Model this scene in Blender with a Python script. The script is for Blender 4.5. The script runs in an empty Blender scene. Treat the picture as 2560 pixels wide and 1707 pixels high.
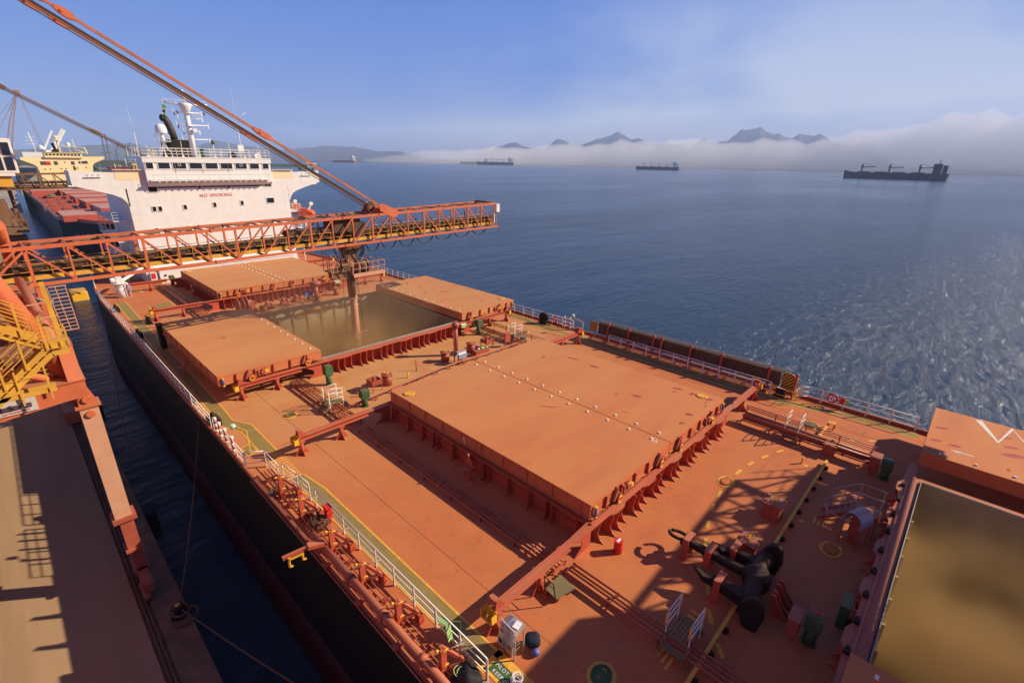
import bpy, bmesh, math, random
from mathutils import Vector, Matrix
R = random.Random(7)
S = bpy.context.scene
COL = S.collection
V = Vector
# ------------------------------------------------------------ camera, world, sun
cam_d = bpy.data.cameras.new('camera'); cam = bpy.data.objects.new('camera', cam_d); COL.objects.link(cam)
right = V((0.6950119, -0.7188022, 0.0167896)); up = V((0.2382603, 0.2522809, 0.9378627)); fwd = V((0.6783734, 0.6478254, -0.3466003))
cam.matrix_world = Matrix(((right.x, up.x, -fwd.x, -22.3195), (right.y, up.y, -fwd.y, -14.4093), (right.z, up.z, -fwd.z, 16.0356), (0, 0, 0, 1)))
cam_d.sensor_width = 36; cam_d.lens = 1216.264 / 2560 * 36; cam_d.clip_start = 0.2; cam_d.clip_end = 60000
S.camera = cam
SUN = V((2.81, -2.19, 2.09)).normalized()
elev = math.asin(SUN.z)
w = bpy.data.worlds.new("World"); S.world = w; w.use_nodes = True
nt = w.node_tree; nt.nodes.clear()
def nn(t, k, **a):
    n = t.nodes.new(k)
    for q, v in a.items(): setattr(n, q, v)
    return n
sky = nn(nt, 'ShaderNodeTexSky', sky_type='NISHITA', sun_disc=False, sun_elevation=elev, sun_rotation=math.atan2(SUN.x, SUN.y), altitude=0, air_density=1.0, dust_density=0.4, ozone_density=4.0)
tc = nn(nt, 'ShaderNodeTexCoord')
mp = nn(nt, 'ShaderNodeMapping'); mp.inputs['Scale'].default_value = (1.3, 1.3, 3.2)
nt.links.new(tc.outputs['Generated'], mp.inputs['Vector'])
cn = nn(nt, 'ShaderNodeTexNoise'); cn.inputs['Scale'].default_value = 1.6; cn.inputs['Detail'].default_value = 5; cn.inputs['Roughness'].default_value = .5
nt.links.new(mp.outputs[0], cn.inputs['Vector'])
# thin cloud sits low in the sky over the open sea (towards +x)
sp = nn(nt, 'ShaderNodeSeparateXYZ'); nt.links.new(tc.outputs['Generated'], sp.inputs[0])
def math_(t, op, a, b=None, c=None, clamp=False):
    n = nn(t, 'ShaderNodeMath', operation=op, use_clamp=clamp)
    for i, q in enumerate((a, b, c)):
        if q is None: continue
        if isinstance(q, (int, float)): n.inputs[i].default_value = q
        else: t.links.new(q, n.inputs[i])
    return n.outputs[0]
azd = math_(nt, 'ADD', math_(nt, 'MULTIPLY', sp.outputs[0], 0.98), math_(nt, 'MULTIPLY', sp.outputs[1], 0.19))   # dot with cloud heading
side = nn(nt, 'ShaderNodeMapRange', interpolation_type='SMOOTHSTEP'); nt.links.new(azd, side.inputs[0]); side.inputs[1].default_value = .70; side.inputs[2].default_value = .99
nz = nn(nt, 'ShaderNodeMapRange', interpolation_type='SMOOTHSTEP'); nt.links.new(cn.outputs[0], nz.inputs[0]); nz.inputs[1].default_value = .30; nz.inputs[2].default_value = .62
low = nn(nt, 'ShaderNodeMapRange', interpolation_type='SMOOTHSTEP'); nt.links.new(sp.outputs[2], low.inputs[0]); low.inputs[1].default_value = .5; low.inputs[2].default_value = .0
cf = math_(nt, 'MULTIPLY', math_(nt, 'MULTIPLY', side.outputs[0], nz.outputs[0]), math_(nt, 'MULTIPLY', low.outputs[0], 1.0), clamp=True)
ramp = nn(nt, 'ShaderNodeValToRGB'); nt.links.new(sp.outputs[2], ramp.inputs[0]); ramp.color_ramp.interpolation = 'B_SPLINE'
for i, (p_, c_) in enumerate(((0.0, (2.3, 3.7, 7.6)), (.10, (1.8, 3.3, 8.0)), (.28, (.95, 2.4, 8.0)), (.5, (.35, 1.1, 4.6)), (1.0, (.12, .4, 1.9)))):
    e = ramp.color_ramp.elements[i] if i < 2 else ramp.color_ramp.elements.new(p_)
    e.position = p_; e.color = (c_[0] / 10, c_[1] / 10, c_[2] / 10, 1)
sc10 = nn(nt, 'ShaderNodeVectorMath', operation='SCALE'); nt.links.new(ramp.outputs[0], sc10.inputs[0]); sc10.inputs['Scale'].default_value = 10
m0 = nn(nt, 'ShaderNodeMix', data_type='RGBA'); m0.inputs[0].default_value = .86; nt.links.new(sky.outputs[0], m0.inputs[6]); nt.links.new(sc10.outputs[0], m0.inputs[7])
mx = nn(nt, 'ShaderNodeMix', data_type='RGBA'); nt.links.new(cf, mx.inputs[0]); nt.links.new(m0.outputs[2], mx.inputs[6]); mx.inputs[7].default_value = (6.0, 6.8, 8.8, 1)
fz = nn(nt, 'ShaderNodeMapRange', interpolation_type='SMOOTHSTEP'); nt.links.new(sp.outputs[2], fz.inputs[0]); fz.inputs[1].default_value = .105; fz.inputs[2].default_value = .0
fs = nn(nt, 'ShaderNodeMapRange', interpolation_type='SMOOTHSTEP'); nt.links.new(azd, fs.inputs[0]); fs.inputs[1].default_value = .5; fs.inputs[2].default_value = .95
m9 = nn(nt, 'ShaderNodeMix', data_type='RGBA'); nt.links.new(math_(nt, 'MULTIPLY', fz.outputs[0], fs.outputs[0], clamp=True), m9.inputs[0]); nt.links.new(mx.outputs[2], m9.inputs[6]); m9.inputs[7].default_value = (7.6, 8.0, 9.0, 1); mx = m9
bgc = nn(nt, 'ShaderNodeBackground'); bgc.inputs['Strength'].default_value = 0.072
nt.links.new(mx.outputs[2], bgc.inputs['Color'])
wo = nn(nt, 'ShaderNodeOutputWorld'); nt.links.new(bgc.outputs[0], wo.inputs['Surface'])
sd = bpy.data.lights.new('sun', 'SUN'); sd.energy = 5.0; sd.angle = math.radians(0.5); sd.color = (1, .83, .62)
so = bpy.data.objects.new('sun', sd); COL.objects.link(so); so.rotation_euler = SUN.to_track_quat('Z', 'Y').to_euler()
S.view_settings.view_transform = 'Standard'; S.view_settings.look = 'None'; S.view_settings.exposure = 0.42; S.view_settings.gamma = 1
S.cycles.volume_step_rate = 1.0; S.cycles.max_bounces = 8; S.cycles.volume_bounces = 3

# ------------------------------------------------------------ materials
MATS = {}
def mat(name, col, rough=.55, metal=0., var=.18, vscale=1.5, dust=0., dustcol=(.46, .22, .085), bump=0., streak=0., scol=(.25, .09, .04), spec=.4, sstretch=(1, 1, 1), spill=0., blot=0.):
    if name in MATS: return MATS[name]
    m = bpy.data.materials.new(name); m.use_nodes = True; t = m.node_tree; t.nodes.clear()
    b = nn(t, 'ShaderNodeBsdfPrincipled'); o = nn(t, 'ShaderNodeOutputMaterial'); t.links.new(b.outputs[0], o.inputs[0])
    g = nn(t, 'ShaderNodeNewGeometry')
    vm = nn(t, 'ShaderNodeMapping'); vm.inputs['Scale'].default_value = sstretch; t.links.new(g.outputs['Position'], vm.inputs[0])
    n1 = nn(t, 'ShaderNodeTexNoise'); n1.inputs['Scale'].default_value = vscale; n1.inputs['Detail'].default_value = 6; n1.inputs['Roughness'].default_value = .62; t.links.new(vm.outputs[0], n1.inputs['Vector'])
    r1 = nn(t, 'ShaderNodeMapRange'); t.links.new(n1.outputs[0], r1.inputs[0]); r1.inputs[1].default_value = .3; r1.inputs[2].default_value = .7; r1.inputs[3].default_value = 1 - var; r1.inputs[4].default_value = 1 + var
    c0 = nn(t, 'ShaderNodeMix', data_type='RGBA', blend_type='MULTIPLY'); c0.inputs[0].default_value = 1; c0.inputs[6].default_value = (*col, 1); t.links.new(r1.outputs[0], c0.inputs[7])
    cur = c0.outputs[2]
    if streak:
        ms = nn(t, 'ShaderNodeMapping'); ms.inputs['Scale'].default_value = (1.6, 1.6, .16); t.links.new(g.outputs['Position'], ms.inputs[0])
        n3 = nn(t, 'ShaderNodeTexNoise'); n3.inputs['Scale'].default_value = 1.4; n3.inputs['Detail'].default_value = 7; n3.inputs['Roughness'].default_value = .7; t.links.new(ms.outputs[0], n3.inputs['Vector'])
        r3 = nn(t, 'ShaderNodeMapRange', interpolation_type='SMOOTHSTEP'); t.links.new(n3.outputs[0], r3.inputs[0]); r3.inputs[1].default_value = .52; r3.inputs[2].default_value = .78; r3.inputs[4].default_value = streak
        c3 = nn(t, 'ShaderNodeMix', data_type='RGBA'); t.links.new(r3.outputs[0], c3.inputs[0]); t.links.new(cur, c3.inputs[6]); c3.inputs[7].default_value = (*scol, 1); cur = c3.outputs[2]
    if dust:
        s = nn(t, 'ShaderNodeSeparateXYZ'); t.links.new(g.outputs['Normal'], s.inputs[0])
        ru = nn(t, 'ShaderNodeMapRange', interpolation_type='SMOOTHSTEP'); t.links.new(s.outputs[2], ru.inputs[0]); ru.inputs[1].default_value = .25; ru.inputs[2].default_value = .95; ru.inputs[3].default_value = .16
        n2 = nn(t, 'ShaderNodeTexNoise'); n2.inputs['Scale'].default_value = .35; n2.inputs['Detail'].default_value = 5; t.links.new(vm.outputs[0], n2.inputs['Vector'])
        r2 = nn(t, 'ShaderNodeMapRange'); t.links.new(n2.outputs[0], r2.inputs[0]); r2.inputs[1].default_value = .3; r2.inputs[2].default_value = .7; r2.inputs[3].default_value = dust * .62; r2.inputs[4].default_value = min(1, dust * 1.2)
        fa = math_(t, 'MULTIPLY', ru.outputs[0], r2.outputs[0], clamp=True)
        c2 = nn(t, 'ShaderNodeMix', data_type='RGBA'); t.links.new(fa, c2.inputs[0]); t.links.new(cur, c2.inputs[6]); c2.inputs[7].default_value = (*dustcol, 1); cur = c2.outputs[2]
    if blot:   # worn and stained patches
        nb2 = nn(t, 'ShaderNodeTexNoise'); nb2.inputs['Scale'].default_value = 2.6; nb2.inputs['Detail'].default_value = 8; nb2.inputs['Roughness'].default_value = .7; t.links.new(g.outputs['Position'], nb2.inputs['Vector'])
        rb = nn(t, 'ShaderNodeMapRange', interpolation_type='SMOOTHSTEP'); t.links.new(nb2.outputs[0], rb.inputs[0]); rb.inputs[1].default_value = .56; rb.inputs[2].default_value = .72; rb.inputs[4].default_value = blot
        cb = nn(t, 'ShaderNodeMix', data_type='RGBA'); t.links.new(rb.outputs[0], cb.inputs[0]); t.links.new(cur, cb.inputs[6]); cb.inputs[7].default_value = (col[0] * .62, col[1] * .5, col[2] * .6, 1); cur = cb.outputs[2]
    if spill:  # spilled cargo dust lies thickest round the hold being loaded
        dv = nn(t, 'ShaderNodeVectorMath', operation='DISTANCE'); t.links.new(g.outputs['Position'], dv.inputs[0]); dv.inputs[1].default_value = (0, 27, 0)
        rs = nn(t, 'ShaderNodeMapRange', interpolation_type='SMOOTHSTEP'); t.links.new(dv.outputs['Value'], rs.inputs[0]); rs.inputs[1].default_value = 30; rs.inputs[2].default_value = 10
        ns = nn(t, 'ShaderNodeTexNoise'); ns.inputs['Scale'].default_value = .5; ns.inputs['Detail'].default_value = 6; t.links.new(g.outputs['Position'], ns.inputs['Vector'])
        rn = nn(t, 'ShaderNodeMapRange'); t.links.new(ns.outputs[0], rn.inputs[0]); rn.inputs[1].default_value = .3; rn.inputs[2].default_value = .6; rn.inputs[3].default_value = spill * .45; rn.inputs[4].default_value = spill
        cs = nn(t, 'ShaderNodeMix', data_type='RGBA'); t.links.new(math_(t, 'MULTIPLY', rs.outputs[0], rn.outputs[0], clamp=True), cs.inputs[0]); t.links.new(cur, cs.inputs[6]); cs.inputs[7].default_value = (.56, .31, .12, 1); cur = cs.outputs[2]
    t.links.new(cur, b.inputs['Base Color'])
    rr = nn(t, 'ShaderNodeMapRange'); t.links.new(n1.outputs[0], rr.inputs[0]); rr.inputs[3].default_value = max(.02, rough - .12); rr.inputs[4].default_value = min(1, rough + .12); t.links.new(rr.outputs[0], b.inputs['Roughness'])
    b.inputs['Metallic'].default_value = metal; b.inputs['Specular IOR Level'].default_value = spec
    if bump:
        nb = nn(t, 'ShaderNodeTexNoise'); nb.inputs['Scale'].default_value = 7; nb.inputs['Detail'].default_value = 4; t.links.new(g.outputs['Position'], nb.inputs['Vector'])
        bp = nn(t, 'ShaderNodeBump'); bp.inputs['Strength'].default_value = bump; bp.inputs['Distance'].default_value = .03; t.links.new(nb.outputs[0], bp.inputs['Height']); t.links.new(bp.outputs[0], b.inputs['Normal'])
    MATS[name] = m; return m
OX = (.40, .060, .032)
M = dict(
    cover=mat('hatch_cover_paint', (.50, .125, .055), .75, dust=.62, dustcol=(.62, .27, .09), var=.15, vscale=.9, spec=.2, sstretch=(.35, 1.6, 1), spill=.6, blot=.18),
    coverd=mat('dusty_cover_paint', (.50, .15, .06), .8, dust=.95, dustcol=(.58, .28, .105), var=.08, vscale=.8, spec=.2, sstretch=(.4, 1.5, 1)),
    deck=mat('red_oxide_deck', (.47, .112, .048), .75, dust=.5, dustcol=(.58, .235, .075), var=.16, vscale=1.1, bump=.15, spec=.2, spill=.9, blot=.5),
    red=mat('red_steel', (.43, .062, .036), .55, dust=.75, var=.14, dustcol=(.48, .19, .085)),
    redclean=mat('fresh_red_paint', (.62, .03, .02), .4, var=.06),
    pipe=mat('pipe_red', (.36, .075, .045), .5, dust=.4, var=.15),
    spot=mat('red_touch_up_paint', (.42, .055, .032), .6, var=.12, vscale=6),
    hull=mat('black_hull_paint', (.009, .008, .007), .6, var=.3, streak=.25, scol=(.05, .03, .018), spec=.15),
    boot=mat('dark_red_boot_top', (.07, .010, .009), .65, var=.3, streak=.2, scol=(.03, .02, .015)),
    white=mat('white_ship_paint', (.72, .71, .68), .45, var=.05, streak=.3, scol=(.70, .52, .32)),
    whitebar=mat('white_rail_paint', (.80, .76, .66), .45, var=.1, vscale=8, streak=.2, scol=(.5, .28, .12)),
    yellow=mat('yellow_paint', (.80, .43, .03), .5, var=.12, dust=.2, vscale=4),
    ymark=mat('yellow_marking', (.76, .40, .05), .7, var=.18, vscale=5),
    green=mat('green_walkway_paint', (.24, .20, .065), .75, var=.18, vscale=2, dust=.2, spec=.2),
    greend=mat('dark_green_paint', (.05, .12, .035), .6, var=.15),
    greenv=mat('green_vent_paint', (.035, .105, .04), .6, var=.2, dust=.25),
    greenl=mat('light_green_paint', (.33, .55, .20), .5, var=.08),
    black=mat('black_paint', (.013, .013, .012), .75, var=.35, dust=.12, vscale=3, spec=.2),
    rubber=mat('black_rubber', (.012, .012, .013), .7),
    orange=mat('orange_loader_paint', (.56, .125, .045), .55, var=.14, dust=.85, dustcol=(.40, .21, .11), streak=.25, scol=(.38, .17, .08)),
    brown=mat('dusty_brown_steel', (.20, .095, .045), .8, var=.25, dust=.8, dustcol=(.27, .15, .075)),
    dark=mat('dusty_dark_steel', (.075, .045, .028), .8, var=.3, dust=.5, dustcol=(.26, .14, .07)),
    sand=mat('dust_caked_steel', (.56, .29, .17), .8, var=.10, dust=.3, dustcol=(.5, .3, .18), streak=.15),
    lyellow=mat('loader_yellow', (.62, .34, .035), .55, var=.15, dust=.8, dustcol=(.42, .26, .10)),
    grey=mat('grey_steel', (.30, .29, .26), .5, var=.15, dust=.2),
    glass=mat('dark_window_glass', (.012, .014, .012), .08, var=.3, spec=.8),
    holdw=mat('grey_green_hold_paint', (.30, .27, .17), .8, var=.22, vscale=.7, dust=.3, streak=.35, scol=(.2, .13, .06)),
    cargo=mat('bulk_cargo', (.20, .13, .06), .95, var=.25, vscale=.5),
    rope=mat('rope_fibre', (.42, .34, .22), .9, var=.2, vscale=20),
    cable=mat('steel_cable', (.035, .030, .026), .6, var=.2),
    blue=mat('blue_paint', (.06, .12, .42), .45, var=.1, dust=.2),
    lblue=mat('pale_blue_steel', (.22, .30, .42), .35, var=.1, dust=.5),
    navy=mat('navy_cloth', (.012, .016, .03), .9, var=.3, vscale=9),
    paper=mat('white_paper', (.80, .80, .84), .7, var=.03),
    board=mat('sign_board', (.58, .52, .46), .7, var=.06),
    olive=mat('olive_plate', (.20, .16, .07), .7, var=.1),
    lifeorange=mat('lifeboat_orange', (.80, .13, .03), .45, var=.06),
    cream=mat('cream_paint', (.80, .66, .33), .55, var=.05, streak=.1, scol=(.6, .45, .2)),
    greyblue=mat('hazy_grey_steel', (.12, .14, .17), .7, var=.2),
    skin=mat('skin', (.38, .19, .11), .6, var=.05),
    overall=mat('pale_overalls', (.42, .42, .55), .85, var=.1, vscale=6),
    hivis=mat('hi_vis_cloth', (.45, .78, .05), .8, var=.05),
    flag_g=mat('flag_green', (.02, .26, .05), .8), flag_y=mat('flag_yellow', (.80, .62, .03), .8), flag_b=mat('flag_blue', (.01, .03, .22), .8),
)
# ------------------------------------------------------------ mesh helpers
class MB:
    def __init__(s): s.v = []; s.f = []; s.m = []; s.sm = []
    def add(s, vs, fs, mi=0, smooth=False):
        k = len(s.v); s.v += [tuple(q) for q in vs]
        for f in fs: s.f.append(tuple(k + i for i in f)); s.m.append(mi); s.sm.append(smooth)
        return s
    def box(s, c, d, rz=0, mi=0):
        x, y, z = d[0] / 2, d[1] / 2, d[2] / 2; cs, sn = math.cos(rz), math.sin(rz)
        vs = [(c[0] + a * x * cs - b * y * sn, c[1] + a * x * sn + b * y * cs, c[2] + e * z) for e in (-1, 1) for a, b in ((-1, -1), (1, -1), (1, 1), (-1, 1))]
        return s.add(vs, [(3, 2, 1, 0), (4, 5, 6, 7), (0, 1, 5, 4), (1, 2, 6, 5), (2, 3, 7, 6), (3, 0, 4, 7)], mi)
    def bb(s, x0, x1, y0, y1, z0, z1, mi=0): return s.box(((x0 + x1) / 2, (y0 + y1) / 2, (z0 + z1) / 2), (abs(x1 - x0), abs(y1 - y0), abs(z1 - z0)), 0, mi)
    def beam(s, p, q, a, b=None, mi=0):
        b = b or a; p = V(p); q = V(q); d = (q - p).normalized()
        u = d.cross(V((0, 0, 1)))
        if u.length < 1e-4: u = V((1, 0, 0))
        u.normalize(); n = u.cross(d)
        vs = [r + u * (i * a / 2) + n * (j * b / 2) for r in (p, q) for i, j in ((-1, -1), (1, -1), (1, 1), (-1, 1))]
        return s.add(vs, [(3, 2, 1, 0), (4, 5, 6, 7), (0, 1, 5, 4), (1, 2, 6, 5), (2, 3, 7, 6), (3, 0, 4, 7)], mi)
    def tube(s, pts, r, n=8, mi=0, caps=True, r2=None):
        pts = [V(p) for p in pts]; k0 = len(s.v); m = len(pts); prev = None
        for i, p in enumerate(pts):
            d = (pts[min(i + 1, m - 1)] - pts[max(i - 1, 0)]).normalized()
            if prev is None:
                u = d.cross(V((0, 0, 1)));
                if u.length < 1e-3: u = V((1, 0, 0))
            else: u = prev - d * prev.dot(d)
            u.normalize(); prev = u; n2 = d.cross(u)
            rr = r if r2 is None else r + (r2 - r) * i / (m - 1)
            for j in range(n):
                a = 2 * math.pi * j / n; s.v.append(tuple(p + u * (rr * math.cos(a)) + n2 * (rr * math.sin(a))))
        for i in range(m - 1):
            for j in range(n):
                s.f.append((k0 + i * n + j, k0 + i * n + (j + 1) % n, k0 + (i + 1) * n + (j + 1) % n, k0 + (i + 1) * n + j)); s.m.append(mi); s.sm.append(True)
        if caps:
            s.f.append(tuple(k0 + j for j in reversed(range(n)))); s.m.append(mi); s.sm.append(False)
            s.f.append(tuple(k0 + (m - 1) * n + j for j in range(n))); s.m.append(mi); s.sm.append(False)
        return s
    def cyl(s, c, r, h, n=16, mi=0, r2=None, axis=(0, 0, 1)):
        a = V(axis).normalized(); return s.tube([V(c), V(c) + a * h], r, n, mi, True, r2)
    def lathe(s, c, prof, n=16, mi=0, axis=None):
        k = len(s.v); c = V(c)
        q = V(axis).to_track_quat('Z', 'Y') if axis else None
        for r, z in prof:
            for j in range(n):
                p = V((r * math.cos(2 * math.pi * j / n), r * math.sin(2 * math.pi * j / n), z))
                if q: p = q @ p
                s.v.append(tuple(c + p))
        for i in range(len(prof) - 1):
            for j in range(n): s.f.append((k + i * n + j, k + i * n + (j + 1) % n, k + (i + 1) * n + (j + 1) % n, k + (i + 1) * n + j)); s.m.append(mi); s.sm.append(True)
        s.f.append(tuple(k + j for j in reversed(range(n)))); s.m.append(mi); s.sm.append(False)
        s.f.append(tuple(k + (len(prof) - 1) * n + j for j in range(n))); s.m.append(mi); s.sm.append(False)
        return s
    def torus(s, c, R_, r, axis=(0, 0, 1), n=20, k=8, mi=0, a0=0, a1=2 * math.pi):
        q = V(axis).to_track_quat('Z', 'Y'); full = abs(a1 - a0 - 2 * math.pi) < 1e-3
        pts = [V(c) + q @ V((R_ * math.cos(a0 + (a1 - a0) * i / n), R_ * math.sin(a0 + (a1 - a0) * i / n), 0)) for i in range(n + 1)]
        return s.tube(pts, r, k, mi, not full)
    def prism(s, poly, axis, a0, a1, mi=0):
        # poly: 2D points; axis 'x' -> (y,z) extruded along x; 'y' -> (x,z); 'z' -> (x,y)
        def P(p, t): return {'x': (t, p[0], p[1]), 'y': (p[0], t, p[1]), 'z': (p[0], p[1], t)}[axis]
        n = len(poly); vs = [P(p, a0) for p in poly] + [P(p, a1) for p in poly]
        return s.add(vs, [tuple(reversed(range(n))), tuple(range(n, 2 * n))] + [(i, (i + 1) % n, n + (i + 1) % n, n + i) for i in range(n)], mi)
    def sheet(s, poly, z, mi=0): return s.add([(p[0], p[1], z) for p in poly], [tuple(range(len(poly)))], mi)
    def sphere(s, c, r, n=12, mi=0, sc=(1, 1, 1)):
        k = len(s.v); h = n // 2
        for i in range(1, h):
            th = math.pi * i / h
            for j in range(n): s.v.append((c[0] + sc[0] * r * math.sin(th) * math.cos(2 * math.pi * j / n), c[1] + sc[1] * r * math.sin(th) * math.sin(2 * math.pi * j / n), c[2] + sc[2] * r * math.cos(th)))
        s.v.append((c[0], c[1], c[2] + r * sc[2])); s.v.append((c[0], c[1], c[2] - r * sc[2])); t = len(s.v) - 2
        for i in range(h - 2):
            for j in range(n): s.f.append((k + i * n + j, k + (i + 1) * n + j, k + (i + 1) * n + (j + 1) % n, k + i * n + (j + 1) % n)); s.m.append(mi); s.sm.append(True)
        for j in range(n):
            s.f.append((t, k + j, k + (j + 1) % n)); s.m.append(mi); s.sm.append(True)
            s.f.append((t + 1, k + (h - 2) * n + (j + 1) % n, k + (h - 2) * n + j)); s.m.append(mi); s.sm.append(True)
        return s
    def build(s, name, ms, parent=None, fix=True, bevel=0):
        me = bpy.data.meshes.new(name)
        o = V((0, 0, 0))
        if parent is not None:
            q = parent
            while q is not None: o += q.location; q = q.parent
        me.from_pydata([(a - o.x, b - o.y, c - o.z) for a, b, c in s.v], [], s.f)
        if not isinstance(ms, (list, tuple)): ms = [ms]
        for m in ms: me.materials.append(m if not isinstance(m, str) else M[m])
        for p, mi, sm in zip(me.polygons, s.m, s.sm): p.material_index = mi; p.use_smooth = sm
        if fix:
            b = bmesh.new(); b.from_mesh(me); bmesh.ops.recalc_face_normals(b, faces=b.faces); b.to_mesh(me); b.free()
        ob = bpy.data.objects.new(name, me); COL.objects.link(ob)
        if parent is not None: ob.parent = parent
        if bevel:
            bm_ = ob.modifiers.new('bevel', 'BEVEL'); bm_.width = bevel; bm_.segments = 2; bm_.limit_method = 'ANGLE'
        return ob
def tag(o, label, cat, group=None, kind=None):
    if label: o['label'] = label
    if cat: o['category'] = cat
    if group: o['group'] = group
    if kind: o['kind'] = kind
    return o
def thing(name, label, cat, loc=(0, 0, 0), group=None):
    o = bpy.data.objects.new(name, None); COL.objects.link(o); o.location = loc; o.empty_display_size = .1
    return tag(o, label, cat, group)
def struct(name, mb, m, **k): return tag(mb.build(name, m, **k), None, None, None, 'structure')
def dup(root, loc, label=None, rz=None, group=None):
    r = root.copy(); COL.objects.link(r); r.location = loc
    if rz is not None: r.rotation_euler = (0, 0, rz)
    if label: r['label'] = label
    if group: r['group'] = group
    for ch in list(root.children):
        c = ch.copy(); COL.objects.link(c); c.parent = r
        for g in list(ch.children):
            d = g.copy(); COL.objects.link(d); d.parent = c
    return r
def text(body, size, origin, xd, yd, m, name, parent, depth=.004, spacing=1.0, offset=0.0, align='LEFT', sx=1.0):
    cu = bpy.data.curves.new(name, 'FONT'); cu.body = body; cu.size = size; cu.extrude = depth; cu.space_character = spacing; cu.align_x = align; cu.offset = offset
    ob = bpy.data.objects.new('tmp', cu); COL.objects.link(ob)
    bpy.context.view_layer.update()
    me = bpy.data.meshes.new_from_object(ob.evaluated_get(bpy.context.evaluated_depsgraph_get())); bpy.data.objects.remove(ob)
    xd = V(xd).normalized() * sx; yd = V(yd).normalized(); zd = V(xd).normalized().cross(yd)
    mw = Matrix(((xd.x, yd.x, zd.x, origin[0]), (xd.y, yd.y, zd.y, origin[1]), (xd.z, yd.z, zd.z, origin[2]), (0, 0, 0, 1)))
    o = V((0, 0, 0)); q = parent
    while q is not None: o += q.location; q = q.parent
    me.transform(Matrix.Translation(-o) @ mw); me.materials.clear(); me.materials.append(M[m] if isinstance(m, str) else m)
    r = bpy.data.objects.new(name, me); COL.objects.link(r)
    if parent is not None: r.parent = parent
    return r
def wpoly(pts, wd):
    """polyline -> ribbon quads (list of 4-pt polygons, mitred)"""
    out = []; L = []; n = len(pts)
    for i in range(n):
        a = V(pts[max(i - 1, 0)]); b = V(pts[min(i + 1, n - 1)]); d = (b - a).normalized(); u = V((-d.y, d.x))
        L.append((V(pts[i]) + u * wd / 2, V(pts[i]) - u * wd / 2))
    for i in range(n - 1): out.append([L[i][0], L[i][1], L[i + 1][1], L[i + 1][0]])
    return out
SEA = -9.5; QZ = -6.2
#PART2
# ------------------------------------------------------------ sea, quay, ground
def water_mat():
    m = bpy.data.materials.new('sea_water'); m.use_nodes = True; t = m.node_tree; t.nodes.clear()
    b = nn(t, 'ShaderNodeBsdfPrincipled'); o = nn(t, 'ShaderNodeOutputMaterial'); t.links.new(b.outputs[0], o.inputs[0])
    g = nn(t, 'ShaderNodeNewGeometry')
    n0 = nn(t, 'ShaderNodeTexNoise'); n0.inputs['Scale'].default_value = .004; n0.inputs['Detail'].default_value = 5; t.links.new(g.outputs['Position'], n0.inputs['Vector'])
    mc = nn(t, 'ShaderNodeMix', data_type='RGBA'); mr = nn(t, 'ShaderNodeMapRange'); t.links.new(n0.outputs[0], mr.inputs[0]); mr.inputs[1].default_value = .35; mr.inputs[2].default_value = .65; t.links.new(mr.outputs[0], mc.inputs[0])
    mc.inputs[6].default_value = (.005, .030, .070, 1); mc.inputs[7].default_value = (.010, .042, .080, 1); t.links.new(mc.outputs[2], b.inputs['Base Color'])
    b.inputs['IOR'].default_value = 1.33; b.inputs['Roughness'].default_value = .17
    rz = nn(t, 'ShaderNodeMapping'); rz.inputs['Rotation'].default_value = (0, 0, math.radians(-38)); rz.inputs['Scale'].default_value = (.5, 1.5, 1); t.links.new(g.outputs['Position'], rz.inputs[0])
    w1 = nn(t, 'ShaderNodeTexNoise'); w1.inputs['Scale'].default_value = .55; w1.inputs['Detail'].default_value = 7; w1.inputs['Roughness'].default_value = .62; w1.inputs['Distortion'].default_value = .6; t.links.new(rz.outputs[0], w1.inputs['Vector'])
    w2 = nn(t, 'ShaderNodeTexNoise'); w2.inputs['Scale'].default_value = .055; w2.inputs['Detail'].default_value = 3; t.links.new(rz.outputs[0], w2.inputs['Vector'])
    n0b = nn(t, 'ShaderNodeTexNoise'); n0b.inputs['Scale'].default_value = .006; n0b.inputs['Detail'].default_value = 4; t.links.new(rz.outputs[0], n0b.inputs['Vector'])
    calm = nn(t, 'ShaderNodeMapRange'); t.links.new(n0b.outputs[0], calm.inputs[0]); calm.inputs[1].default_value = .35; calm.inputs[2].default_value = .6; calm.inputs[3].default_value = .35; calm.inputs[4].default_value = 1
    b2 = nn(t, 'ShaderNodeBump'); b2.inputs['Strength'].default_value = .6; b2.inputs['Distance'].default_value = 2.0; t.links.new(w2.outputs[0], b2.inputs['Height'])
    b1 = nn(t, 'ShaderNodeBump'); b1.inputs['Distance'].default_value = .9; t.links.new(calm.outputs[0], b1.inputs['Strength']); t.links.new(w1.outputs[0], b1.inputs['Height']); t.links.new(b2.outputs[0], b1.inputs['Normal'])
    t.links.new(b1.outputs[0], b.inputs['Normal'])
    return m
MW = water_mat()
struct('sea', MB().sheet([(-20.3, -300), (9000, -300), (9000, 9000), (-3000, 9000), (-3000, 700), (-20.3, 700)], SEA), MW)
M['quay'] = mat('quay_concrete', (.38, .25, .135), .9, var=.22, vscale=.35, sstretch=(1.6, .14, 1), bump=.2, spec=.1, dust=.3, dustcol=(.42, .26, .14))
M['quaye'] = mat('quay_edge_concrete', (.20, .13, .08), .9, var=.3, vscale=.8, bump=.4, spec=.1)
M['land'] = mat('far_land', (.05, .07, .05), .95, var=.4, vscale=.004)
q = MB(); q.bb(-400, -21.95, -120, 150, -14, QZ); struct('quay_ground', q, 'quay')
q = MB(); q.bb(-21.45, -20.15, -120, 150, -14, QZ + .02); q.bb(-21.95, -21.45, -120, 150, -14, QZ - .12); struct('quay_edge', q, 'quaye')
q = MB()
for x in (-21.78, -21.62): q.bb(x - .04, x + .04, -120, 150, QZ - .12, QZ + .03)
tag(q.build('crane_rail', 'dark'), 'pair of dark steel crane rails sunk in a slot along the quay edge', 'rail')
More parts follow.
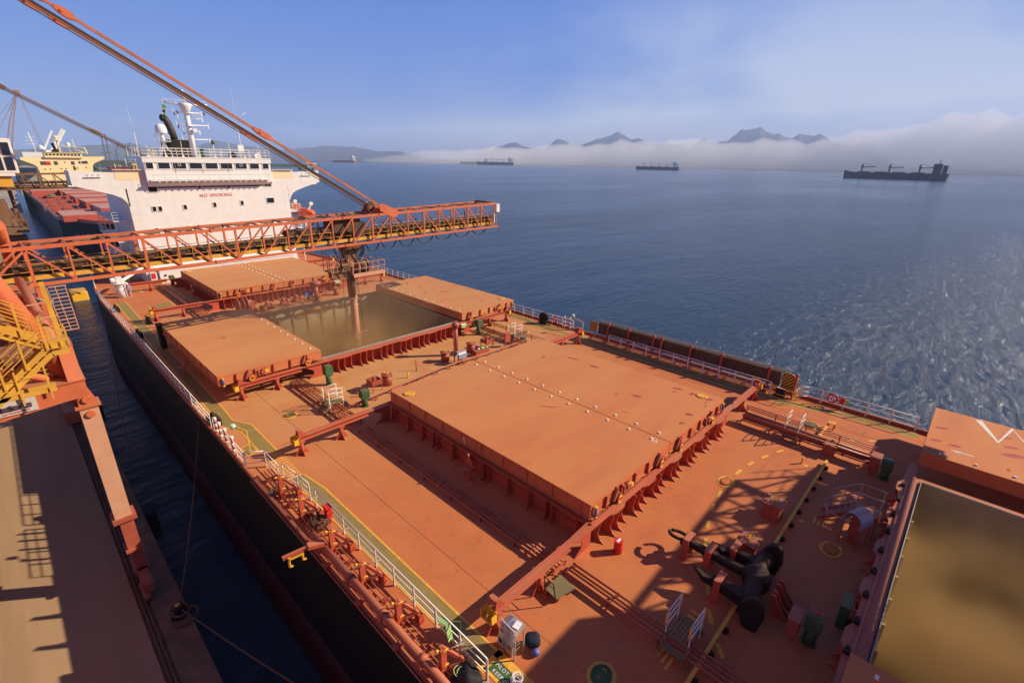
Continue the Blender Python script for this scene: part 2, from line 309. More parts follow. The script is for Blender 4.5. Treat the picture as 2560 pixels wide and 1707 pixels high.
q = MB(); q.bb(-27.9, -27.86, -120, 150, QZ, QZ + .004); struct('pavement_joint', q, 'quaye')
# ------------------------------------------------------------ the ship: hull, deck, coamings
ship = thing('bulk_carrier', 'black-hulled bulk carrier moored at the quay with a dusty red deck', 'cargo ship', (0, 0, 0))
HX = 16.13
def hw(y):
    if y > 58: return HX - 4.5 * ((y - 58) / 32) ** 1.6
    if y < -40: return HX - 9 * ((-40 - y) / 60) ** 1.8
    return HX
ys = [-100, -90, -80, -70, -60, -50, -40, 58, 64, 70, 76, 82, 90]
def hull_ring(z, k=1): return [(hw(y) * k, y, z) for y in ys] + [(-hw(y) * k, y, z) for y in reversed(ys)]
q = MB()
def band(z0, z1, mi):
    a = hull_ring(z0); b = hull_ring(z1); n = len(a); q.add(a + b, [(i, (i + 1) % n, n + (i + 1) % n, n + i) for i in range(n)], mi)
band(-5.9, .06, 0); band(-14, -5.9, 1)
q.build('hull', ['hull', 'boot'], ship)
HATCH = dict(A=(-4.96, 10.74), B=(20.59, 36.27), C=(45.13, 59.54), D=(-30.5, -14.8))
# deck plate with real openings at the open hatches B and D
q = MB()
OW = 6.95
bands = [(-100, -30.1, None), (-30.1, -15.2, 'D'), (-15.2, 20.95, None), (20.95, 35.95, 'B'), (35.95, 90, None)]
for y0, y1, h in bands:
    yy = [y0] + [y for y in ys if y0 < y < y1] + [y1]
    for a, b in zip(yy[:-1], yy[1:]):
        if h is None: q.add([(-hw(a), a, 0), (hw(a), a, 0), (hw(b), b, 0), (-hw(b), b, 0)], [(0, 1, 2, 3)])
        else:
            q.add([(-hw(a), a, 0), (-OW, a, 0), (-OW, b, 0), (-hw(b), b, 0)], [(0, 1, 2, 3)]); q.add([(OW, a, 0), (hw(a), a, 0), (hw(b), b, 0), (OW, b, 0)], [(0, 1, 2, 3)])
q.build('deck', 'deck', ship)
q = MB()
for y in (-28, -11.9, -8.6, 12.6, 19.2, 38.2, 43.9): q.bb(-15.9, 15.9, y, y + .03, .001, .006)
for x in (-12.2, 12.9): q.bb(x, x + .03, -40, 60, .001, .007)
q.build('weld_seam', 'pipe', ship)
q = MB()
for s in (-1, 1):
    for a, b in zip(ys[:-1], ys[1:]):
        q.beam((s * (hw(a) - .03), a, .12), (s * (hw(b) - .03), b, .12), .12, .24)
q.build('gunwale_bar', 'pipe', ship)
# holds
for k in 'BD':
    y0, y1 = HATCH[k]; y0 += .36; y1 -= .36
    q = MB(); q.add([(a, b, z) for z in (1.16, -5.2) for a, b in ((-OW, y0), (OW, y0), (OW, y1), (-OW, y1))], [(0, 1, 5, 4), (1, 2, 6, 5), (2, 3, 7, 6), (3, 0, 4, 7)])
    for i in range(9):
        x = -OW + .8 + i * 1.55; q.bb(x - .05, x + .05, y1 - .16, y1, -5, .25)
    q.build('hold_wall', 'holdw', ship, fix=False)
    # heaped cargo
    N = 26; vs = []; fs = []
    for i in range(N):
        for j in range(N):
            u, v = i / (N - 1), j / (N - 1); x = -OW + 2 * OW * u; y = y0 + (y1 - y0) * v
            vs.append((x, y, -4.9 + 1.9 * math.exp(-((x) ** 2 + (y - (y0 + y1) / 2) ** 2) / 14) + R.uniform(-.06, .06)))
    for i in range(N - 1):
        for j in range(N - 1): fs.append((i * N + j, (i + 1) * N + j, (i + 1) * N + j + 1, i * N + j + 1))
    tag(MB().add(vs, fs, 0, True).build('grain_cargo', 'cargo'), {'B': 'brown heap of bulk cargo under the loading spout in the middle hold', 'D': 'brown heap of bulk cargo in the open hold nearest the viewer'}[k], 'cargo')
def coaming(k):
    y0, y1 = HATCH[k]
    q = MB(); H = 1.16; W = 7.12
    # walls
    for (a, b, c, d) in ((-W, W, y0 + .14, y0 + .3), (-W, W, y1 - .3, y1 - .14), (-W, -W + .16, y0 + .3, y1 - .3), (W - .16, W, y0 + .3, y1 - .3)): q.bb(a, b, c, d, 0, H - .04)
    # top flange of the end walls, scalloped outline
    for s, yb in ((-1, y0), (1, y1)):
        pts = [(-W - .25, yb - s * .26)]; pr = []
        x = -W - .25; i = 0
        while x < W + .2:
            pr += [(x, yb + s * .36), (x + 1.1, yb + s * .36), (x + 1.45, yb + s * .52), (x + 2.15, yb + s * .52), (x + 2.5, yb + s * .36)]; x += 2.9
        pr = [p for p in pr if p[0] < W + .25] + [(W + .25, yb + s * .36), (W + .25, yb - s * .26)]
        q.prism(pts + pr, 'z', H - .05, H)
        q.bb(-W - .25, W + .25, yb + s * .10, yb + s * .18, H, H + .075)   # rail bar
        # stays, flared at the foot
        n = 22
        for i in range(n):
            x = -W + .3 + i * (2 * W - .6) / (n - 1) + (.12 if i % 3 == 1 else 0)
            e = .50 if i % 3 else .34
            pl = [(yb - s * .14, H - .05), (yb + s * e, H - .05), (yb + s * (e - .06), .75), (yb + s * (e - .12), .4), (yb + s * e, .14), (yb + s * (e + .26), 0), (yb - s * .14, 0)]
            if s > 0: pl.reverse()
            q.prism(pl, 'x', x - .02, x + .02)
        # knee brackets beyond the corners carrying the rail
        for t in (-1, 1):
            c = [(t * (W + .2), H - .05), (t * (W + 1.9), H - .05), (t * (W + 1.5), H - .16), (t * (W + 1.05), H - .42), (t * (W + .82), .6), (t * (W + .9), .3), (t * (W + 1.35), 0), (t * (W + .2), 0)]
            q.prism(c, 'y', yb + s * .12, yb + s * .16)
            q.prism([(p[0], p[1]) for p in [(t * (W + .2), yb - s * .1), (t * (W + .2), yb + s * .36), (t * (W + 2.0), yb + s * .30), (t * (W + 2.0), yb)]], 'z', H - .05, H - .004)
    for t in (-1, 1):
        q.bb(t * (W + .12) - .2, t * (W + .12) + .2, y0 + .26, y1 - .26, H - .05, H - .002)
        q.bb(t * (W + .06) - .06, t * (W + .06) + .06, y0 + .26, y1 - .26, .55, .62)
        n = 11
        for i in range(n):
            y = y0 + .6 + i * (y1 - y0 - 1.2) / (n - 1)
            q.prism([(t * (W - .1), H - .05), (t * (W + .3), H - .05), (t * (W + .34), .2), (t * (W + .5), 0), (t * (W - .1), 0)], 'y', y - .02, y + .02)
            if i % 3 == 1: q.prism([(t * (W - .1), H - .05), (t * (W + .3), H - .05), (t * (W + .34), .2), (t * (W + .5), 0), (t * (W - .1), 0)], 'y', y + .34, y + .38)
    q.build('coaming', 'red', ship)
    if k in 'BD':
        q = MB(); g = .30
        for (a, b, c, d) in ((-W + .1, W - .1, y0 + .32, y0 + .36), (-W + .1, W - .1, y1 - .36, y1 - .32), (-W + .18, -W + .22, y0 + .36, y1 - .36), (W - .22, W - .18, y0 + .36, y1 - .36)): q.bb(a, b, c, d, H - .02, H + .12)
        q.build('sealing_bar', 'grey', ship)
for k in HATCH: coaming(k)
q = text('NO SMOKING', .50, (-2.2, 36.27 - .36 - .03, .46), (1, 0, .0), (0, 0, 1), 'redclean', 'lettering', ship, spacing=1.28, sx=1.02)
# hatch rails running out to the ship's side on posts
def hatch_rail(k, s, yb, t):
    x0, x1 = t * 8.9, t * 13.35; H = 1.16
    r = bpy.data.objects.new('hatch_rail', None); COL.objects.link(r); r.location = (x1, yb, 0); r.parent = ship
    q = MB()
    q.bb(x0, x1, yb - .17, yb + .17, H - .04, H - .002); q.bb(x0, x1, yb - .02, yb + .02, H - .26, H - .04); q.bb(x0, x1, yb - .13, yb + .13, H - .30, H - .26)
    q.bb(x0, x1 - t * .15, yb + .04, yb + .11, H, H + .075)
    q.build('beam', 'red', r)
    for px in (t * 10.75, t * 13.2):
        q = MB(); q.cyl((px, yb, 0), .13, H - .3, 12)
        q.bb(px - .17, px + .17, yb - .2, yb + .2, H - .38, H - .30)
        for dx, dy in ((.34, 0), (-.34, 0), (0, .34), (0, -.34)):
            pl = [(0, .62), (0, 0), (.42, 0)]
            if dx: q.prism([(px + (dx / .34) * p[0], p[1]) for p in pl], 'y', yb - .012, yb + .012)
            else: q.prism([(yb + (dy / .34) * p[0], p[1]) for p in pl], 'x', px - .012, px + .012)
        q.build('post', 'red', r)
    e = x1; q = MB()
    q.bb(e, e + t * .04, yb - .3, yb + .3, H - .34, H + .02); q.bb(e, e + t * .3, yb - .3, yb - .26, H - .34, H - .0); q.bb(e + t * .0, e + t * .3, yb + .26, yb + .3, H - .34, H); q.bb(e, e + t * .3, yb - .26, yb + .26, H - .38, H - .34)
    q.torus((e + t * .16, yb, H - .2), .12, .03, (0, 1, 0), 12, 6)
    q.build('end_bracket', 'yellow', r)
    q = MB()
    for dy in (-.17, .17): q.prism([(e - t * .5, H - .02), (e + t * .02, H - .02), (e - t * .04, H + .42), (e - t * .2, H + .42)], 'y', yb + dy - .02, yb + dy + .02)
    q.bb(e - t * .22, e - t * .02, yb - .15, yb + .15, H + .16, H + .40)
    q.build('stop', 'red', r)
for k, (y0, y1) in HATCH.items():
    for s, yb in ((-1, y0 - .14), (1, y1 + .14)):
        if k == 'D' and s < 0: continue
        for t in (-1, 1):
            if k == 'D' and t > 0: continue
            hatch_rail(k, s, yb, t)
# ------------------------------------------------------------ hatch covers (each rolls on its own)
ZT = 2.07; ZB = 1.30
def cover(label, x0, x1, y0, y1, lugx, outer_far, m='cover', spots=(), letter=None):
    LF = abs(lugx - x1) < abs(lugx - x0)
    c = ((x0 + x1) / 2, (y0 + y1) / 2)
    r = thing('hatch_cover', label, 'hatch cover', (c[0], c[1], 1.16), 'side-rolling steel hatch covers on the ship')
    inner = 1 if LF else -1
    q = MB(); q.bb(x0, x1, y0, y1, ZB + .02, ZT)
    q.bb(x0 + .06, x1 - .06, y0 - .045, y0, ZB + .05, ZB + .10); q.bb(x0 + .06, x1 - .06, y0 - .03, y0, ZT - .12, ZT - .08)
    ox = x0 if inner > 0 else x1; sg = -1 if inner > 0 else 1      # outer long side
    for i in range(10):
        y = y0 + .5 + i * (y1 - y0 - 1) / 9; q.bb(ox, ox + sg * .07, y - .03, y + .03, ZB + .05, ZT - .06)
    q.bb(ox, ox + sg * .1, y0 + .1, y1 - .1, ZB + .05, ZB + .09)
    for (x, y, a, b, rot) in spots:
        n = 14; q.sheet([(x + a * math.cos(rot) * math.cos(t) - b * math.sin(rot) * math.sin(t) * (1 + .25 * math.sin(2 * t + x)), y + a * math.sin(rot) * math.cos(t) + b * math.cos(rot) * math.sin(t)) for t in [2 * math.pi * i / n for i in range(n)]], ZT + .004, 1)
    q.build('panel', [m, 'spot'], r)
    # manhole disc at the outer corner
    dx = (x0 + .63) if inner > 0 else (x1 - .63); dy = (y1 - 1.2) if outer_far else (y0 + 1.2)
    q = MB(); q.lathe((dx, dy, ZT), [(.36, 0), (.36, .035), (.33, .05)], 28)
    for i in range(18): q.cyl((dx + .3 * math.cos(i * .349), dy + .3 * math.sin(i * .349), ZT + .05), .022, .03, 6)
    q.build('manhole_lid', 'yellow', r)
    lx = lugx
    for i in range(11):
        y = y0 + .87 + i * 1.4127 * (y1 - y0) / 15.7
        q = MB(); q.prism([(lx - .07, ZT), (lx + .07, ZT), (lx + .055, ZT + .07), (lx - .055, ZT + .07)], 'y', y - .05, y + .05)
        q.build('lifting_lug', 'whitebar', r)
    # near end face fittings
    xs = [x0 + (2.05 if inner > 0 else .95), x1 - (1.2 if inner > 0 else 2.05)]
    for x in xs:
        q = MB()
        for d in (-.14, .14): q.prism([(x + d * 2 - .12, ZB + .1), (x + d * 2 + .12, ZB + .1), (x + d * .6 + .05, ZT - .04), (x + d * .6 - .05, ZT - .04)], 'y', y0 - .17, y0 - .01) if d < 0 else q.prism([(x - .02, ZB - .02), (x + .34, ZB + .06), (x + .2, ZB + .36), (x + .04, ZB + .3)], 'y', y0 - .20, y0 - .01)
        a = q.build('wheel_arm', 'pipe', r)
        q = MB(); q.cyl((x, y0 - .1, ZB + .11), .19, .14, 20, 0, None, (0, -1, 0)); q.torus((x, y0 - .25, ZB + .11), .165, .035, (0, 1, 0), 20, 6, 1); q.cyl((x, y0 - .24, ZB + .11), .10, .03, 14, 2, None, (0, -1, 0))
        q.build('wheel', ['rubber', 'yellow', 'redclean'], a)
    q = MB()
    n = 5
    for i in range(n):
        x = x0 + .5 + (i + .5) * (x1 - x0 - 1) / n
        q.prism([(x - .07, ZB + .05), (x + .07, ZB + .05), (x, ZT - .1)], 'y', y0 - .13, y0)
    for i in range(4):
        x = x0 + .9 + i * (x1 - x0 - 1.8) / 3 + .3
        q.tube([(x, y0, ZB + .2), (x, y0 - .12, ZB + .2), (x, y0 - .14, ZB - .02)], .03, 6)
    q.build('stiffener', 'red', r)
    xm = (x0 + x1) / 2 + (-.75 if inner > 0 else 1.1)
    q = MB(); q.cyl((xm, y0, ZB + .36), .17, .24, 14, 0, None, (0, -1, 0)); q.bb(xm + .12, xm + .34, y0 - .26, y0 - .05, ZB + .30, ZB + .46, 1); q.tube([(xm, y0 - .05, ZB + .5), (xm + .15, y0 - .2, ZB + .62), (xm + .4, y0 - .1, ZB + .58)], .018, 5)
    q.bb(xm - .34, xm - .2, y0 - .16, y0, ZB + .1, ZB + .5)
    q.build('drive_motor', ['pipe', 'yellow'], r)
    xo = x0 + .28 if inner > 0 else x1 - .28
    q = MB(); q.cyl((xo, y0 - .1, ZB + .1), .07, .42, 10); q.cyl((xo, y0 - .1, ZB + .52), .085, .08, 10, 1); q.cyl((xo, y0 - .1, ZB - .02), .08, .12, 10, 1)
    q.build('hydraulic_jack', ['blue', 'yellow'], r)
    if letter: letter(r)
    return r
def sps(l): return [(x, y, a, b, r_) for x, y, a, b, r_ in l]
spA = [(4.32, 7.67, .22, .1, 0), (5.72, 5.9, .55, .10, -1.4), (5.6, 3.9, .42, .14, -1.6), (3.58, -.82, .32, .13, -1.2), (2.88, .26, .13, .08, 0), (7.0, 2.5, .04, .04, 0), (6.52, -2.17, .34, .14, -1.3), (5.92, -2.23, .16, .08, -1.2), (6.46, -3.2, .2, .14, 0), (6.49, -4.3, .26, .14, -1.1), (5.95, -4.34, .11, .06, 0), (5.45, -4.52, .13, .06, 0), (3.68, -4.3, .26, .16, -.8), (2.38, -4.45, .2, .12, -.6), (1.2, -1.5, .3, .03, -1.3)]
spB = [(12.27, 31.19, .16, .09, 0), (10.48, 31.9, .45, .1, .5), (13.66, 29.53, .2, .09, 0), (10.71, 29.61, .26, .1, .2), (13.82, 27.09, .2, .09, 0), (11.26, 28.27, .6, .14, -.9), (9.38, 29.56, .4, .07, .6), (9.33, 27.09, .22, .08, 0), (12.4, 24.41, .3, .11, -.6), (10.3, 34.4, .5, .1, 1.0), (12.9, 33.2, .2, .06, 0), (10.9, 25.2, .2, .08, 0), (11.7, 22.6, .3, .1, 0)]
spD = [(12.71, -15.3, .34, .13, -1.1), (10.74, -15.2, .3, .12, -1.1), (10.73, -16.0, .3, .13, -1.2), (12.73, -18.2, .36, .14, -1.1), (11.7, -18.3, .55, .2, -1.1), (9.76, -18.1, .2, .08, 0), (13.9, -18.0, .3, .12, -1)]
def letA(r):
    text('5S', .42, (-.62, -4.06, ZT + .003), (0, -1, 0), (1, 0, 0), 'whitebar', 'lettering', r, .002, 1.1)
    text('5S', .5, (-7.27 - .012, 3.85, ZB + .16), (0, -1, 0), (0, 0, 1), 'whitebar', 'lettering', r, .004, 1.1)
def letD(r):
    q = MB()
    for pl in wpoly([(15.5, -16.8), (12.95, -17.68), (15.5, -18.25), (13.2, -18.95), (15.5, -19.7)], .30): q.sheet(pl, ZT + .006)
    for pl in wpoly([(10.1, -16.78), (10.04, -16.2)], .07): q.sheet(pl, ZT + .006)
    q.sheet([(10.02, -15.85), (10.18, -16.3), (9.92, -16.3)], ZT + .006)
    q.build('white_marking', 'whitebar', r)
g = .03
y0, y1 = HATCH['A']
cover('wide closed red hatch cover in front, its quay-side half marked 5S by the seam', -7.27, -g, y0, y1, -.42, True, spots=[(-3, 7, .3, .03, 0), (-1.6, 2.2, .6, .05, -1.0)], letter=letA)
cover('closed red hatch cover with dark red touch-up spots beside the grey accommodation ladder', g, 7.27, y0, y1, .42, False, spots=spA)
y0, y1 = HATCH['B']
cover('rolled-open dusty hatch cover on the quay side of the hold being loaded', -14.45, -7.18, y0, y1, -7.6, True, 'coverd', spots=[(-11.6, 28.6, .22, .12, 0)])
cover('rolled-open hatch cover over the seaward rail, speckled with many small red spots', 7.18, 14.45, y0, y1, 7.6, False, spots=spB)
y0, y1 = HATCH['C']
cover('closed hatch cover below the white deckhouse, half nearer the quay crane', -7.27, -g, y0, y1, -.42, True, 'coverd')
cover('closed hatch cover below the white deckhouse, half nearer the open sea', g, 7.27, y0, y1, .42, False, 'coverd')
y0, y1 = HATCH['D']
cover('open hatch cover at the right edge with a big white painted W and arrow', 8.7, 15.75, y0, y1, 9.1, False, spots=spD, letter=letD)
cover('shaded hatch cover corner at the bottom edge beside the nearest open hold', -14.45, -7.2, y0, y1 + .18, -7.6, True)
# ------------------------------------------------------------ loader booms (lattice, belt inside)
M['staybar'] = mat('rust_dusted_stay', (.42, .14, .06), .7, var=.25, dust=.6, dustcol=(.36, .19, .10))
def bz(x): return 8.68 + .014 * x
def tz(x): return 11.1 + .022 * x
def boom(label, dy, dz, mc, my, x0i=0, n=21, chute=True):
    yn, yf = 27.1 + dy, 29.9 + dy
    r = thing('loader_boom', label, 'conveyor boom', (-21.5, 28.5 + dy, 8.4 + dz), 'lattice booms of the ship loaders')
    X = [-21.55 + 1.962 * k for k in range(n)]; xa, xb = -26.0, X[-1]
    B = lambda x: bz(x) + dz
    T = lambda x: tz(x) + dz
    for y, nm in ((yn, 'near'), (yf, 'far')):
        q = MB(); q.beam((xa, y, B(xa)), (xb + .6, y, B(xb + .6)), .16, .2); q.beam((xa, y, T(xa)), (xb + .1, y, T(xb)), .16, .22)
        for k, x in enumerate(X): q.beam((x, y, B(x) + .08), (x, y, T(x) - .1), .10 if k % 3 else .15, .12)
        for k in range(n - 1):
            a, b = X[k], X[k + 1]
            if k < 6 or k >= 13: q.beam((a, y, T(a) - .1), (b, y, B(b) + .08), .10)
            else: q.beam((a, y, B(a) + .08), (b, y, T(b) - .1), .10)
        q.beam((X[0] - 2.2, y, B(X[0]) + .08), (X[0], y, T(X[0]) - .1), .12)
        for x in (X[5] + .3, X[11] - .9, X[12] + .8): q.bb(x - .03, x + .03, y - .13, y + .13, B(x) - .14, B(x) + .14); q.bb(x - .03, x + .03, y - .13, y + .13, T(x) - .15, T(x) + .15)
        q.build('truss_side', mc, r)
    for k, x in enumerate(X):
        q = MB(); q.beam((x, yn, B(x)), (x, yf, B(x)), .12, .14); q.build('cross_beam', 'brown', r)
        q = MB(); q.beam((x, yn, T(x)), (x, yf, T(x)), .12, .1)
        if k < n - 1:
            a, b = (yn, yf) if k % 2 else (yf, yn)
            q.beam((x, a, T(x)), (X[k + 1], b, T(X[k + 1])), .09, .07)
            q.bb(x + .4, x + 1.3, (yn + yf) / 2 - .5, (yn + yf) / 2 + .1, T(x) + .05, T(x) + .11)
            if k % 2 == 0: q.beam((x + .3, yn + .2, T(x) + .1), (x + 1.5, yn + 1.1, T(x) + .25), .06)
        q.build('top_bracing', 'brown', r)
    q = MB()
    for y in (yn + .32, yf - .3):
        q.beam((xa, y, B(xa) + .38), (xb, y, B(xb) + .38), .05, .28); q.beam((xa, y + .18, B(xa) + .26), (xb, y + .18, B(xb) + .26), .34, .04)
    q.build('walkway', my, r)
    q = MB()
    for y in (yn + .5, yf - .5):
        for h in (.75, 1.2): q.beam((xa, y, B(xa) + h), (xb + .5, y, B(xb) + h), .035)
        for k in range(n * 2): q.beam((X[0] + k * .981, y, B(X[0] + k * .98) + .2), (X[0] + k * .981, y, B(X[0] + k * .98) + 1.2), .03)
    q.build('handrail', my, r)
    q = MB(); ym = (yn + yf) / 2
    q.beam((xa, ym, B(xa) + 1.05), (xb, ym, B(xb) + 1.05), 1.0, .10)
    for y in (ym - .62, ym + .62): q.beam((xa, y, B(xa) + .92), (xb, y, B(xb) + .92), .07, .32)
    q.beam((xa, ym, B(xa) + .45), (xb, ym, B(xb) + .45), 1.0, .05)
    for k in range(n):
        for e in (0, .98): q.bb(X[k] + e - .05, X[k] + e + .05, ym - .7, ym + .7, B(X[k]) + .3, B(X[k]) + .92)
    q.build('belt_conveyor', 'dark', r)
    q = MB(); x = X[-1] + .4
    q.bb(x, x + .5, yn - .1, yn + .5, B(x) + 1.6, B(x) + 2.5, 0); q.bb(x + .1, x + .4, yn + .6, yn + .9, B(x) + .3, B(x) + 1.3)
    q.build('switch_box', 'white', r)
    q = MB()
    for a in (0, .9):
        for h in (.1, 1.1, 1.6): q.beam((x - .2, yn + a * 3, B(x) + h), (x + .7, yn + a * 3, B(x) + h), .04)
        q.beam((x + .7, yn + a * 3, B(x)), (x + .7, yn + a * 3, B(x) + 2.4), .04)
    q.beam((x + .7, yn, B(x) + 1.1), (x + .7, yf, B(x) + 1.1), .04); q.bb(x - .3, x + .7, yn, yf, B(x) - .05, B(x))
    q.tube([(X[-1] - .2, yn, T(X[-1]) + .1), (X[-1] - .2, yf, T(X[-1]) + .1)], .14, 10); q.beam((X[-1] - 1.5, yn, T(X[-1]) + .12), (X[-1] + .2, yn, T(X[-1]) + .16), .05)
    q.build('end_platform', 'brown', r)
    # suspension: plates, sheaves, two pinned bars to the mast head, hoist ropes
    for y, x1, nm in ((yn, 3.3, 0), (yf, 3.1, 1)):
        q = MB(); q.prism([(4.7, T(4.6) - .35), (4.9, T(4.9) + .2), (3.3, T(3.3) + .95), (2.8, T(3) + .9), (2.9, T(3) + .35), (4.0, T(4) - .3)], 'y', y - .09, y + .09)
        q.build('pin_plate', mc, r)
        p0 = V((2.95, y, 11.95 + dz)); p1 = V((-18.9, y, 24.95 + dz)); p2 = p0 + (p1 - p0) * 1.9; d = (p1 - p0).normalized()
        q = MB(); q.beam(p0, p2, .13, .17)
        q.build('stay_bar', 'staybar' if mc == 'orange' else mc, r)
        for f in (.44, .90, .955):
            c = p0 + (p1 - p0) * f
            q = MB(); L = .75 if f < .5 else .5
            u = V((d.z, 0, -d.x)) * -1
            pl = [(-L, -.09), (-L * .45, -.2), (L * .45, -.2), (L, -.09), (L, .09), (L * .45, .2), (-L * .45, .2), (-L, .09)]
            q.prism([((c + d * a + u * b).x, (c + d * a + u * b).z) for a, b in pl], 'y', y - .14, y + .14)
            q.cyl(c - V((0, .2, 0)) + d * L * .3, .09, .4, 10, 0, None, (0, 1, 0))
            q.build('stay_coupling', mc, r)
    for a, b in ((28.0, 0), (28.15, .05), (28.5, .1), (28.62, .25), (29.0, -.1), (29.2, .15)):
        q = MB(); q.tube([(2.6, a + dy, 11.75 + b + dz), (-21 + .0, a + dy, 25.9 + b + dz), (-38, a + dy, 35.9 + b + dz)], .035 if b < .2 else .05, 5)
        q.build('hoist_rope', 'cable', r)
    for x, y in ((2.5, 27.9), (3.2, 28.9)):
        q = MB(); q.cyl((x, y + dy, 11.75 + dz), .42, .34, 20, 0, None, (0, 1, 0)); q.cyl((x, y - .03 + dy, 11.75 + dz), .14, .4, 12, 1, None, (0, 1, 0)); q.build('sheave', ['dark', mc], r)
    q = MB()
    for y in (27.6, 28.4, 28.75, 29.5): q.prism([(2.2, 11.15 + dz), (4.0, 11.2 + dz), (3.4, 12.05 + dz), (2.9, 12.05 + dz)], 'y', y + dy - .04, y + dy + .04)
    q.build('sheave_bracket', mc, r)
    if not chute: return r
    # shuttle, hopper, telescopic spout, service platform, festoon
    Y = 28.5 + dy
    q = MB(); q.bb(-1.6, 1.0, Y - 1.0, Y + 1.0, B(0) + 1.1, B(0) + 2.2); q.bb(-5.5, -1.6, Y - .8, Y + .8, B(0) + 1.1, B(0) + 1.5); q.bb(.2, 1.4, Y - 1.05, Y + .6, B(0) + .5, B(0) + 1.9)
    q.build('belt_shuttle', 'dark', r)
    return r
b1 = boom('orange lattice loading boom reaching over the middle hatches, hung from two long stay bars', 0, 0, 'orange', 'lyellow')
b2 = boom('lattice loading boom over the nearest hold, known by its shadow on the deck', -49.9, 0, 'orange', 'lyellow')
b3 = boom('dust-brown lattice loading boom behind the white bridge wing, towards the second ship', 73.5, 2.0, 'brown', 'brown', chute=False)
def spout(label, dy):
    Y = 28.5 + dy
    r = thing('loading_spout', label, 'spout', (.05, Y, 8.3))
    q = MB()
    q.add([(x, y, z) for z, hx0, hx1, hy in ((8.5, -.75, 1.3, .8), (7.7, -.45, .7, .45), (7.0, -.4, .5, .4)) for x, y in ((hx0, Y - hy), (hx1, Y - hy), (hx1, Y + hy), (hx0, Y + hy))],
          [(0, 1, 2, 3)] + [(i * 4 + j, i * 4 + (j + 1) % 4, i * 4 + 4 + (j + 1) % 4, i * 4 + 4 + j) for i in range(2) for j in range(4)] + [(11, 10, 9, 8)])
    q.build('hopper', 'brown', r)
    q = MB(); prof = []
    z = 7.0
    q.lathe((.05, Y, 0), [(.42, 7.0), (.46, 6.2), (.40, 5.6), (.40, 4.0), (.37, 4.0), (.37, 3.4)], 20)
    q.lathe((.1, Y, 0), [(.36, 3.6)] + sum([[(.36, 3.5 - i * .42), (.335, 3.3 - i * .42), (.36, 3.12 - i * .42)] for i in range(16)], []), 20, 1)
    q.build('telescopic_tube', ['brown', 'sand'], r)
    q = MB()
    for z, rr in ((3.35, .44), (-.25, .52), (-3.2, .5)): q.torus((.08, Y, z), rr, .045, (0, 0, 1), 20, 6)
    for a in (0, 2.1, 4.2):
        q.tube([(.08 + .4 * math.cos(a), Y + .4 * math.sin(a), -.2), (.08 + 1.0 * math.cos(a), Y + 1.0 * math.sin(a), -.3)], .05, 6); q.sphere((.08 + 1.05 * math.cos(a), Y + 1.05 * math.sin(a), -.35), .12, 8)
    q.build('clamp_ring', 'sand', r)
    for a in (.3, 1.2, 2.6, 3.9, 5.2):
        q = MB(); q.tube([(.05 + .7 * math.cos(a), Y + .7 * math.sin(a), 6), (.08 + .95 * math.cos(a), Y + .95 * math.sin(a), -.3)], .02, 5); q.build('lift_cable', 'cable', r)
    q = MB(); q.bb(-.1, 3.3, Y - .9, Y + 1.1, 5.62, 5.72); q.bb(-.1, 3.3, Y - .95, Y - .9, 5.5, 5.85, 1); q.bb(-2.1, -.35, Y - .6, Y + .9, 6.1, 6.2)
    q.bb(-1.9, -.5, Y - .4, Y + .5, 5.5, 6.1); q.bb(-.7, -.3, Y - .3, Y + .4, 6.2, 6.9)
    q.build('service_platform', ['brown', 'sand'], r)
    q = MB()
    for x0, x1, z, ys_ in ((-.1, 3.3, 5.72, (Y - .9, Y + 1.1)), (-2.1, -.35, 6.2, (Y - .6, Y + .9))):
        for y in ys_:
            for h in (.55, 1.1): q.beam((x0, y, z + h), (x1, y, z + h), .04)
            m = int((x1 - x0) / .8) + 1
            for i in range(m + 1): x = x0 + (x1 - x0) * i / m; q.beam((x, y, z), (x, y, z + 1.1), .045)
        for h in (.55, 1.1): q.beam((x1, ys_[0], z + h), (x1, ys_[1], z + h), .04)
    for x in (-2.1, -1.7): q.beam((x, Y + .9, 6.2), (x, Y + .9, 8.4), .05)
    for x, y in ((-2.1, Y - .6), (-.5, Y + .9), (3.2, Y + 1.1)): q.beam((x, y, 5.7), (x * .6, y, 8.5), .05)
    q.build('railing', 'sand', r)
    q = MB(); q.cyl((.75, Y - .1, 6.32), .55, .9, 22, 0, None, (1, 0, 0))
    for x in (.72, 1.68): q.cyl((x, Y - .1, 6.32), .66, .06, 22, 1, None, (1, 0, 0))
    q.build('cable_reel', ['dark', 'sand'], r)
    for a, b, s in (((-1.7, Y - .8, 8.4), (-.4, Y - .5, 6.6), .8), ((-1.0, Y - .9, 8.4), (-.2, Y - .6, 8.2), 1.1), ((.2, Y - .7, 8.3), (1.6, Y - .4, 8.4), 1.2), ((1.5, Y, 8.4), (.9, Y - .1, 6.9), .3), ((1.7, Y, 8.5), (1.1, Y - .1, 6.9), .3), ((-1.5, Y - .7, 7), (.1, Y - .6, 5.6), .8)):
        q = MB(); q.tube([(a[0] + (b[0] - a[0]) * t, a[1] + (b[1] - a[1]) * t, a[2] + (b[2] - a[2]) * t - s * 4 * t * (1 - t)) for t in [i / 10 for i in range(11)]], .05, 6); q.build('hose', 'cable', r)
    return r
spout('dust-caked telescopic spout hanging from the orange boom into the middle hold', 0)
spout('telescopic spout hanging over the nearest hold outside the frame', -49.9)
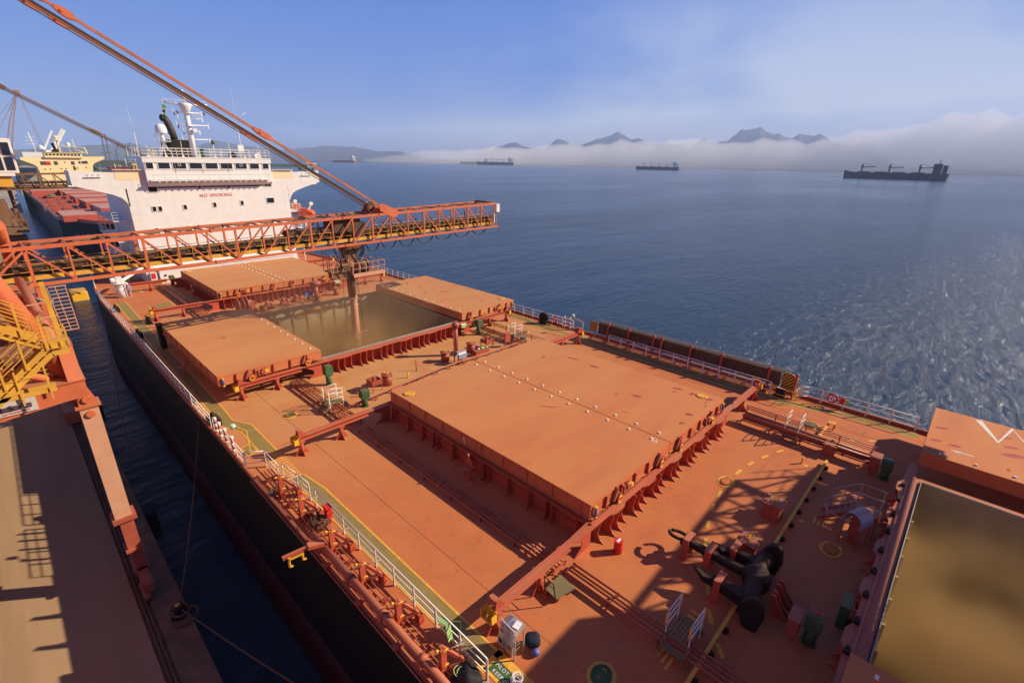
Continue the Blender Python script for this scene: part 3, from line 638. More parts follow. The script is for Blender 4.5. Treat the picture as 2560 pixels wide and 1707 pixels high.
def festoon(label, dy):
    r = thing('festoon_cable', label, 'cable loop', (9, 27.6 + dy, 8.8))
    xs = [1.35, 3.0, 4.95, 7.1, 9.5, 12.0, 14.65, 17.2]
    for a, b in zip(xs[:-1], xs[1:]):
        q = MB(); s = .95 - .02 * a
        for e in (0, .07): q.tube([(a + .08 + (b - a - .16) * t, 27.6 + dy + e, bz(a) - .05 + (bz(b) - bz(a)) * t - s * (1 - abs(2 * t - 1) ** 2.6)) for t in [i / 14 for i in range(15)]], .035, 6)
        q.build('cable_loop', 'cable', r)
    return r
festoon('row of sagging black power cables hanging in loops under the tip of the orange boom', 0)

q = MB(); q.bb(-4, 5, -23.6, -19.2, 8.4, 11.7); q.bb(5, 12, -22.6, -20.4, 8.5, 8.6); q.bb(-20, -4, -22.6, -20.4, 8.4, 8.5); q.build('shadow_blocker', 'brown', b2)  # solid box and plates added on the unseen boom to deepen the deck shadow
# ------------------------------------------------------------ accommodation block
H = thing('accommodation_block', 'white ship deckhouse with wide bridge wings and red NO SMOKING lettering', 'deckhouse', (0, 64.5, 0))
FY = 64.5
q = MB(); q.bb(-10.15, 9.95, FY, 80, 0, 12.0); q.bb(-15.1, 15.1, FY + 1.2, 68.5, 12.05, 12.25)
# wings as front plates with curved lower edge
for s in (-1, 1):
    pl = [(s * 7.5, 12.0), (s * 7.5, 14.25), (s * 10.95, 14.25), (s * 11.0, 13.95), (s * 15.1, 14.15), (s * 15.1, 12.45), (s * 13.0, 11.85), (s * 11.5, 11.35), (s * 10.7, 10.95), (s * 10.3, 10.4), (s * 10.1, 9.9), (s * 10.0, 9.9), (s * 10.0, 12.0)]
    q.prism(pl, 'y', FY, FY + .12)
    q.prism([(s * 15.1, 12.45), (s * 15.1, 14.15), (s * 15.0, 14.15), (s * 15.0, 12.45)], 'y', FY + .12, 68.5)
    q.prism([(s * 15.1, 12.45), (s * 13.0, 11.85), (s * 11.5, 11.35), (s * 11.5, 12.0), (s * 15.1, 12.6)], 'y', FY + .12, 67.5)
    q.bb(s * 7.5, s * 15.1, 68.4, 68.5, 12.2, 13.3)
q.bb(-10.1, 9.9, 68, 80, 12.0, 13.0)
for z in (10.45, 8.0, 5.4, 2.7): q.bb(-10.15, 9.95, FY - .012, FY, z, z + .035)
for x in (-9.3, 9.2): q.bb(x, x + .03, FY - .012, FY, 8.0, 13.4)
q.build('wall', 'white', H)
for s in (-1, 1): q = MB(); q.bb(s * 8.0, s * 10.9, FY - .02, FY, 13.05, 13.95); q.bb(s * 8.0, s * 11.0, FY - .3, FY, 14.25, 14.32); q.build('wing_spray_panel', mat('rust_stained_white', (.80, .62, .38), .5, var=.06, streak=.3, scol=(.75, .45, .2)), H)
q = MB(); q.bb(-7.75, 7.65, FY - .55, 68, 12.6, 15.75); q.bb(-7.9, 7.8, FY - .7, 72, 15.75, 15.85); q.bb(-7.85, 7.75, FY - .66, FY - .56, 15.15, 15.75)
q.add([(-7.75, FY - .55, 12.6), (7.65, FY - .55, 12.6), (7.65, FY, 12.2), (-7.75, FY, 12.2)], [(0, 1, 2, 3)])
q.build('wheelhouse', 'white', H)
def wins(lst, yy, d=.03, par=H):
    for (a, b, c, e) in lst:
        q = MB(); f = .07
        for (p, r_, s_, t_) in ((a - f, b + f, c - f, c), (a - f, b + f, e, e + f), (a - f, a, c, e), (b, b + f, c, e)): q.bb(p, r_, yy - .06, yy + .02, s_, t_)
        w_ = q.build('window', 'white', par)
        q = MB(); q.bb(a, b, yy - .015, yy + .05, c, e); q.build('pane', 'glass', w_)
zb = lambda x: 14.42
bw = [(-7.55, -6.8), (-6.25, -5.0), (-4.65, -3.15), (-2.75, -1.3), (-.85, .6), (1.0, 2.45), (2.9, 4.35), (4.8, 6.0), (6.55, 7.35)]
wins([(a, b, zb(a), 15.12) for a, b in bw], FY - .55)
for x in (-3.9, 3.6):
    q = MB(); q.torus((x, FY - .62, 14.9), .17, .025, (0, 1, 0), 18, 6); q.build('clear_view_screen', 'whitebar', H)
wins([(-7.78, -6.8, 11.55, 12.2), (-2.1, -1.75, 11.85, 12.4), (1.5, 1.88, 11.85, 12.4), (6.55, 7.58, 11.95, 12.6), (-7.8, -7.4, 9.15, 9.74), (-7.14, -6.76, 9.15, 9.74), (-4.28, -3.9, 9.22, 9.8), (-.65, -.28, 9.35, 9.95), (2.94, 3.31, 9.45, 10.05), (6.62, 7.65, 9.6, 10.3)] + [(x, x + .34, 6.5, 7.0) for x in (-8, -4.2, -.6, 3, 6.6)] + [(x, x + .34, 3.8, 4.3) for x in (-8, -4.2, -.6, 3, 6.6)], FY)
text('NO SMOKING', .62, (-2.12, FY - .03, 10.72), (1, 0, .012), (0, 0, 1), mat('faded_red_lettering', (.55, .07, .04), .6), 'lettering', H, spacing=1.16, sx=.94)
q = MB(); q.bb(-7.5, 7.2, FY - 1.25, FY - .56, 12.92, 13.0)
for i in range(19):
    x = -6.6 + i * .74; q.prism([(FY - .5, 12.92), (FY - 1.1, 12.92), (FY - .5, 12.6)], 'x', x - .03, x + .03); q.tube([(x, FY - .95, 12.85), (x, FY - 1.25, 12.8)], .08, 8)
q.build('catwalk', 'white', H)
q = MB()
for i in range(12): x = -7.2 + i * 1.28; q.beam((x, FY - 1.2, 13.0), (x, FY - 1.2, 13.65), .025)
q.beam((-7.2, FY - 1.2, 13.65), (7.0, FY - 1.2, 13.65), .03); q.beam((-7.2, FY - 1.2, 13.3), (7.0, FY - 1.2, 13.3), .02)
q.beam((-4.7, FY - .58, 14.2), (2.6, FY - .58, 14.2), .03); q.beam((-5, FY - .6, 15.28), (5, FY - .6, 15.28), .03)
for x in (-4.4, -1.2, 1.9): q.beam((x, FY - .62, 13.9), (x, FY - .62, 15.5), .03)
q.build('catwalk_rail', 'grey', H)
q = MB()
for s in (-1, 1): q.bb(s * 12.2, s * 13.8, FY - .2, FY, 13.42, 13.47)
q.build('wing_ledge', 'white', H)
for s in (-1, 1):
    for i in range(3): q = MB(); q.torus((s * (12.45 + i * .52), FY - .01, 13.62), .1, .025, (0, 1, 0), 12, 5); q.build('fairlead_ring', 'grey', H)
# lower house and side galleries
q = MB(); q.bb(-8.9, 9.0, 63.2, FY, 0, 1.75); q.bb(-9.1, 9.1, 63.1, FY, 1.75, 1.82)
for s in (-1, 1):
    for z in (2.8, 5.4, 8.0):
        q.bb(s * 10.0, s * 12.0, 65.5, 80, z, z + .1)
        for i in range(4): q.beam((s * 11.9, 66 + i * 4, z - 2.6), (s * 11.9, 66 + i * 4, z), .09)
    for i in range(18): q.bb(s * 10.5, s * 11.4, 67 + i * .22, 67.2 + i * .22, .3 + i * .14, .34 + i * .14); q.bb(s * 10.5, s * 11.4, 71 - i * .22, 71.2 - i * .22, 2.9 + i * .14, 2.94 + i * .14); q.bb(s * 10.5, s * 11.4, 67 + i * .22, 67.2 + i * .22, 5.5 + i * .14, 5.54 + i * .14)
q.build('lower_house', 'white', H)
q = MB()
for s in (-1, 1):
    for z in (2.9, 5.5, 8.1):
        for h in (.35, .7, 1.05): q.beam((s * 12, 65.5, z + h), (s * 12, 80, z + h), .035); q.beam((s * 10, 65.5, z + h), (s * 12, 65.5, z + h), .035)
        for i in range(10): q.beam((s * 12, 65.5 + i * 1.6, z), (s * 12, 65.5 + i * 1.6, z + 1.05), .035)
q.build('gallery_rail', 'whitebar', H)
q = MB(); q.cyl((-8.3, 63.19, 1.0), .14, .05, 14, 0, None, (0, -1, 0)); q.build('porthole', 'glass', H)
q = MB(); q.bb(-9.9, -9.2, 63.3, 63.9, .1, 1.7, 0); q.bb(-9.75, -9.35, 63.22, 63.3, .75, 1.45, 1); q.build('fire_locker', ['white', 'redclean'], H)
q = MB(); q.bb(-1.3, -.6, 63.0, 63.2, 1.0, 1.4); q.build('notice', 'blue', H)
q = MB(); q.bb(2.5, 2.9, 63.1, 63.2, 1.3, 1.45); q.build('notice', 'yellow', H)
# monkey island rail
q = MB()
for h in (.36, .72, 1.08):
    for a, b in (((-7.8, FY - .6), (7.7, FY - .6)), ((-7.8, FY - .6), (-7.8, 72)), ((7.7, FY - .6), (7.7, 72)), ((-7.8, 72), (7.7, 72))): q.beam((*a, 15.85 + h), (*b, 15.85 + h), .04)
for i in range(13):
    x = -7.8 + i * 1.29; q.beam((x, FY - .6, 15.85), (x, FY - .6, 16.93), .045); q.beam((x, 72, 15.85), (x, 72, 16.93), .045)
for i in range(6):
    for x in (-7.8, 7.7): q.beam((x, FY - .6 + i * 1.6, 15.85), (x, FY - .6 + i * 1.6, 16.93), .045)
for i in range(8): x = -7 + i * 1.9; q.prism([(x - .15, 15.85), (x + .15, 15.85), (x, 16.4)], 'y', FY - .45, FY - .4); q.beam((x, FY - .43, 16.2), (x - .0, FY - .43, 17.2 + .3 * (i % 3)), .05)
q.build('roof_rail', 'whitebar', H)
q = MB()
for s in (-1, 1):
    x = s * 15.0
    for a in (0, -1.3 * s): q.beam((x + a, FY + .2, 14.15), (x + a, FY + .2, 15.2), .05)
    q.beam((x, FY + .2, 15.2), (x - 1.6 * s, FY + .2, 15.25), .07); q.beam((x, FY + .2, 14.7), (x - 1.6 * s, FY + .2, 14.7), .04)
    q.cyl((x - .6 * s, FY + .3, 14.2), .12, .5, 8, 1)
    q.sphere((x - 2.6 * s, FY + .3, 14.4), .22, 10, 1, (1.3, .8, .9))
q.build('wing_end_rail', ['whitebar', 'greend'], H)
# radar mast
m = thing('radar_mast', 'tall white radar mast with cross-arms on the deckhouse roof', 'mast', (-.7, 68, 15.85))
q = MB(); q.tube([(-.85, 68, 15.85), (-.85, 68, 22.4)], .36, 14, 0, True, .30); q.lathe((-.85, 68, 21.2), [(.3, 0), (.75, 1.1), (.8, 1.4), (.3, 1.5)], 14)
q.tube([(-.85, 68, 22.6), (-.85, 68, 24.3)], .12, 8); q.tube([(-1.1, 68, 22.6), (-.9, 68, 24)], .05, 6); q.tube([(-.5, 68, 22.6), (-.8, 68, 24)], .05, 6)
q.build('column', 'white', m)
for z, a, b, r_ in ((22.5, -3.4, 1.8, .12), (21.5, -2.4, .9, .06), (20.75, -2.0, .9, .05), (19.95, -2.3, 1.5, .07), (19.1, -1.6, .3, .05), (18.15, -1.9, 1.4, .06)):
    q = MB(); q.tube([(a, 68, z + (.15 if r_ > .1 else 0)), (-.85, 68, z - (.12 if r_ > .1 else 0)), (b, 68, z + (.15 if r_ > .1 else .05))], r_, 8); q.bb(a - .04, a + .04, 67.9, 68.1, z - .1, z + .45); q.bb(b - .08, b + .08, 67.9, 68.1, z - .35, z + .25); q.build('cross_arm', 'white', m)
q = MB()
for z in (21.9, 20.3, 19.6): q.cyl((-.6, 67.9, z - .5), .5, .05, 12)
for a in (-2.9, -1.9, .2, 1.2): q.beam((a, 67.8, 22.6), (a, 67.8, 23.0), .04)
q.beam((-3.3, 67.8, 23.0), (1.7, 67.8, 23.0), .04); q.cyl((-.35, 67.6, 19.3), .28, .3, 14, 0, None, (0, -1, 0))
for h in (.3, .6): q.beam((-.2, 67.6, 20.8 + h), (.6, 67.6, 20.8 + h), .03)
for x in (-.2, .2, .6): q.beam((x, 67.6, 20.8), (x, 67.6, 21.4), .03)
q.build('mast_platform', 'white', m)
q = MB(); q.bb(-2.0, .25, 67.75, 67.95, 23.68, 23.86); q.build('radar_scanner', 'grey', m)
for x, z in ((-2.3, 21.1), (-1.9, 21.3), (-2.1, 19.5), (-1.6, 18.8), (1.3, 21.3)):
    q = MB(); q.cyl((x, 68, z), .08, .42, 8); q.build('signal_lamp', mat('dark_red_lamp', (.10, .02, .02), .4), m)
q = MB(); q.sphere((0, 0, 0), .001, 6)
m = thing('satellite_dome', 'white satellite dome on a braced stand beside the funnel pipe', 'antenna', (-4.45, 67, 17))
q = MB(); q.lathe((-4.45, 67, 18.72), [(.62, 0), (.66, .1), (.66, .55), (.6, .85), (.42, 1.08), (.2, 1.17)], 22); q.build('radome', mat('radome_white', (.8, .8, .78), .35, var=.02), m)
q = MB()
for a, b in ((-5.1, 66.4), (-3.8, 66.4), (-3.8, 67.6), (-5.1, 67.6)): q.beam((a, b, 15.85), (-4.45, 67, 17.7), .07)
q.cyl((-4.45, 67, 17.5), .3, 1.2, 12, 0, .2); q.cyl((-4.45, 67, 17.72), .85, .05, 16); q.torus((-4.45, 67, 18.5), .85, .025, (0, 0, 1), 20, 5); q.torus((-4.45, 67, 18.15), .85, .02, (0, 0, 1), 20, 5)
for i in range(8): a = i * .785; q.beam((-4.45 + .85 * math.cos(a), 67 + .85 * math.sin(a), 17.75), (-4.45 + .85 * math.cos(a), 67 + .85 * math.sin(a), 18.5), .03)
q.build('stand', 'white', m)
f = thing('funnel', 'black ship funnel with a leaning dark exhaust pipe behind the radar mast', 'funnel', (-.5, 76, 13))
q = MB(); q.bb(-2.0, 1.0, 75, 80, 12.9, 18.2); q.build('casing', 'black', f, bevel=.1)
q = MB(); q.tube([(-1.0, 76, 18.2), (-1.15, 76, 19.4), (-1.45, 76, 20.6), (-1.75, 76, 21.1), (-2.0, 76.3, 21.15)], .48, 14); q.build('exhaust_pipe', mat('sooty_steel', (.06, .05, .045), .6, metal=.3), f)
q = MB()
P = [(-3.2, 69, 22.3)]
for i in range(8):
    q.add([(-3.25 - .03 * i, 69 + .04 * math.sin(i), 22.4 - .2 * i), (-2.85 + .05 * math.sin(i) - .05 * i, 69 + .06 * math.cos(i * 1.3), 22.3 - .2 * i), (-2.9 + .05 * math.sin(i + 1) - .05 * i, 69 + .06 * math.cos(i * 1.3 + 1.3), 22.1 - .2 * i), (-3.28 - .03 * i, 69 + .04 * math.sin(i + 1), 22.2 - .2 * i)], [(0, 1, 2, 3)], 0 if i in (0, 1, 6, 7) else (1 if i in (2, 5) else 2))
tag(q.build('courtesy_flag', ['flag_g', 'flag_y', 'flag_b'], fix=False), 'small green, yellow and blue flag hanging limp from the radar mast yard', 'flag')
for x, y, z, h, lb in ((5.72, 69, 15.85, 9.4, 'long white whip antenna right of the radar mast'), (-7.6, 66, 15.85, 5.6, 'white whip antenna at the quay-side corner of the deckhouse roof')):
    q = MB(); q.tube([(x, y, z), (x - .02, y, z + h * .5)], .06, 6, 0, True, .04); q.tube([(x - .02, y, z + h * .5), (x - .15, y, z + h)], .03, 5, 0, True, .015)
    if x > 0: q.tube([(x, y, z + 5.2), (x + 1.4, y, z + 6.3)], .025, 5); q.bb(x - .5, x + .3, y - .2, y + .2, z + .9, z + 1.8)
    tag(q.build('whip_antenna', 'white'), lb, 'antenna')
q = MB(); q.tube([(1.1, 66, 15.85), (1.1, 66, 17.6)], .05, 6); q.cyl((.9, 65.9, 17.8), .22, .45, 12, 1, .26, (1, -.4, 0)); q.build
tag(q.build('searchlight', ['white', 'greend']), 'green searchlight on a white post on the deckhouse roof', 'searchlight')
q = MB(); q.cyl((-.35, 66, 15.86), .24, 1.0, 12); q.cyl((-.35, 66, 16.86), .3, .08, 12); tag(q.build('mushroom_vent', 'greend'), 'dark green vent on the deckhouse roof beside the radar mast', 'vent')
for x, c in ((-6.2, 'grey'), (-4.6, 'black'), (3.3, 'black'), (6.6, 'white')):
    q = MB(); q.bb(x - .4, x + .4, 65.4, 66.1, 15.86, 16.45); q.cyl((x + .1, 65.7, 16.45), .18, .2, 10)
    tag(q.build('roof_locker', c), {-6.2: 'grey locker on the deckhouse roof near the quay-side corner', -4.6: 'black locker under the satellite dome stand', 3.3: 'black locker on the deckhouse roof behind the middle of the rail', 6.6: 'white locker on the deckhouse roof near the seaward corner'}[x], 'locker', 'lockers on the deckhouse roof')
lb = thing('lifeboat', 'orange enclosed lifeboat hanging beside the seaward wall of the deckhouse', 'lifeboat', (12.9, 68, 7.8))
q = MB()
rings = [(63.4, .15, .3), (64.2, .8, .9), (65.6, 1.05, 1.1), (68.6, 1.05, 1.1), (70.6, .9, 1.0), (71.4, .3, .5)]
vs = []
for y, a, b in rings:
    for j in range(12): t = 2 * math.pi * j / 12; vs.append((12.9 + a * math.cos(t), y, 7.75 + b * .62 * math.sin(t)))
q.add(vs, [(i * 12 + j, i * 12 + (j + 1) % 12, i * 12 + 12 + (j + 1) % 12, i * 12 + 12 + j) for i in range(5) for j in range(12)] + [tuple(range(12)), tuple(range(60, 72))], 0, True)
q.bb(12.3, 13.5, 69.2, 70.6, 8.2, 8.85); q.build('boat_hull', 'lifeorange', lb, bevel=.05)
q = MB(); q.bb(12.5, 13.3, 69.18, 69.2, 8.4, 8.7); q.bb(12.28, 12.3, 69.4, 70.4, 8.4, 8.7); q.build('cabin_window', 'glass', lb)
dv = thing('lifeboat_davit', 'pair of white davit arms holding the orange lifeboat', 'davit', (12.9, 66, 5.5))
for y in (64.6, 70.5):
    q = MB(); q.beam((12.0, y, 5.5), (12.4, y, 7.6), .3, .2); q.beam((12.4, y, 7.6), (13.3, y - .1, 9.2), .3, .2); q.cyl((13.25, y - .3, 9.2), .3, .3, 12, 0, None, (0, 1, 0)); q.build('davit_arm', 'white', dv)
# ------------------------------------------------------------ ship loader portal on the quay (left edge)
L = thing('ship_loader', 'orange and yellow ship loader portal on the quay with stairs, tubes and sign board', 'ship loader', (-24, 16, QZ))
q = MB(); q.bb(-21.72, -21.02, 14.0, 14.7, -1.5, 4.85); q.build('leg_column', 'sand', L)
q = MB(); q.bb(-21.85, -20.85, 13.85, 14.85, -1.75, -1.5); q.bb(-21.60, -21.02, 14.05, 14.65, -3.55, -1.75); q.bb(-21.7, -20.92, 13.9, 14.8, -3.68, -3.55); q.bb(-21.54, -21.02, 14.08, 14.62, -4.95, -3.68); q.bb(-21.62, -20.95, 13.9, 14.8, -5.06, -4.95); q.bb(-21.48, -21.05, 14.1, 14.6, -5.7, -5.06)
for y in (13.2, 15.5): q.bb(-21.55, -21.1, y - .5, y + .5, -5.6, -4.9); q.cyl((-21.6, y - .3, -5.85), .3, .35, 14, 0, None, (1, 0, 0)); q.cyl((-21.6, y + .35, -5.85), .3, .35, 14, 0, None, (1, 0, 0))
q.bb(-21.5, -21.05, 12.5, 16.2, -5.25, -4.95)
q.build('bogie', 'pipe', L)
q = MB(); q.bb(-21.85, -20.9, 13.9, 14.8, 4.85, 4.98); q.prism([(-21.7, 4.98), (-21.0, 4.98), (-21.05, 5.3), (-21.2, 5.65), (-21.55, 5.65), (-21.68, 5.3)], 'y', 14.0, 14.1); q.prism([(-21.7, 4.98), (-21.0, 4.98), (-21.2, 5.65), (-21.55, 5.65)], 'y', 14.6, 14.7); q.cyl((-21.36, 13.9, 5.28), .17, .9, 16, 0, None, (0, 1, 0)); q.cyl((-21.37, 13.9, 4.52), .17, .1, 16, 0, None, (0, 1, 0)); q.build('pin_bearing', 'orange', L)
q = MB(); q.prism([(-21.24, 6.45), (-30, 6.3), (-30, 5.3), (-24.2, 5.42), (-22.1, 5.62), (-21.24, 5.65)], 'y', 13.36, 15.2)
q.prism([(13.36, 6.45), (14.9, 6.45), (14.9, 8.0), (14.2, 8.0)], 'x', -21.8, -21.26); q.bb(-21.9, -21.25, 13.8, 15.0, 7.96, 8.08); q.bb(-30, -21.2, 13.3, 15.25, 6.45, 6.5)
q.bb(-22.2, -21.3, 15.2, 40, 5.7, 6.4)
q.build('portal_beam', 'orange', L)
q = MB()
for i, (a, b) in enumerate([((-21.7, 14.4, 6.5), (-24.9, 14.6, 17.0))]): q.tube([a, b], .40, 18)
q.tube([(-21.75, 14.2, 6.2), (-25.2, 14.3, 8.2)], .16, 12); q.tube([(-21.6, 14.6, 6.5), (-22.2, 26, 9)], .22, 12); q.tube([(-22.3, 40, 6.4), (-22.3, 27.5, 12)], .3, 12)
q.build('tubular_brace', 'orange', L)
q = MB(); q.bb(-24.9, -22.95, 13.29, 13.33, 5.63, 6.24); q.build('sign_board', mat('sign_grey', (.55, .52, .47), .6, var=.05, dust=.2), L)
text('M S A', .36, (-24.32, 13.28, 5.82), (1, 0, .01), (0, 0, 1), mat('sign_lettering', (.06, .05, .04), .6), 'lettering', L, spacing=1.05, sx=1.12)
text('tecnologia com Movimentação', .115, (-24.6, 13.28, 5.68), (1, 0, .02), (0, 0, 1), 'redclean', 'lettering', L, sx=.98)
# stairs
q = MB()
for y in (12.55, 13.1):
    for dz in (0, -.34): q.beam((-26.0, y, 5.05 + dz + .05), (-22.0, y, 8.5 + dz), .05, .2); q.beam((-22.0, y, 8.5 + dz), (-21.45, y, 8.5 + dz), .05, .2)
    q.beam((-25.5, y, 11.2), (-22.3, y, 8.85), .05, .24); q.beam((-25.5, y, 10.8), (-22.3, y, 8.5), .05, .1)
    q.beam((-24.5, y, 6.62), (-22.2, y, 6.62), .05, .18)
for i in range(15): t = i / 14; q.bb(-26 + 4 * t, -25.75 + 4 * t, 12.57, 13.08, 4.95 + 3.4 * t, 4.99 + 3.4 * t); q.bb(-25.5 + 3.1 * t, -25.3 + 3.1 * t, 12.57, 13.08, 11.0 - 2.3 * t, 11.04 - 2.3 * t)
q.bb(-22.3, -21.4, 12.5, 14.2, 8.36, 8.4)
q.build('stair', 'lyellow', L)
q = MB()
for y in (12.5, 13.15):
    for h in (.45, .8, 1.15): q.beam((-26.0, y, 5.1 + h), (-22.0, y, 8.55 + h), .035); q.beam((-25.5, y, 11.3 + h), (-22.3, y, 8.9 + h), .035)
    for h in (.35, .6): q.beam((-22.0, y, 8.55 + h), (-21.4, y, 8.55 + h), .035)
    for i in range(6): x = -26 + i * .78; q.beam((x, y, 5.0 + (x + 26) * .862), (x, y, 6.3 + (x + 26) * .862), .07)
    for i in range(5): x = -25.5 + i * .7; q.beam((x, y, 11.2 - (x + 25.5) * .75), (x, y, 12.4 - (x + 25.5) * .75), .07)
    for x in (-21.95, -21.65, -21.4): q.beam((x, y, 8.4), (x, y, 9.2), .05)
    for x in (-24.2, -23.3, -22.4): q.beam((x, y, 6.2), (x, y, 7.7), .06)
    q.beam((-25, y, 7.3), (-22.3, y, 7.35), .03)
q.build('stair_rail', 'lyellow', L)
q = MB()
for x in (-21.1, -20.78, -20.45): q.beam((x - .1, 20, 7.1), (x - .22 if x < -20.5 else x - .15, 20, 9.5), .035)
for i in range(13): z = 7.1 + i * .2; q.beam((-21.25, 20, z), (-20.55, 20, z + .01), .05 if i % 3 == 0 else .03)
for z in (7.2, 8.0, 8.8): q.beam((-22.3, 20, z - .1), (-21.2, 20, z), .06)
q.build('hanging_ladder', 'sand', L)
q = MB(); q.beam((-21.50, 19, 10.0), (-21.40, 19, 6.9), .16, .2); q.bb(-22.2, -21.9, 18.4, 19.6, 7, 7.6)
q.build('cable_duct', 'lyellow', L)
q = MB(); q.beam((-21.5, 27.2, 8.4), (-21.45, 27.2, 4.8), .22); q.beam((-21.5, 29.8, 8.4), (-21.45, 29.8, 4.8), .22); q.beam((-22.7, 24, 8.5), (-22.25, 24, 8.4), .12); q.beam((-22.25, 24, 8.4), (-21.4, 24, 6.1), .16); q.beam((-22.25, 24, 8.4), (-21.7, 27, 8.5), .12)
q.bb(-21.75, -21.2, 41.5, 42.2, QZ, 5.7); q.bb(-22.2, -20.9, 39.0, 44.6, QZ + .1, QZ + 1.2)
for i in range(4): q.beam((-30, 20 + i * 5, 6.2), (-21.6, 20 + i * 5, 6.2), .3)
q.build('steel_frame', 'orange', L)
q = MB(); q.tube([(-21.85, 20.2, 9.0), (-21.25, 20.2, 8.55)], .06, 8); q.build('hydraulic_strut', 'grey', L)
q = MB(); q.bb(-30, -22.2, 18, 40, 5.2, 5.32); q.bb(-29, -22.4, 22, 34, 5.32, 6.9); q.bb(-24.2, -22.2, 16, 17.8, 6.6, 7.4)
for i in range(5): q.bb(-23.9 + .0 * i, -21.95, 15.6 + i * .5, 15.75 + i * .5, 6.55 + .12 * i, 6.7 + .12 * i)
q.build('machinery_deck', 'brown', L)
c = thing('operator_cab', 'white operator cab with tall dark windows hanging above the boom at the left edge', 'crane cab', (-22, 33, 14.5))
q = MB(); q.bb(-23.4, -20.45, 33.0, 35.2, 14.75, 16.9); q.bb(-23.4, -20.7, 33.0, 35.2, 14.55, 14.75); q.build('shell', 'white', c, bevel=.04)
for (x0, x1) in ((-20.98, -20.58), (-21.55, -21.12), (-22.2, -21.7)):
    for (z0, z1) in ((14.95, 15.75), (15.88, 16.65)): q = MB(); q.bb(x0, x1, 32.96, 33.02, z0, z1); q.build('window', 'glass', c)
for (y0, y1) in ((33.2, 34), (34.2, 35)):
    q = MB(); q.bb(-20.46, -20.42, y0, y1, 15.0, 16.6); q.build('window', 'glass', c)
q = MB(); q.bb(-22.9, -22.05, 30.5, 31.5, 10.7, 11.9); q.prism([(-22.9, 11.9), (-22.1, 11.5), (-22.4, 13.6), (-22.9, 14.6)], 'y', 30.9, 31.1); q.bb(-24, -20.9, 33.2, 35, 13.9, 14.5); q.beam((-22.6, 33, 14.4), (-22.3, 31, 11.9), .2)
tag(q.build('cab_bracket', 'lyellow'), 'yellow steel bracket with bolt holes carrying the white operator cab', 'bracket')
# third loader portal, dust brown, and a building block behind
t = thing('ship_loader', 'dust-brown ship loader portal standing farther along the quay behind the orange boom', 'ship loader', (-24, 98, QZ))
q = MB(); q.bb(-21.6, -19.6, 88, 90, QZ, 4.5); q.bb(-21.6, -19.6, 108, 110, QZ, 4.5); q.bb(-32, -19.2, 88, 110, 5.0, 5.6); q.beam((-22.5, 90, 11.6), (-19.3, 90, 5.4), .5, .5); q.bb(-34, -19.3, 90, 108, 11.4, 12.0); q.beam((-19.6, 104, 11.4), (-19.5, 104, 5.4), .5); q.bb(-30, -20.5, 94, 104, 5.6, 8.8)
q.build('portal', 'brown', t)
q = MB()
for i in range(9): q.beam((-19.25, 88 + i * 2.6, 5.6), (-19.25, 88 + i * 2.6, 6.7), .06)
for h in (.5, 1.1): q.beam((-19.25, 88, 5.6 + h), (-19.25, 109, 5.6 + h), .05)
q.build('railing', 'brown', t)
fl = thing('floating_fender', 'yellow floating fender block moored against the quay wall under the boom', 'fender', (-15, 104, SEA))
q = MB(); q.bb(-16.0, -13.6, 103.4, 107.5, SEA - .6, SEA + 1.6); q.build('block', 'yellow', fl, bevel=.15)
q = MB(); q.tube([(-15.5, 103.3, SEA + 1.4), (-18, 101, QZ)], .07, 5); q.tube([(-14.5, 103.3, SEA + 1.4), (-18.2, 103, QZ)], .07, 5); q.build('chain', 'cable', fl)
b = thing('quay_bollard', 'dark bollard with yellow cap and mooring lines on the shaded quay edge', 'bollard', (-20.55, 10.6, QZ))
q = MB(); q.lathe((-20.55, 10.6, QZ), [(.35, 0), (.35, .06), (.2, .1), (.18, .45), (.28, .55), (.26, .68), (.1, .72)], 18); q.build('body', 'black', b)
q = MB(); q.cyl((-20.55, 10.6, QZ + .72), .12, .03, 12); q.build('cap', 'yellow', b)
q = MB(); q.torus((-20.5, 10.6, QZ + .3), .42, .07, (.2, 0, 1), 18, 6); q.torus((-20.4, 10.3, QZ + .12), .6, .06, (0, 0, 1), 18, 6); q.build('rope_loop', 'dark', b)
for a, bb_, lb in (((-20.5, 10.6, QZ + .5), (-16.2, 19.5, -.1), 'thin mooring line from the quay bollard up to the ship amidships'), ((-20.5, 10.6, QZ + .5), (-16.2, -10, .0), 'mooring line running forward from the quay bollard across the gap')):
    q = MB(); q.tube([(a[0] + (bb_[0] - a[0]) * t, a[1] + (bb_[1] - a[1]) * t, a[2] + (bb_[2] - a[2]) * t - 1.2 * 4 * t * (1 - t) * .4) for t in [i / 16 for i in range(17)]], .035, 5); tag(q.build('mooring_line', 'dark'), lb, 'rope', 'mooring lines across the gap')
q = MB(); q.tube([(-16.5, 54 - 1.0, -.2), (-18.6, 38, -6), (-19.3, 30, -6.4)], .035, 5); tag(q.build('mooring_line', 'dark'), 'dark mooring line slanting from the ship deck edge to the quay below the boom', 'rope', 'mooring lines across the gap')
# low rubber fenders on the quay face
for i, y in enumerate((0, 22, 44, 66)):
    q = MB(); q.bb(-20.15, -19.55, y - .8, y + .8, -8.6, QZ - .3); q.bb(-19.55, -19.45, y - .7, y + .7, -8.4, QZ - .5)
    tag(q.build('quay_fender', 'rubber'), 'black rubber fender on the quay face, ' + ('nearest the viewer', 'beside the middle of the hull', 'below the far hatch covers', 'farthest, below the deckhouse')[i], 'fender', 'rubber fenders along the quay')
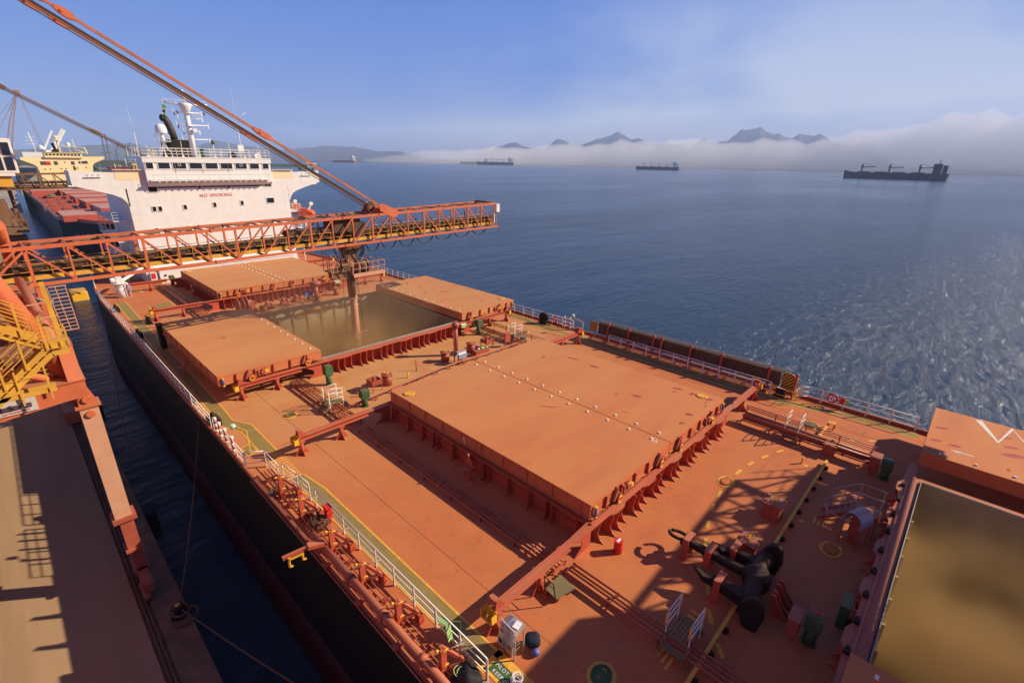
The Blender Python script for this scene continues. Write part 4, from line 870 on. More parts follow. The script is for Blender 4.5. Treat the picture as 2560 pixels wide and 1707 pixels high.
# unseen blocks added left of and behind the viewer to cut quay sky light
for nm, lb, (x0, x1, y0, y1, z0, z1) in (('sky_blocker', 'orange block outside the left edge, added to cut sky light on the quay', (-46, -27.5, 6, 46, 8, 24)), ('sky_blocker', 'orange block behind the viewer, added to cut sky light on the quay', (-46, -25.5, -52, -19, 3, 26))):
    r = thing(nm, lb, 'light blocker', ((x0 + x1) / 2, (y0 + y1) / 2, QZ))
    q = MB(); q.bb(x0, x1, y0, y1, z0, z1)
    for i in range(12): y = y0 + (y1 - y0) * (i + .5) / 12; q.bb(x1, x1 + .15, y - .1, y + .1, z0, z1)
    q.build('cladding', 'orange', r)
    q = MB(); q.bb(x0 + 1, x1 - 1, y0 + 1, y1 - 1, z1, z1 + .4); q.build('roof', 'brown', r)
    for a in (x0 + 1, x1 - 1):
        for b in (y0 + 1, y1 - 1): q = MB(); q.bb(a - .5, a + .5, b - .5, b + .5, QZ, z0); q.build('leg', 'orange', r)
# ------------------------------------------------------------ deck markings
def marking(name, groups, m, z=.008):
    for g_ in groups:
        q = MB()
        for p in g_: q.sheet(p, z)
        q.build(name, m, ship)
Lin = [(-14.1, 55.9), (-14.45, 34.5), (-14.6, 20.9), (-14.7, 17.77), (-14.06, 16.32), (-14.1, 12.05)]
Lout = [(-14.95, 55.9), (-15.2, 43.5), (-15.4, 20.9), (-15.45, 17.3), (-14.85, 15.9), (-14.87, 12.96)]
Lin2 = [(-14.0, 8.9), (-13.76, 6.96), (-13.75, 3.4), (-13.72, -6.0)]
Lout2 = [(-14.9, 8.9), (-14.62, 7.0), (-14.57, 3.4), (-14.57, -6.0)]
def strip(a, b): return [[a[i], a[i + 1], b[i + 1], b[i]] for i in range(len(a) - 1)]
Rin = [(14.9, 29), (14.75, 23.2), (14.8, 19.4), (14.02, 17.5), (14.06, 15.2), (14.4, 12.5), (14.3, 9.7), (13.84, 5.4), (13.84, .9), (13.9, -6.9), (14.2, -7.6), (15.0, -10.6), (14.9, -14.4)]
Rout = [(15.5, 29), (15.4, 23.2), (15.45, 19.3), (14.8, 17.4), (14.76, 15.0), (15.1, 12.5), (14.95, 9.7), (14.8, 5.4), (14.75, .9), (14.7, -6.9), (14.9, -7.6), (15.6, -10.6), (15.7, -14.4)]
marking('green_walkway', [strip(Lin, Lout), strip(Lin2, Lout2), strip(Rin, Rout)], 'green')
ye = []
for l in (Lin, Lout, Lin2, Lout2, Rin, Rout): ye.append(wpoly(l, .09))
for i in range(12): y = 8.95 + i * .28; x = (y - 8.9) / 3.1; ye.append([[(-14.92, y), (-14.03 - .0 * x, y), (-14.03, y + .13), (-14.92, y + .13)]])
for a, b in (((-15.4, 13.95), (-14.9, 14.1)), ((-15.5, 12.8), (-14.95, 12.95)), ((-15.45, 14.05), (-15.52, 12.75)), ((-14.9, 14.2), (-14.95, 12.9))): ye.append(wpoly([a, b], .07))
ye += [wpoly([(-14.5, -5.85), (-13.6, -5.85)], .22), wpoly([(-13.78, -5.75), (-13.78, -8.8)], .28), wpoly([(-14.46, -5.85), (-14.46, -8.8)], .12), wpoly([(-12.62, 51.7), (-12.62, 49.6)], .1), wpoly([(-10.4, 52.45), (-10.4, 50.3)], .1)]
ye.append(wpoly([(12.9, 16.0), (13.5, 16.0)], .06))
arc = [(-12.3, -17), (-11.2, -14.8), (-10.2, -13.4), (-9.2, -12.2), (-8.34, -11.44), (-7.66, -10.87), (-6.72, -10.26), (-5.59, -9.75), (-4.5, -9.2), (-3.51, -8.75), (-2.38, -8.33), (-.7, -7.95), (.63, -7.75), (3.01, -7.72), (4.4, -7.9), (5.64, -8.2), (6.85, -8.59), (8.09, -9.11), (9.6, -9.9), (11.0, -10.9), (11.8, -11.65), (12.67, -12.55), (13.4, -13.4)]
acc = 0; pts = []
for a, b in zip(arc[:-1], arc[1:]):
    a = V(a); b = V(b); n = int((b - a).length / .1) + 1
    for i in range(n): pts.append(a.lerp(b, i / n))
per = 1.35; on = .72
seg = None; s = 0; prev = pts[0]; runs = []; cur = []
for p in pts[1:]:
    s += (p - prev).length; prev = p
    if (s % per) < on: cur.append(p)
    elif cur: runs.append(cur); cur = []
for r_ in runs:
    if len(r_) > 2: ye.append(wpoly([r_[0], r_[len(r_) // 2], r_[-1]], .16))
for a in ((6.55, -10.25), (1.3, -11.4), (-2.0, -10.3)): ye.append([[(a[0] - .12, a[1] - .1), (a[0] + .12, a[1] - .1), (a[0] + .12, a[1] + .1), (a[0] - .12, a[1] + .1)]])
for i in range(3): ye.append([[(-7.95 + i * .28, -10.25), (-7.83 + i * .28, -10.25), (-7.83 + i * .28, -9.85), (-7.95 + i * .28, -9.85)]]); ye.append([[(-10.2 + i * .14, -10.3 + i * .2), (-10.2 + i * .14, -10.2 + i * .2), (-9.6 + i * .14, -10.2 + i * .2), (-9.6 + i * .14, -10.3 + i * .2)]]); ye.append([[(1.5 + i * .0, -12.3 + i * .2), (2.2, -12.3 + i * .2), (2.2, -12.2 + i * .2), (1.5, -12.2 + i * .2)]])
for (a, b, c, d) in ((11.4, 12.6, -9.1, -9.1),): ye.append(wpoly([(a, c), (b, d)], .06))
marking('yellow_line', ye, 'ymark', .014)
marking('pilot_panel', [[[(-14.4, -6.0), (-13.93, -6.0), (-13.93, -8.8), (-14.4, -8.8)]]], 'greend', .010)
marking('green_panel', [[[(-12.57, 51.6), (-12.57, 49.7), (-10.45, 50.4), (-10.45, 52.4)]], [[(-15.4, 14.0), (-14.95, 14.1), (-15.0, 12.95), (-15.48, 12.85)]]], 'green', .010)
text('PILOT ACCESS', .19, (-14.12, -6.06, .018), (0, -1, 0), (1, 0, 0), 'paper', 'lettering', ship, .001, 1.15, sx=1.0)
text('KEEP CLEAR', .19, (-14.35, -6.12, .018), (0, -1, 0), (1, 0, 0), 'paper', 'lettering', ship, .001, 1.15, sx=1.0)
# ------------------------------------------------------------ guard rails
def rail(label, pts, m='whitebar', h=1.02, sp=1.35, nb=3, z0=0, flat=.10, group='white guard rails on the ship', th=.045):
    r = thing('guard_rail', label, 'railing', (*pts[0], z0), group)
    q = MB()
    for a, b in zip(pts[:-1], pts[1:]):
        for k in range(nb): z = z0 + h * (k + 1) / nb; q.tube([(*a, z), (*b, z)], th / 2 if k < nb - 1 else th * .7, 6)
    q.build('rail_bar', m, r)
    for a, b in zip(pts[:-1], pts[1:]):
        a = V(a); b = V(b); n = max(1, round((b - a).length / sp)); an = math.atan2((b - a).y, (b - a).x)
        for i in range(n if b != V(pts[-1]) else n + 1):
            p = a.lerp(b, i / n); q = MB(); q.box((p.x, p.y, z0 + h / 2), (flat, .03, h), an); q.build('post', m, r)
    return r
rail('white guard rail curving along the quay-side deck edge below the far hatches', [(-14.3, 78), (-15.2, 70), (-15.98, 60), (-16.0, 17.5)], flat=.12)
rail('white guard rail with life rings at the quay-side gap, beside the small green panel', [(-16.0, 16.9), (-16.0, 11.6), (-15.15, 11.0), (-15.15, 9.3)], flat=.12)
rail('white guard rail beside the yellow-striped walkway steps', [(-14.95, 9.2), (-14.78, 7.8), (-14.70, 6.6)], flat=.13)
rail('long white guard rail along the green walkway above the quay gap', [(-14.68, 5.95), (-14.68, -6.25)], flat=.10)
rail('white guard rail along the far seaward deck edge beside the speckled open cover', [(15.98, 56), (15.98, 26), (15.98, 13.6)])
rail('white guard rail in front of the dark folded accommodation ladder', [(14.92, 8.6), (14.92, -5.6)])
rail('white guard rail on the seaward edge with a life ring, next to the W cover', [(16.02, -7.4), (16.02, -14.2)])
# ------------------------------------------------------------ pipes along the deck
def piperack(label, x, y0, y1, n=4, z=.35, big=0, hand=0, sp=2.0):
    r = thing('pipe_rack', label, 'pipes', (x, y0, 0), 'pipe bundles running along the deck')
    for i in range(n):
        q = MB(); q.tube([(x - .3 + i * .19, y0, z + .03 * (i % 2)), (x - .3 + i * .19, y1, z + .03 * (i % 2))], .045, 8)
        for y in (y0 + 1.3, (y0 + y1) / 2): q.tube([(x - .3 + i * .19, y, z + .03 * (i % 2)), (x - .3 + i * .19, y + .12, z + .03 * (i % 2))], .075, 8)
        q.build('pipe', 'pipe', r)
    if big:
        for dx in (0, .42): q = MB(); q.tube([(x + dx - .1, y0, z + .26), (x + dx - .1, y1, z + .26)], .12, 12); q.build('pipe', 'pipe', r)
    k = max(2, int((y1 - y0) / sp))
    for i in range(k + 1):
        y = y0 + (y1 - y0) * i / k; q = MB(); q.bb(x - .45, x + .45 + .15 * (big > 0), y - .03, y + .03, z - .1, z - .05); q.bb(x - .42, x - .36, y - .03, y + .03, 0, z - .05); q.bb(x + .36, x + .42, y - .03, y + .03, 0, z - .05)
        if hand: q.bb(x + .5, x + .56, y - .03, y + .03, 0, z + .75)
        q.build('support', 'pipe', r)
    if hand:
        for h in (.5, .62, .75): q = MB(); q.tube([(x + .53, y0, z + h), (x + .53, y1, z + h)], .03, 6); q.build('pipe', 'pipe', r)
    return r
piperack('red pipe bundle between the far closed hatch and the middle hold, quay side', -9.4, 41.2, 60.2, 5)
piperack('red pipe bundle between the middle hold and the front hatch, quay side', -9.5, 11.5, 20.3, 5)
piperack('thin red pipes in the shadow along the quay side of the front hatch cover', -9.35, -5.0, 10.6, 4, .22)
piperack('red pipes running from the front hatch towards the viewer past the green cart', -9.2, -16, -5.4, 4, .28)
piperack('thick red pipes with handrails on the seaward side between front hatch and nearest hold', 9.0, -12.9, -5.8, 4, .35, 1, 1, 1.6)
piperack('red pipe bundle on the seaward side between the middle hold and the front hatch', 8.9, 11.8, 20.0, 5, .35, 0, 1, 1.6)
r = thing('transverse_pipe', 'long thin red pipe on small brackets running across the deck behind the front hatch', 'pipe', (-8, 14, 0))
q = MB(); q.tube([(-9.2, 13.6, .35), (-7.6, 13.75, .38), (.8, 14.55, .38), (9.2, 14.2, .38)], .06, 8); q.build('pipe', 'pipe', r)
for i in range(12): x = -8 + i * 1.45; y = 13.75 + (x + 7.6) * .095 if x < .8 else 14.55 - (x - .8) * .04; q = MB(); q.prism([(x - .1, 0), (x + .1, 0), (x + .05, .34), (x - .05, .34)], 'y', y - .03, y + .03); q.build('support', 'pipe', r)
# ------------------------------------------------------------ crossover bridges
def crossover(label, x, y, sx=.95, sy=.85, hz=.62, tall=1.0):
    r = thing('crossover_bridge', label, 'walkway bridge', (x, y, 0), 'small railed bridges over the deck pipes')
    q = MB()
    for i in range(7): yy = y - sy / 2 + (i + .5) * sy / 7; q.bb(x - sx / 2, x + sx / 2, yy - .035, yy + .035, hz - .03, hz)
    q.bb(x - sx / 2, x - sx / 2 + .04, y - sy / 2, y + sy / 2, hz - .1, hz - .03); q.bb(x + sx / 2 - .04, x + sx / 2, y - sy / 2, y + sy / 2, hz - .1, hz - .03)
    for s in (-1, 1):
        q.bb(x + s * (sx / 2 + .22) - .16, x + s * (sx / 2 + .22) + .16, y - sy / 2, y + sy / 2, .28, .31)
        for yy in (y - sy / 2, y + sy / 2): q.beam((x + s * sx / 2, yy, hz), (x + s * (sx / 2 + .45), yy, 0), .04, .1)
    q.build('platform', 'olive', r)
    for s in (-1, 1):
        yy = y + s * (sy / 2)
        q = MB()
        for h in (.35, .68, tall): q.tube([(x - sx / 2, yy, hz + h), (x + sx / 2, yy, hz + h)], .022, 6)
        for xx in (x - sx / 2, x + sx / 2): q.box((xx, yy, hz / 2 + tall / 2 + .1), (.07, .03, hz + tall - .2))
        q.build('handrail', 'white', r)
        q = MB()
        for t in (-1, 1): q.tube([(x + t * sx / 2, yy, hz + tall), (x + t * (sx / 2 + .14), yy, hz + tall - .05), (x + t * (sx / 2 + .16), yy, hz + .55), (x + t * sx / 2, yy, hz + .42)], .025, 6)
        q.build('rail_end', 'yellow', r)
    return r
crossover('white-railed crossover bridge on the quay side behind the front hatch', -9.3, 14.65)
crossover('white-railed crossover bridge on the seaward side behind the front hatch', 9.4, 15.5)
crossover('white-railed crossover bridge over the thick pipes near the seaward rail', 9.35, -8.7, 1.0, .75)
crossover('shaded white-railed crossover bridge near the bottom edge beside the anchor', -8.9, -10.2, .95, .85)
q = MB(); q.bb(-9.9, -9.1, -10.95, -10.75, 0, .3); q.bb(7.9, 8.3, 14.4, 15.2, 0, 1.25); 
# ------------------------------------------------------------ lids, trunks, vents, boxes
def lid(label, x, y, a=.34, b=.34, m='olive', ring=True):
    r = thing('manhole_lid', label, 'manhole', (x, y, 0), 'round manhole lids on the deck')
    q = MB(); n = 26
    if ring: q.add([(x + (a + .14) * math.cos(2 * math.pi * i / n), y + (b + .14) * math.sin(2 * math.pi * i / n), z) for z in (.012, .022) for i in range(n)], [tuple(range(n)), tuple(range(n, 2 * n))] + [(i, (i + 1) % n, n + (i + 1) % n, n + i) for i in range(n)]); q.build('painted_ring', 'ymark', r)
    q = MB(); q.add([(x + a * math.cos(2 * math.pi * i / n), y + b * math.sin(2 * math.pi * i / n), z) for z in (.02, .08) for i in range(n)], [tuple(range(n)), tuple(range(n, 2 * n))] + [(i, (i + 1) % n, n + (i + 1) % n, n + i) for i in range(n)])
    for i in range(20): t = i * 2 * math.pi / 20; q.cyl((x + (a - .05) * math.cos(t), y + (b - .05) * math.sin(t), .08), .02, .03, 6)
    q.build('lid', m, r)
    q = MB()
    for s in (-1, 1): q.torus((x + s * a * .45, y, .08), .07, .012, (1, 0, 0), 8, 5, 0, 0, math.pi)
    q.build('handle', 'yellow', r)
lid('round olive manhole lid on the quay-side deck between middle hold and front hatch', -11.82, 15.86)
lid('manhole lid half hidden under the quay-side rail behind the front hatch', -11.85, 12.45, .34, .34)
lid('round olive manhole lid on the seaward deck behind the front hatch', 11.78, 16.5, .42, .34)
lid('green manhole lid with yellow ring near the seaward crossover bridge', 11.95, -9.15, .36, .42, 'greenv')
lid('dark green oval manhole lid with yellow ring at the bottom edge', -11.9, -8.85, .40, .34, 'greend')
lid('rectangular bolted lid with yellow outline in front of the front hatch', 1.77, -7.62, .42, .28, 'deck')
lid('shadowed manhole ring near the steps to the nearest hold', .15, -12.9, .42, .3, 'deck')
lid('manhole lid under the far quay-side rail near the deck crane', -12.0, 60.2, .34, .3)
def trunk(label, x, y, h=.85, rd=.36, wheel=True, sq=False):
    r = thing('access_hatch', label, 'access hatch', (x, y, 0), 'raised access trunks on the deck')
    q = MB()
    if sq: q.bb(x - rd, x + rd, y - rd * .9, y + rd * .9, 0, h - .08)
    else: q.lathe((x, y, 0), [(rd, 0), (rd, h - .08)], 20)
    q.build('trunk', 'pipe', r, bevel=.03 if sq else 0)
    q = MB()
    if sq: q.bb(x - rd - .05, x + rd + .05, y - rd * .9 - .05, y + rd * .9 + .05, h - .08, h)
    else: q.lathe((x, y, h - .08), [(rd + .05, 0), (rd + .05, .07), (rd - .06, .1)], 20)
    for i in range(6): t = i * 1.047; q.bb(x + (rd + .02) * math.cos(t) - .05, x + (rd + .02) * math.cos(t) + .05, y + (rd + .02) * math.sin(t) - .04, y + (rd + .02) * math.sin(t) + .04, h - .16, h + .06)
    q.build('lid', 'pipe', r)
    if wheel:
        q = MB(); q.torus((x - .02, y, h + .16), .18, .02, (0, 0, 1), 18, 6); q.beam((x - .18, y, h + .16), (x + .16, y, h + .16), .025); q.beam((x - .02, y - .18, h + .16), (x - .02, y + .18, h + .16), .025); q.cyl((x - .02, y, h), .03, .16, 8); q.build('handwheel', 'yellow', r)
trunk('round red access trunk beside the red hopper on the quay side behind the front hatch', -4.6, 15.5)
trunk('round red access trunk in front of the tall red post', 1.45, 16.1)
trunk('round red access trunk right of the blue-roofed box', 4.45, 16.2)
trunk('shaded square access trunk with yellow handwheel next to the anchor', -2.85, -10.3, .85, .42, True, True)
trunk('square access trunk with yellow handwheel in the lattice shadow', .65, -10.25, .85, .42, True, True)
trunk('square box trunk set in the seaward pipe bundle', 8.95, -10.85, .72, .34, False, True)
trunk('low red access trunk beside the far winch', -4.0, 41.3, .6, .34, True)
trunk('red access trunk between the two middle hatches right of the tall vent post', 5.2, 42.4, .85)
def hopper(label, x, y, s=.42):
    r = thing('deck_hopper', label, 'hopper', (x, y, 0), 'red square drip boxes on legs')
    q = MB(); q.add([(x + a * s, y + b * s, z) for z in (.55, .9) for a, b in ((-1, -1), (1, -1), (1, 1), (-1, 1))] + [(x + a * s * .9, y + b * s * .9, z) for z in (.6, .9) for a, b in ((-1, -1), (1, -1), (1, 1), (-1, 1))], [(3, 2, 1, 0)] + [(i, (i + 1) % 4, 4 + (i + 1) % 4, 4 + i) for i in range(4)] + [(8 + i, 12 + i, 12 + (i + 1) % 4, 8 + (i + 1) % 4) for i in range(4)] + [(8, 9, 10, 11)] + [(4 + i, 4 + (i + 1) % 4, 12 + (i + 1) % 4, 12 + i) for i in range(4)]); q.bb(x - .12, x + .12, y - .12, y + .12, .6, 1.08); q.build('box', 'pipe', r)
    for a, b in ((-1, -1), (1, -1), (1, 1), (-1, 1)): q = MB(); q.bb(x + a * (s - .04) - .025, x + a * (s - .04) + .025, y + b * (s - .04) - .025, y + b * (s - .04) + .025, 0, .55); q.build('leg', 'pipe', r)
hopper('red drip box on legs beside the quay-side access trunk', -5.75, 15.35)
hopper('red drip box on legs behind the seaward half of the front hatch', 6.2, 16.0)
hopper('red drip box on legs between the far hatch and the middle hold', 3.6, 42.5)
def vent(label, x, y, h=1.5, m='greenv', wheel=False):
    r = thing('deck_vent', label, 'vent', (x, y, 0), 'green goose-neck vents on the deck')
    q = MB(); q.cyl((x, y, 0), .2, h * .6, 14); q.cyl((x, y, 0), .27, .05, 14); q.build('pipe', m, r)
    q = MB(); q.prism([(x - .28, h * .55), (x + .26, h * .5), (x + .34, h * .7), (x + .28, h), (x - .28, h)], 'y', y - .26, y + .26); q.cyl((x, y, h), .24, .05, 16); q.build('hood', m, r, bevel=.05)
    if wheel: q = MB(); q.cyl((x, y, h), .04, .15, 8); q.torus((x, y, h + .16), .17, .022, (.3, 0, 1), 18, 6); q.build('handwheel', 'redclean', r)
vent('green vent by the end of the quay-side cover of the middle hold', -7.75, 18.5, 1.55)
vent('green vent beside the quay-side far corner of the front hatch', -7.6, 13.6, 1.2)
vent('green vent next to the seaward pipes behind the middle hold coaming', 8.1, 19.2, 1.5)
vent('green vent with a red handwheel in deep shade beside the nearest hold', -5.6, -13.45, 1.35, 'greenv', True)
vent('dark green valve head with bolts beside the seaward corner of the nearest hold', 8.3, -13.65, 1.15, 'greend')
vent('green vent below the white deckhouse on the quay side', -8.1, 61.0, 1.3)
def box(name, label, cat, x0, x1, y0, y1, z0, z1, m, legs=False, **k):
    r = thing(name, label, cat, ((x0 + x1) / 2, (y0 + y1) / 2, 0), **k)
    q = MB(); q.bb(x0, x1, y0, y1, z0, z1); q.bb(x0 - .03, x1 + .03, y0 - .03, y1 + .03, z1, z1 + .04); q.build('case', m, r, bevel=.02)
    if z0 > .1:
        for a in (x0 + .06, x1 - .06): q = MB(); q.bb(a - .03, a + .03, (y0 + y1) / 2 - .05, (y0 + y1) / 2 + .05, 0, z0); q.build('leg', m, r)
    return r
box('control_box', 'red control box on legs near the seaward crossover bridge behind the front hatch', 'box', 7.45, 8.1, 14.85, 15.0, .45, 1.35, 'red')
box('cable_box', 'light green box on the seaward deck behind the front hatch', 'box', 9.7, 10.15, 14.7, 15.1, 0, .38, 'greenv')
box('control_box', 'red control box in deep shade beside the green vent of the nearest hold', 'box', -6.15, -5.4, -13.1, -12.75, .35, 1.05, 'pipe')
box('control_box', 'big red box at the seaward end of the nearest hold by the pipes', 'box', 8.2, 9.0, -13.3, -12.85, .2, 1.05, 'pipe')
box('green_locker', 'pale green box standing on the flange of the nearest hold', 'box', -4.15, -3.35, -14.25, -13.95, 0, 1.0, 'greenv')
box('red_box', 'red box on the corner of the front hatch beside the yellow lid', 'box', -7.1, -6.3, 10.76, 10.95, 1.3, 2.05, 'red')
box('grease_box', 'low red tray box beside the access trunk right of the blue-roofed box', 'box', 4.0, 5.6, 15.0, 15.4, 0, .45, 'pipe')
q = MB(); q.sphere((4.9, 15.2, .55), .16, 8, 0, (1.6, 1, .6)); q.sphere((5.3, 15.1, .55), .12, 8, 0, (1.3, 1, .6)); q.sphere((4.5, 15.25, .55), .12, 8, 1, (1.3, 1, .5)); tag(q.build('rubbish_bag', ['greenl', 'paper']), 'green and white plastic bags lying in the red tray box', 'bag')
r = thing('tall_vent_post', 'tall red vent post with a round cap between the middle hold and front hatch', 'vent post', (3.05, 16.6, 0))
q = MB(); q.cyl((3.05, 16.6, 0), .19, 2.5, 16); q.lathe((3.05, 16.6, 2.45), [(.19, 0), (.32, .1), (.34, .42), (.22, .52), (.1, .62)], 18); q.build('post', 'pipe', r)
q = MB()
for x in (2.72, 2.84): q.beam((x, 16.5, 0), (x, 16.5, 3.0), .03)
for i in range(9): q.beam((2.72, 16.5, .3 + i * .28), (2.84, 16.5, .3 + i * .28), .02)
q.build('ladder', 'pipe', r)
r = thing('tall_vent_post', 'tall red mushroom-topped vent post between the far hatch and the middle hold', 'vent post', (2.4, 41.9, 0))
q = MB(); q.cyl((2.4, 41.9, 0), .26, 1.7, 16); q.lathe((2.4, 41.9, 1.65), [(.26, 0), (.62, .2), (.66, .5), (.4, .62), (.1, .66)], 18); q.build('post', 'pipe', r)
def hood(label, x, y, h, m, rz, sc=1.0):
    r = thing('motor_hood', label, 'machine cover', (0, 0, 0), 'round-topped covers over deck machinery'); r.location = (x, y, 0)
    o = V((x, y, 0)); q = MB(); n = 12; rr = .36 * sc; L_ = .42 * sc
    pr = [(rr * math.cos(math.pi * i / n), h + rr * math.sin(math.pi * i / n)) for i in range(n + 1)] + [(-rr, h - .25 * sc), (-rr + .02, h - .25 * sc)] + [((rr - .03) * math.cos(math.pi * (n - i) / n), h + (rr - .03) * math.sin(math.pi * (n - i) / n)) for i in range(n + 1)] + [(rr, h - .25 * sc)]
    c_, s_ = math.cos(rz), math.sin(rz)
    def T(a, b, z): return (x + a * c_ - b * s_, y + a * s_ + b * c_, z)
    vs = [T(p[0], t * L_, p[1]) for t in (-1, 1) for p in pr]; k = len(pr)
    q.add(vs, [tuple(range(k)), tuple(range(k, 2 * k))] + [(i, (i + 1) % k, k + (i + 1) % k, k + i) for i in range(k)]); q.build('hood', m, r, fix=True)
    q = MB()
    for a in (-1, 1):
        for b in (-1, 1): p = T(a * (rr - .03), b * (L_ - .05), 0); q.bb(p[0] - .03, p[0] + .03, p[1] - .03, p[1] + .03, 0, h - .2 * sc)
    p = T(0, 0, 0); q.bb(p[0] - .15, p[0] + .15, p[1] - .15, p[1] + .15, 0, h - .1); q.cyl((p[0], p[1], h - .15), .1, .2, 8); q.build('frame', 'pipe', r)
hood('blue-sided round-topped cover standing at the seam of the front hatch', 2.15, 14.95, .75, 'lblue', 1.57)
hood('dark blue half-drum cover on red legs beside the stairs to the nearest hold', 1.35, -13.45, 1.35, 'lblue', 1.2, 1.05)
hood('blue cover between the access trunk and the far vent post', 1.7, 42.6, .75, 'blue', 1.57)
for x, y, h, m, lb in ((-2.78, 15.43, .5, 'yellow', 'short yellow post beside the red pipe behind the front hatch'), (-1.51, 16.13, .9, 'dark', 'thin dark post standing on the dusty deck behind the front hatch'), (6.65, -10.01, .42, 'yellow', 'short yellow post standing alone in sunlight near the yellow bar'), (-7.2, 15.2, .35, 'yellow', 'short yellow post next to the green vent and red drip box')):
    q = MB(); q.cyl((x, y, 0), .05 if m == 'yellow' else .03, h, 8); q.cyl((x, y, 0), .1, .02, 8); tag(q.build('deck_post', m), lb, 'post', 'short posts on the deck')
# the long yellow bar on small feet
r = thing('yellow_bar', 'long straight yellow bar on small dark feet crossing the deck by the anchor', 'barrier bar', (-2, -11.03, 0))
q = MB(); q.beam((-13, -11.05, .22), (7.6, -11.03, .22), .13, .08); q.build('bar', 'ymark', r)
for i in range(16): x = -12.5 + i * 1.3; q = MB(); q.prism([(x - .12, 0), (x + .12, 0), (x + .06, .18), (x - .06, .18)], 'y', -11.25, -10.98); q.build('foot', 'black', r)
q = MB(); q.beam((10.25, -10.0, .3), (11.95, -10.05, .3), .13, .08); tag(q.build('yellow_bar', 'ymark'), 'short yellow bar between the seaward pipes and the yellow-topped stool', 'barrier bar')
r = thing('deck_stool', 'small yellow-topped steel stand near the seaward crossover bridge', 'stand', (12.4, -10.2, 0))
q = MB(); q.bb(12.2, 12.6, -10.4, -10.0, .42, .46); q.build('top', 'yellow', r)
for a, b in ((12.23, -10.37), (12.57, -10.37), (12.23, -10.03), (12.57, -10.03)): q = MB(); q.bb(a - .03, a + .03, b - .03, b + .03, 0, .42); q.build('leg', 'pipe', r)
r = thing('red_drum', 'bright red drum standing by the near rail of the front hatch', 'drum', (-6.75, -6.2, 0))
q = MB(); q.lathe((-6.75, -6.2, 0), [(.16, 0), (.19, .02), (.19, .3), (.2, .31), (.19, .32), (.19, .62), (.2, .63)], 20); q.build('body', 'redclean', r)
q = MB(); q.bb(-6.88, -6.62, -6.25, -6.15, .632, .65); q.build('label_strip', 'paper', r)
# trolley (olive platform cart)
r = thing('platform_cart', 'flat olive green platform cart parked beside the near rail post', 'cart', (-10.2, -5.75, 0))
q = MB(); q.add([(x, y, z) for z in (.24, .30) for x, y in ((-10.72, -5.4), (-9.75, -5.35), (-9.85, -6.2), (-10.8, -6.0))], [(3, 2, 1, 0), (4, 5, 6, 7), (0, 1, 5, 4), (1, 2, 6, 5), (2, 3, 7, 6), (3, 0, 4, 7)]); q.build('platform', 'olive', r)
q = MB(); q.tube([(-10.78, -5.42, .3), (-10.9, -5.45, 1.1), (-10.95, -5.95, 1.1), (-10.84, -6.0, .3)], .025, 6); q.beam((-10.86, -5.44, .8), (-10.88, -5.97, .8), .02); q.build('push_handle', 'black', r)
for a, b in ((-10.6, -5.5), (-10.65, -5.95), (-9.95, -5.5), (-10.0, -6.05)): q = MB(); q.cyl((a, b - .02, .1), .1, .05, 12, 0, None, (0, 1, 0)); q.build('wheel', 'rubber', r)
# notice board + desk
r = thing('notice_stand', 'grey notice board with small pictures leaning on a steel desk with folders', 'sign', (-13.4, -6.0, 0))
q = MB(); q.add([(-13.46, -5.50, .0), (-13.49, -6.28, .02), (-13.66, -6.52, 1.52), (-13.62, -5.85, 1.55), (-13.49, -5.50, .0), (-13.52, -6.28, .02), (-13.69, -6.52, 1.52), (-13.65, -5.85, 1.55)], [(0, 1, 2, 3), (7, 6, 5, 4), (0, 4, 5, 1), (1, 5, 6, 2), (2, 6, 7, 3), (3, 7, 4, 0)]); q.build('board', 'board', r)
def bd(u, v, e=.012):   # board surface point, u along, v up
    a = V((-13.49, -5.50, 0)).lerp(V((-13.52, -6.28, .02)), u); b = V((-13.65, -5.85, 1.55)).lerp(V((-13.69, -6.52, 1.52)), u); return a.lerp(b, v) + V((-e, 0, 0))
for k, (u0, u1, v0, v1, c) in enumerate(((.12, .32, .8, .9, 'grey'), (.45, .7, .9, .93, 'black'), (.08, .3, .12, .3, 'greenv'), (.38, .6, .2, .38, 'lblue'), (.66, .9, .16, .34, 'olive'), (.5, .88, .04, .12, 'yellow'))):
    q = MB(); q.add([bd(u0, v0), bd(u1, v0), bd(u1, v1), bd(u0, v1)], [(0, 1, 2, 3)]); q.build('picture', c, r)
q = MB()
for i in range(9):
    v = .46 + i * .042; q.add([bd(.38, v), bd(.38 + R.uniform(.3, .52), v), bd(.38 + .4, v + .014), bd(.38, v + .014)], [(0, 1, 2, 3)])
q.build('small_print', 'grey', r)
c0 = bd(.2, .64); q = MB(); q.torus(c0, .075, .012, (1, 0, .1), 16, 5); q.beam(c0 + V((0, .05, -.05)), c0 + V((0, -.05, .05)), .014); q.build('no_smoking_symbol', 'redclean', r)
q = MB(); q.add([(x, y, z) for z in (1.18, 1.30) for x, y in ((-13.62, -5.86), (-13.12, -5.80), (-13.06, -6.44), (-13.62, -6.5))], [(3, 2, 1, 0), (4, 5, 6, 7), (0, 1, 5, 4), (1, 2, 6, 5), (2, 3, 7, 6), (3, 0, 4, 7)])
for x, y in ((-13.1, -5.85), (-13.1, -6.42), (-13.55, -5.9), (-13.55, -6.42)): q.bb(x - .02, x + .02, y - .02, y + .02, 0, 1.2)
for i in range(6): q.beam((-13.1, -5.9 - i * .09, .3), (-13.5, -5.9 - i * .09, .3), .015)
q.beam((-13.1, -5.85, .3), (-13.1, -6.42, .3), .02); q.build('desk', 'grey', r)
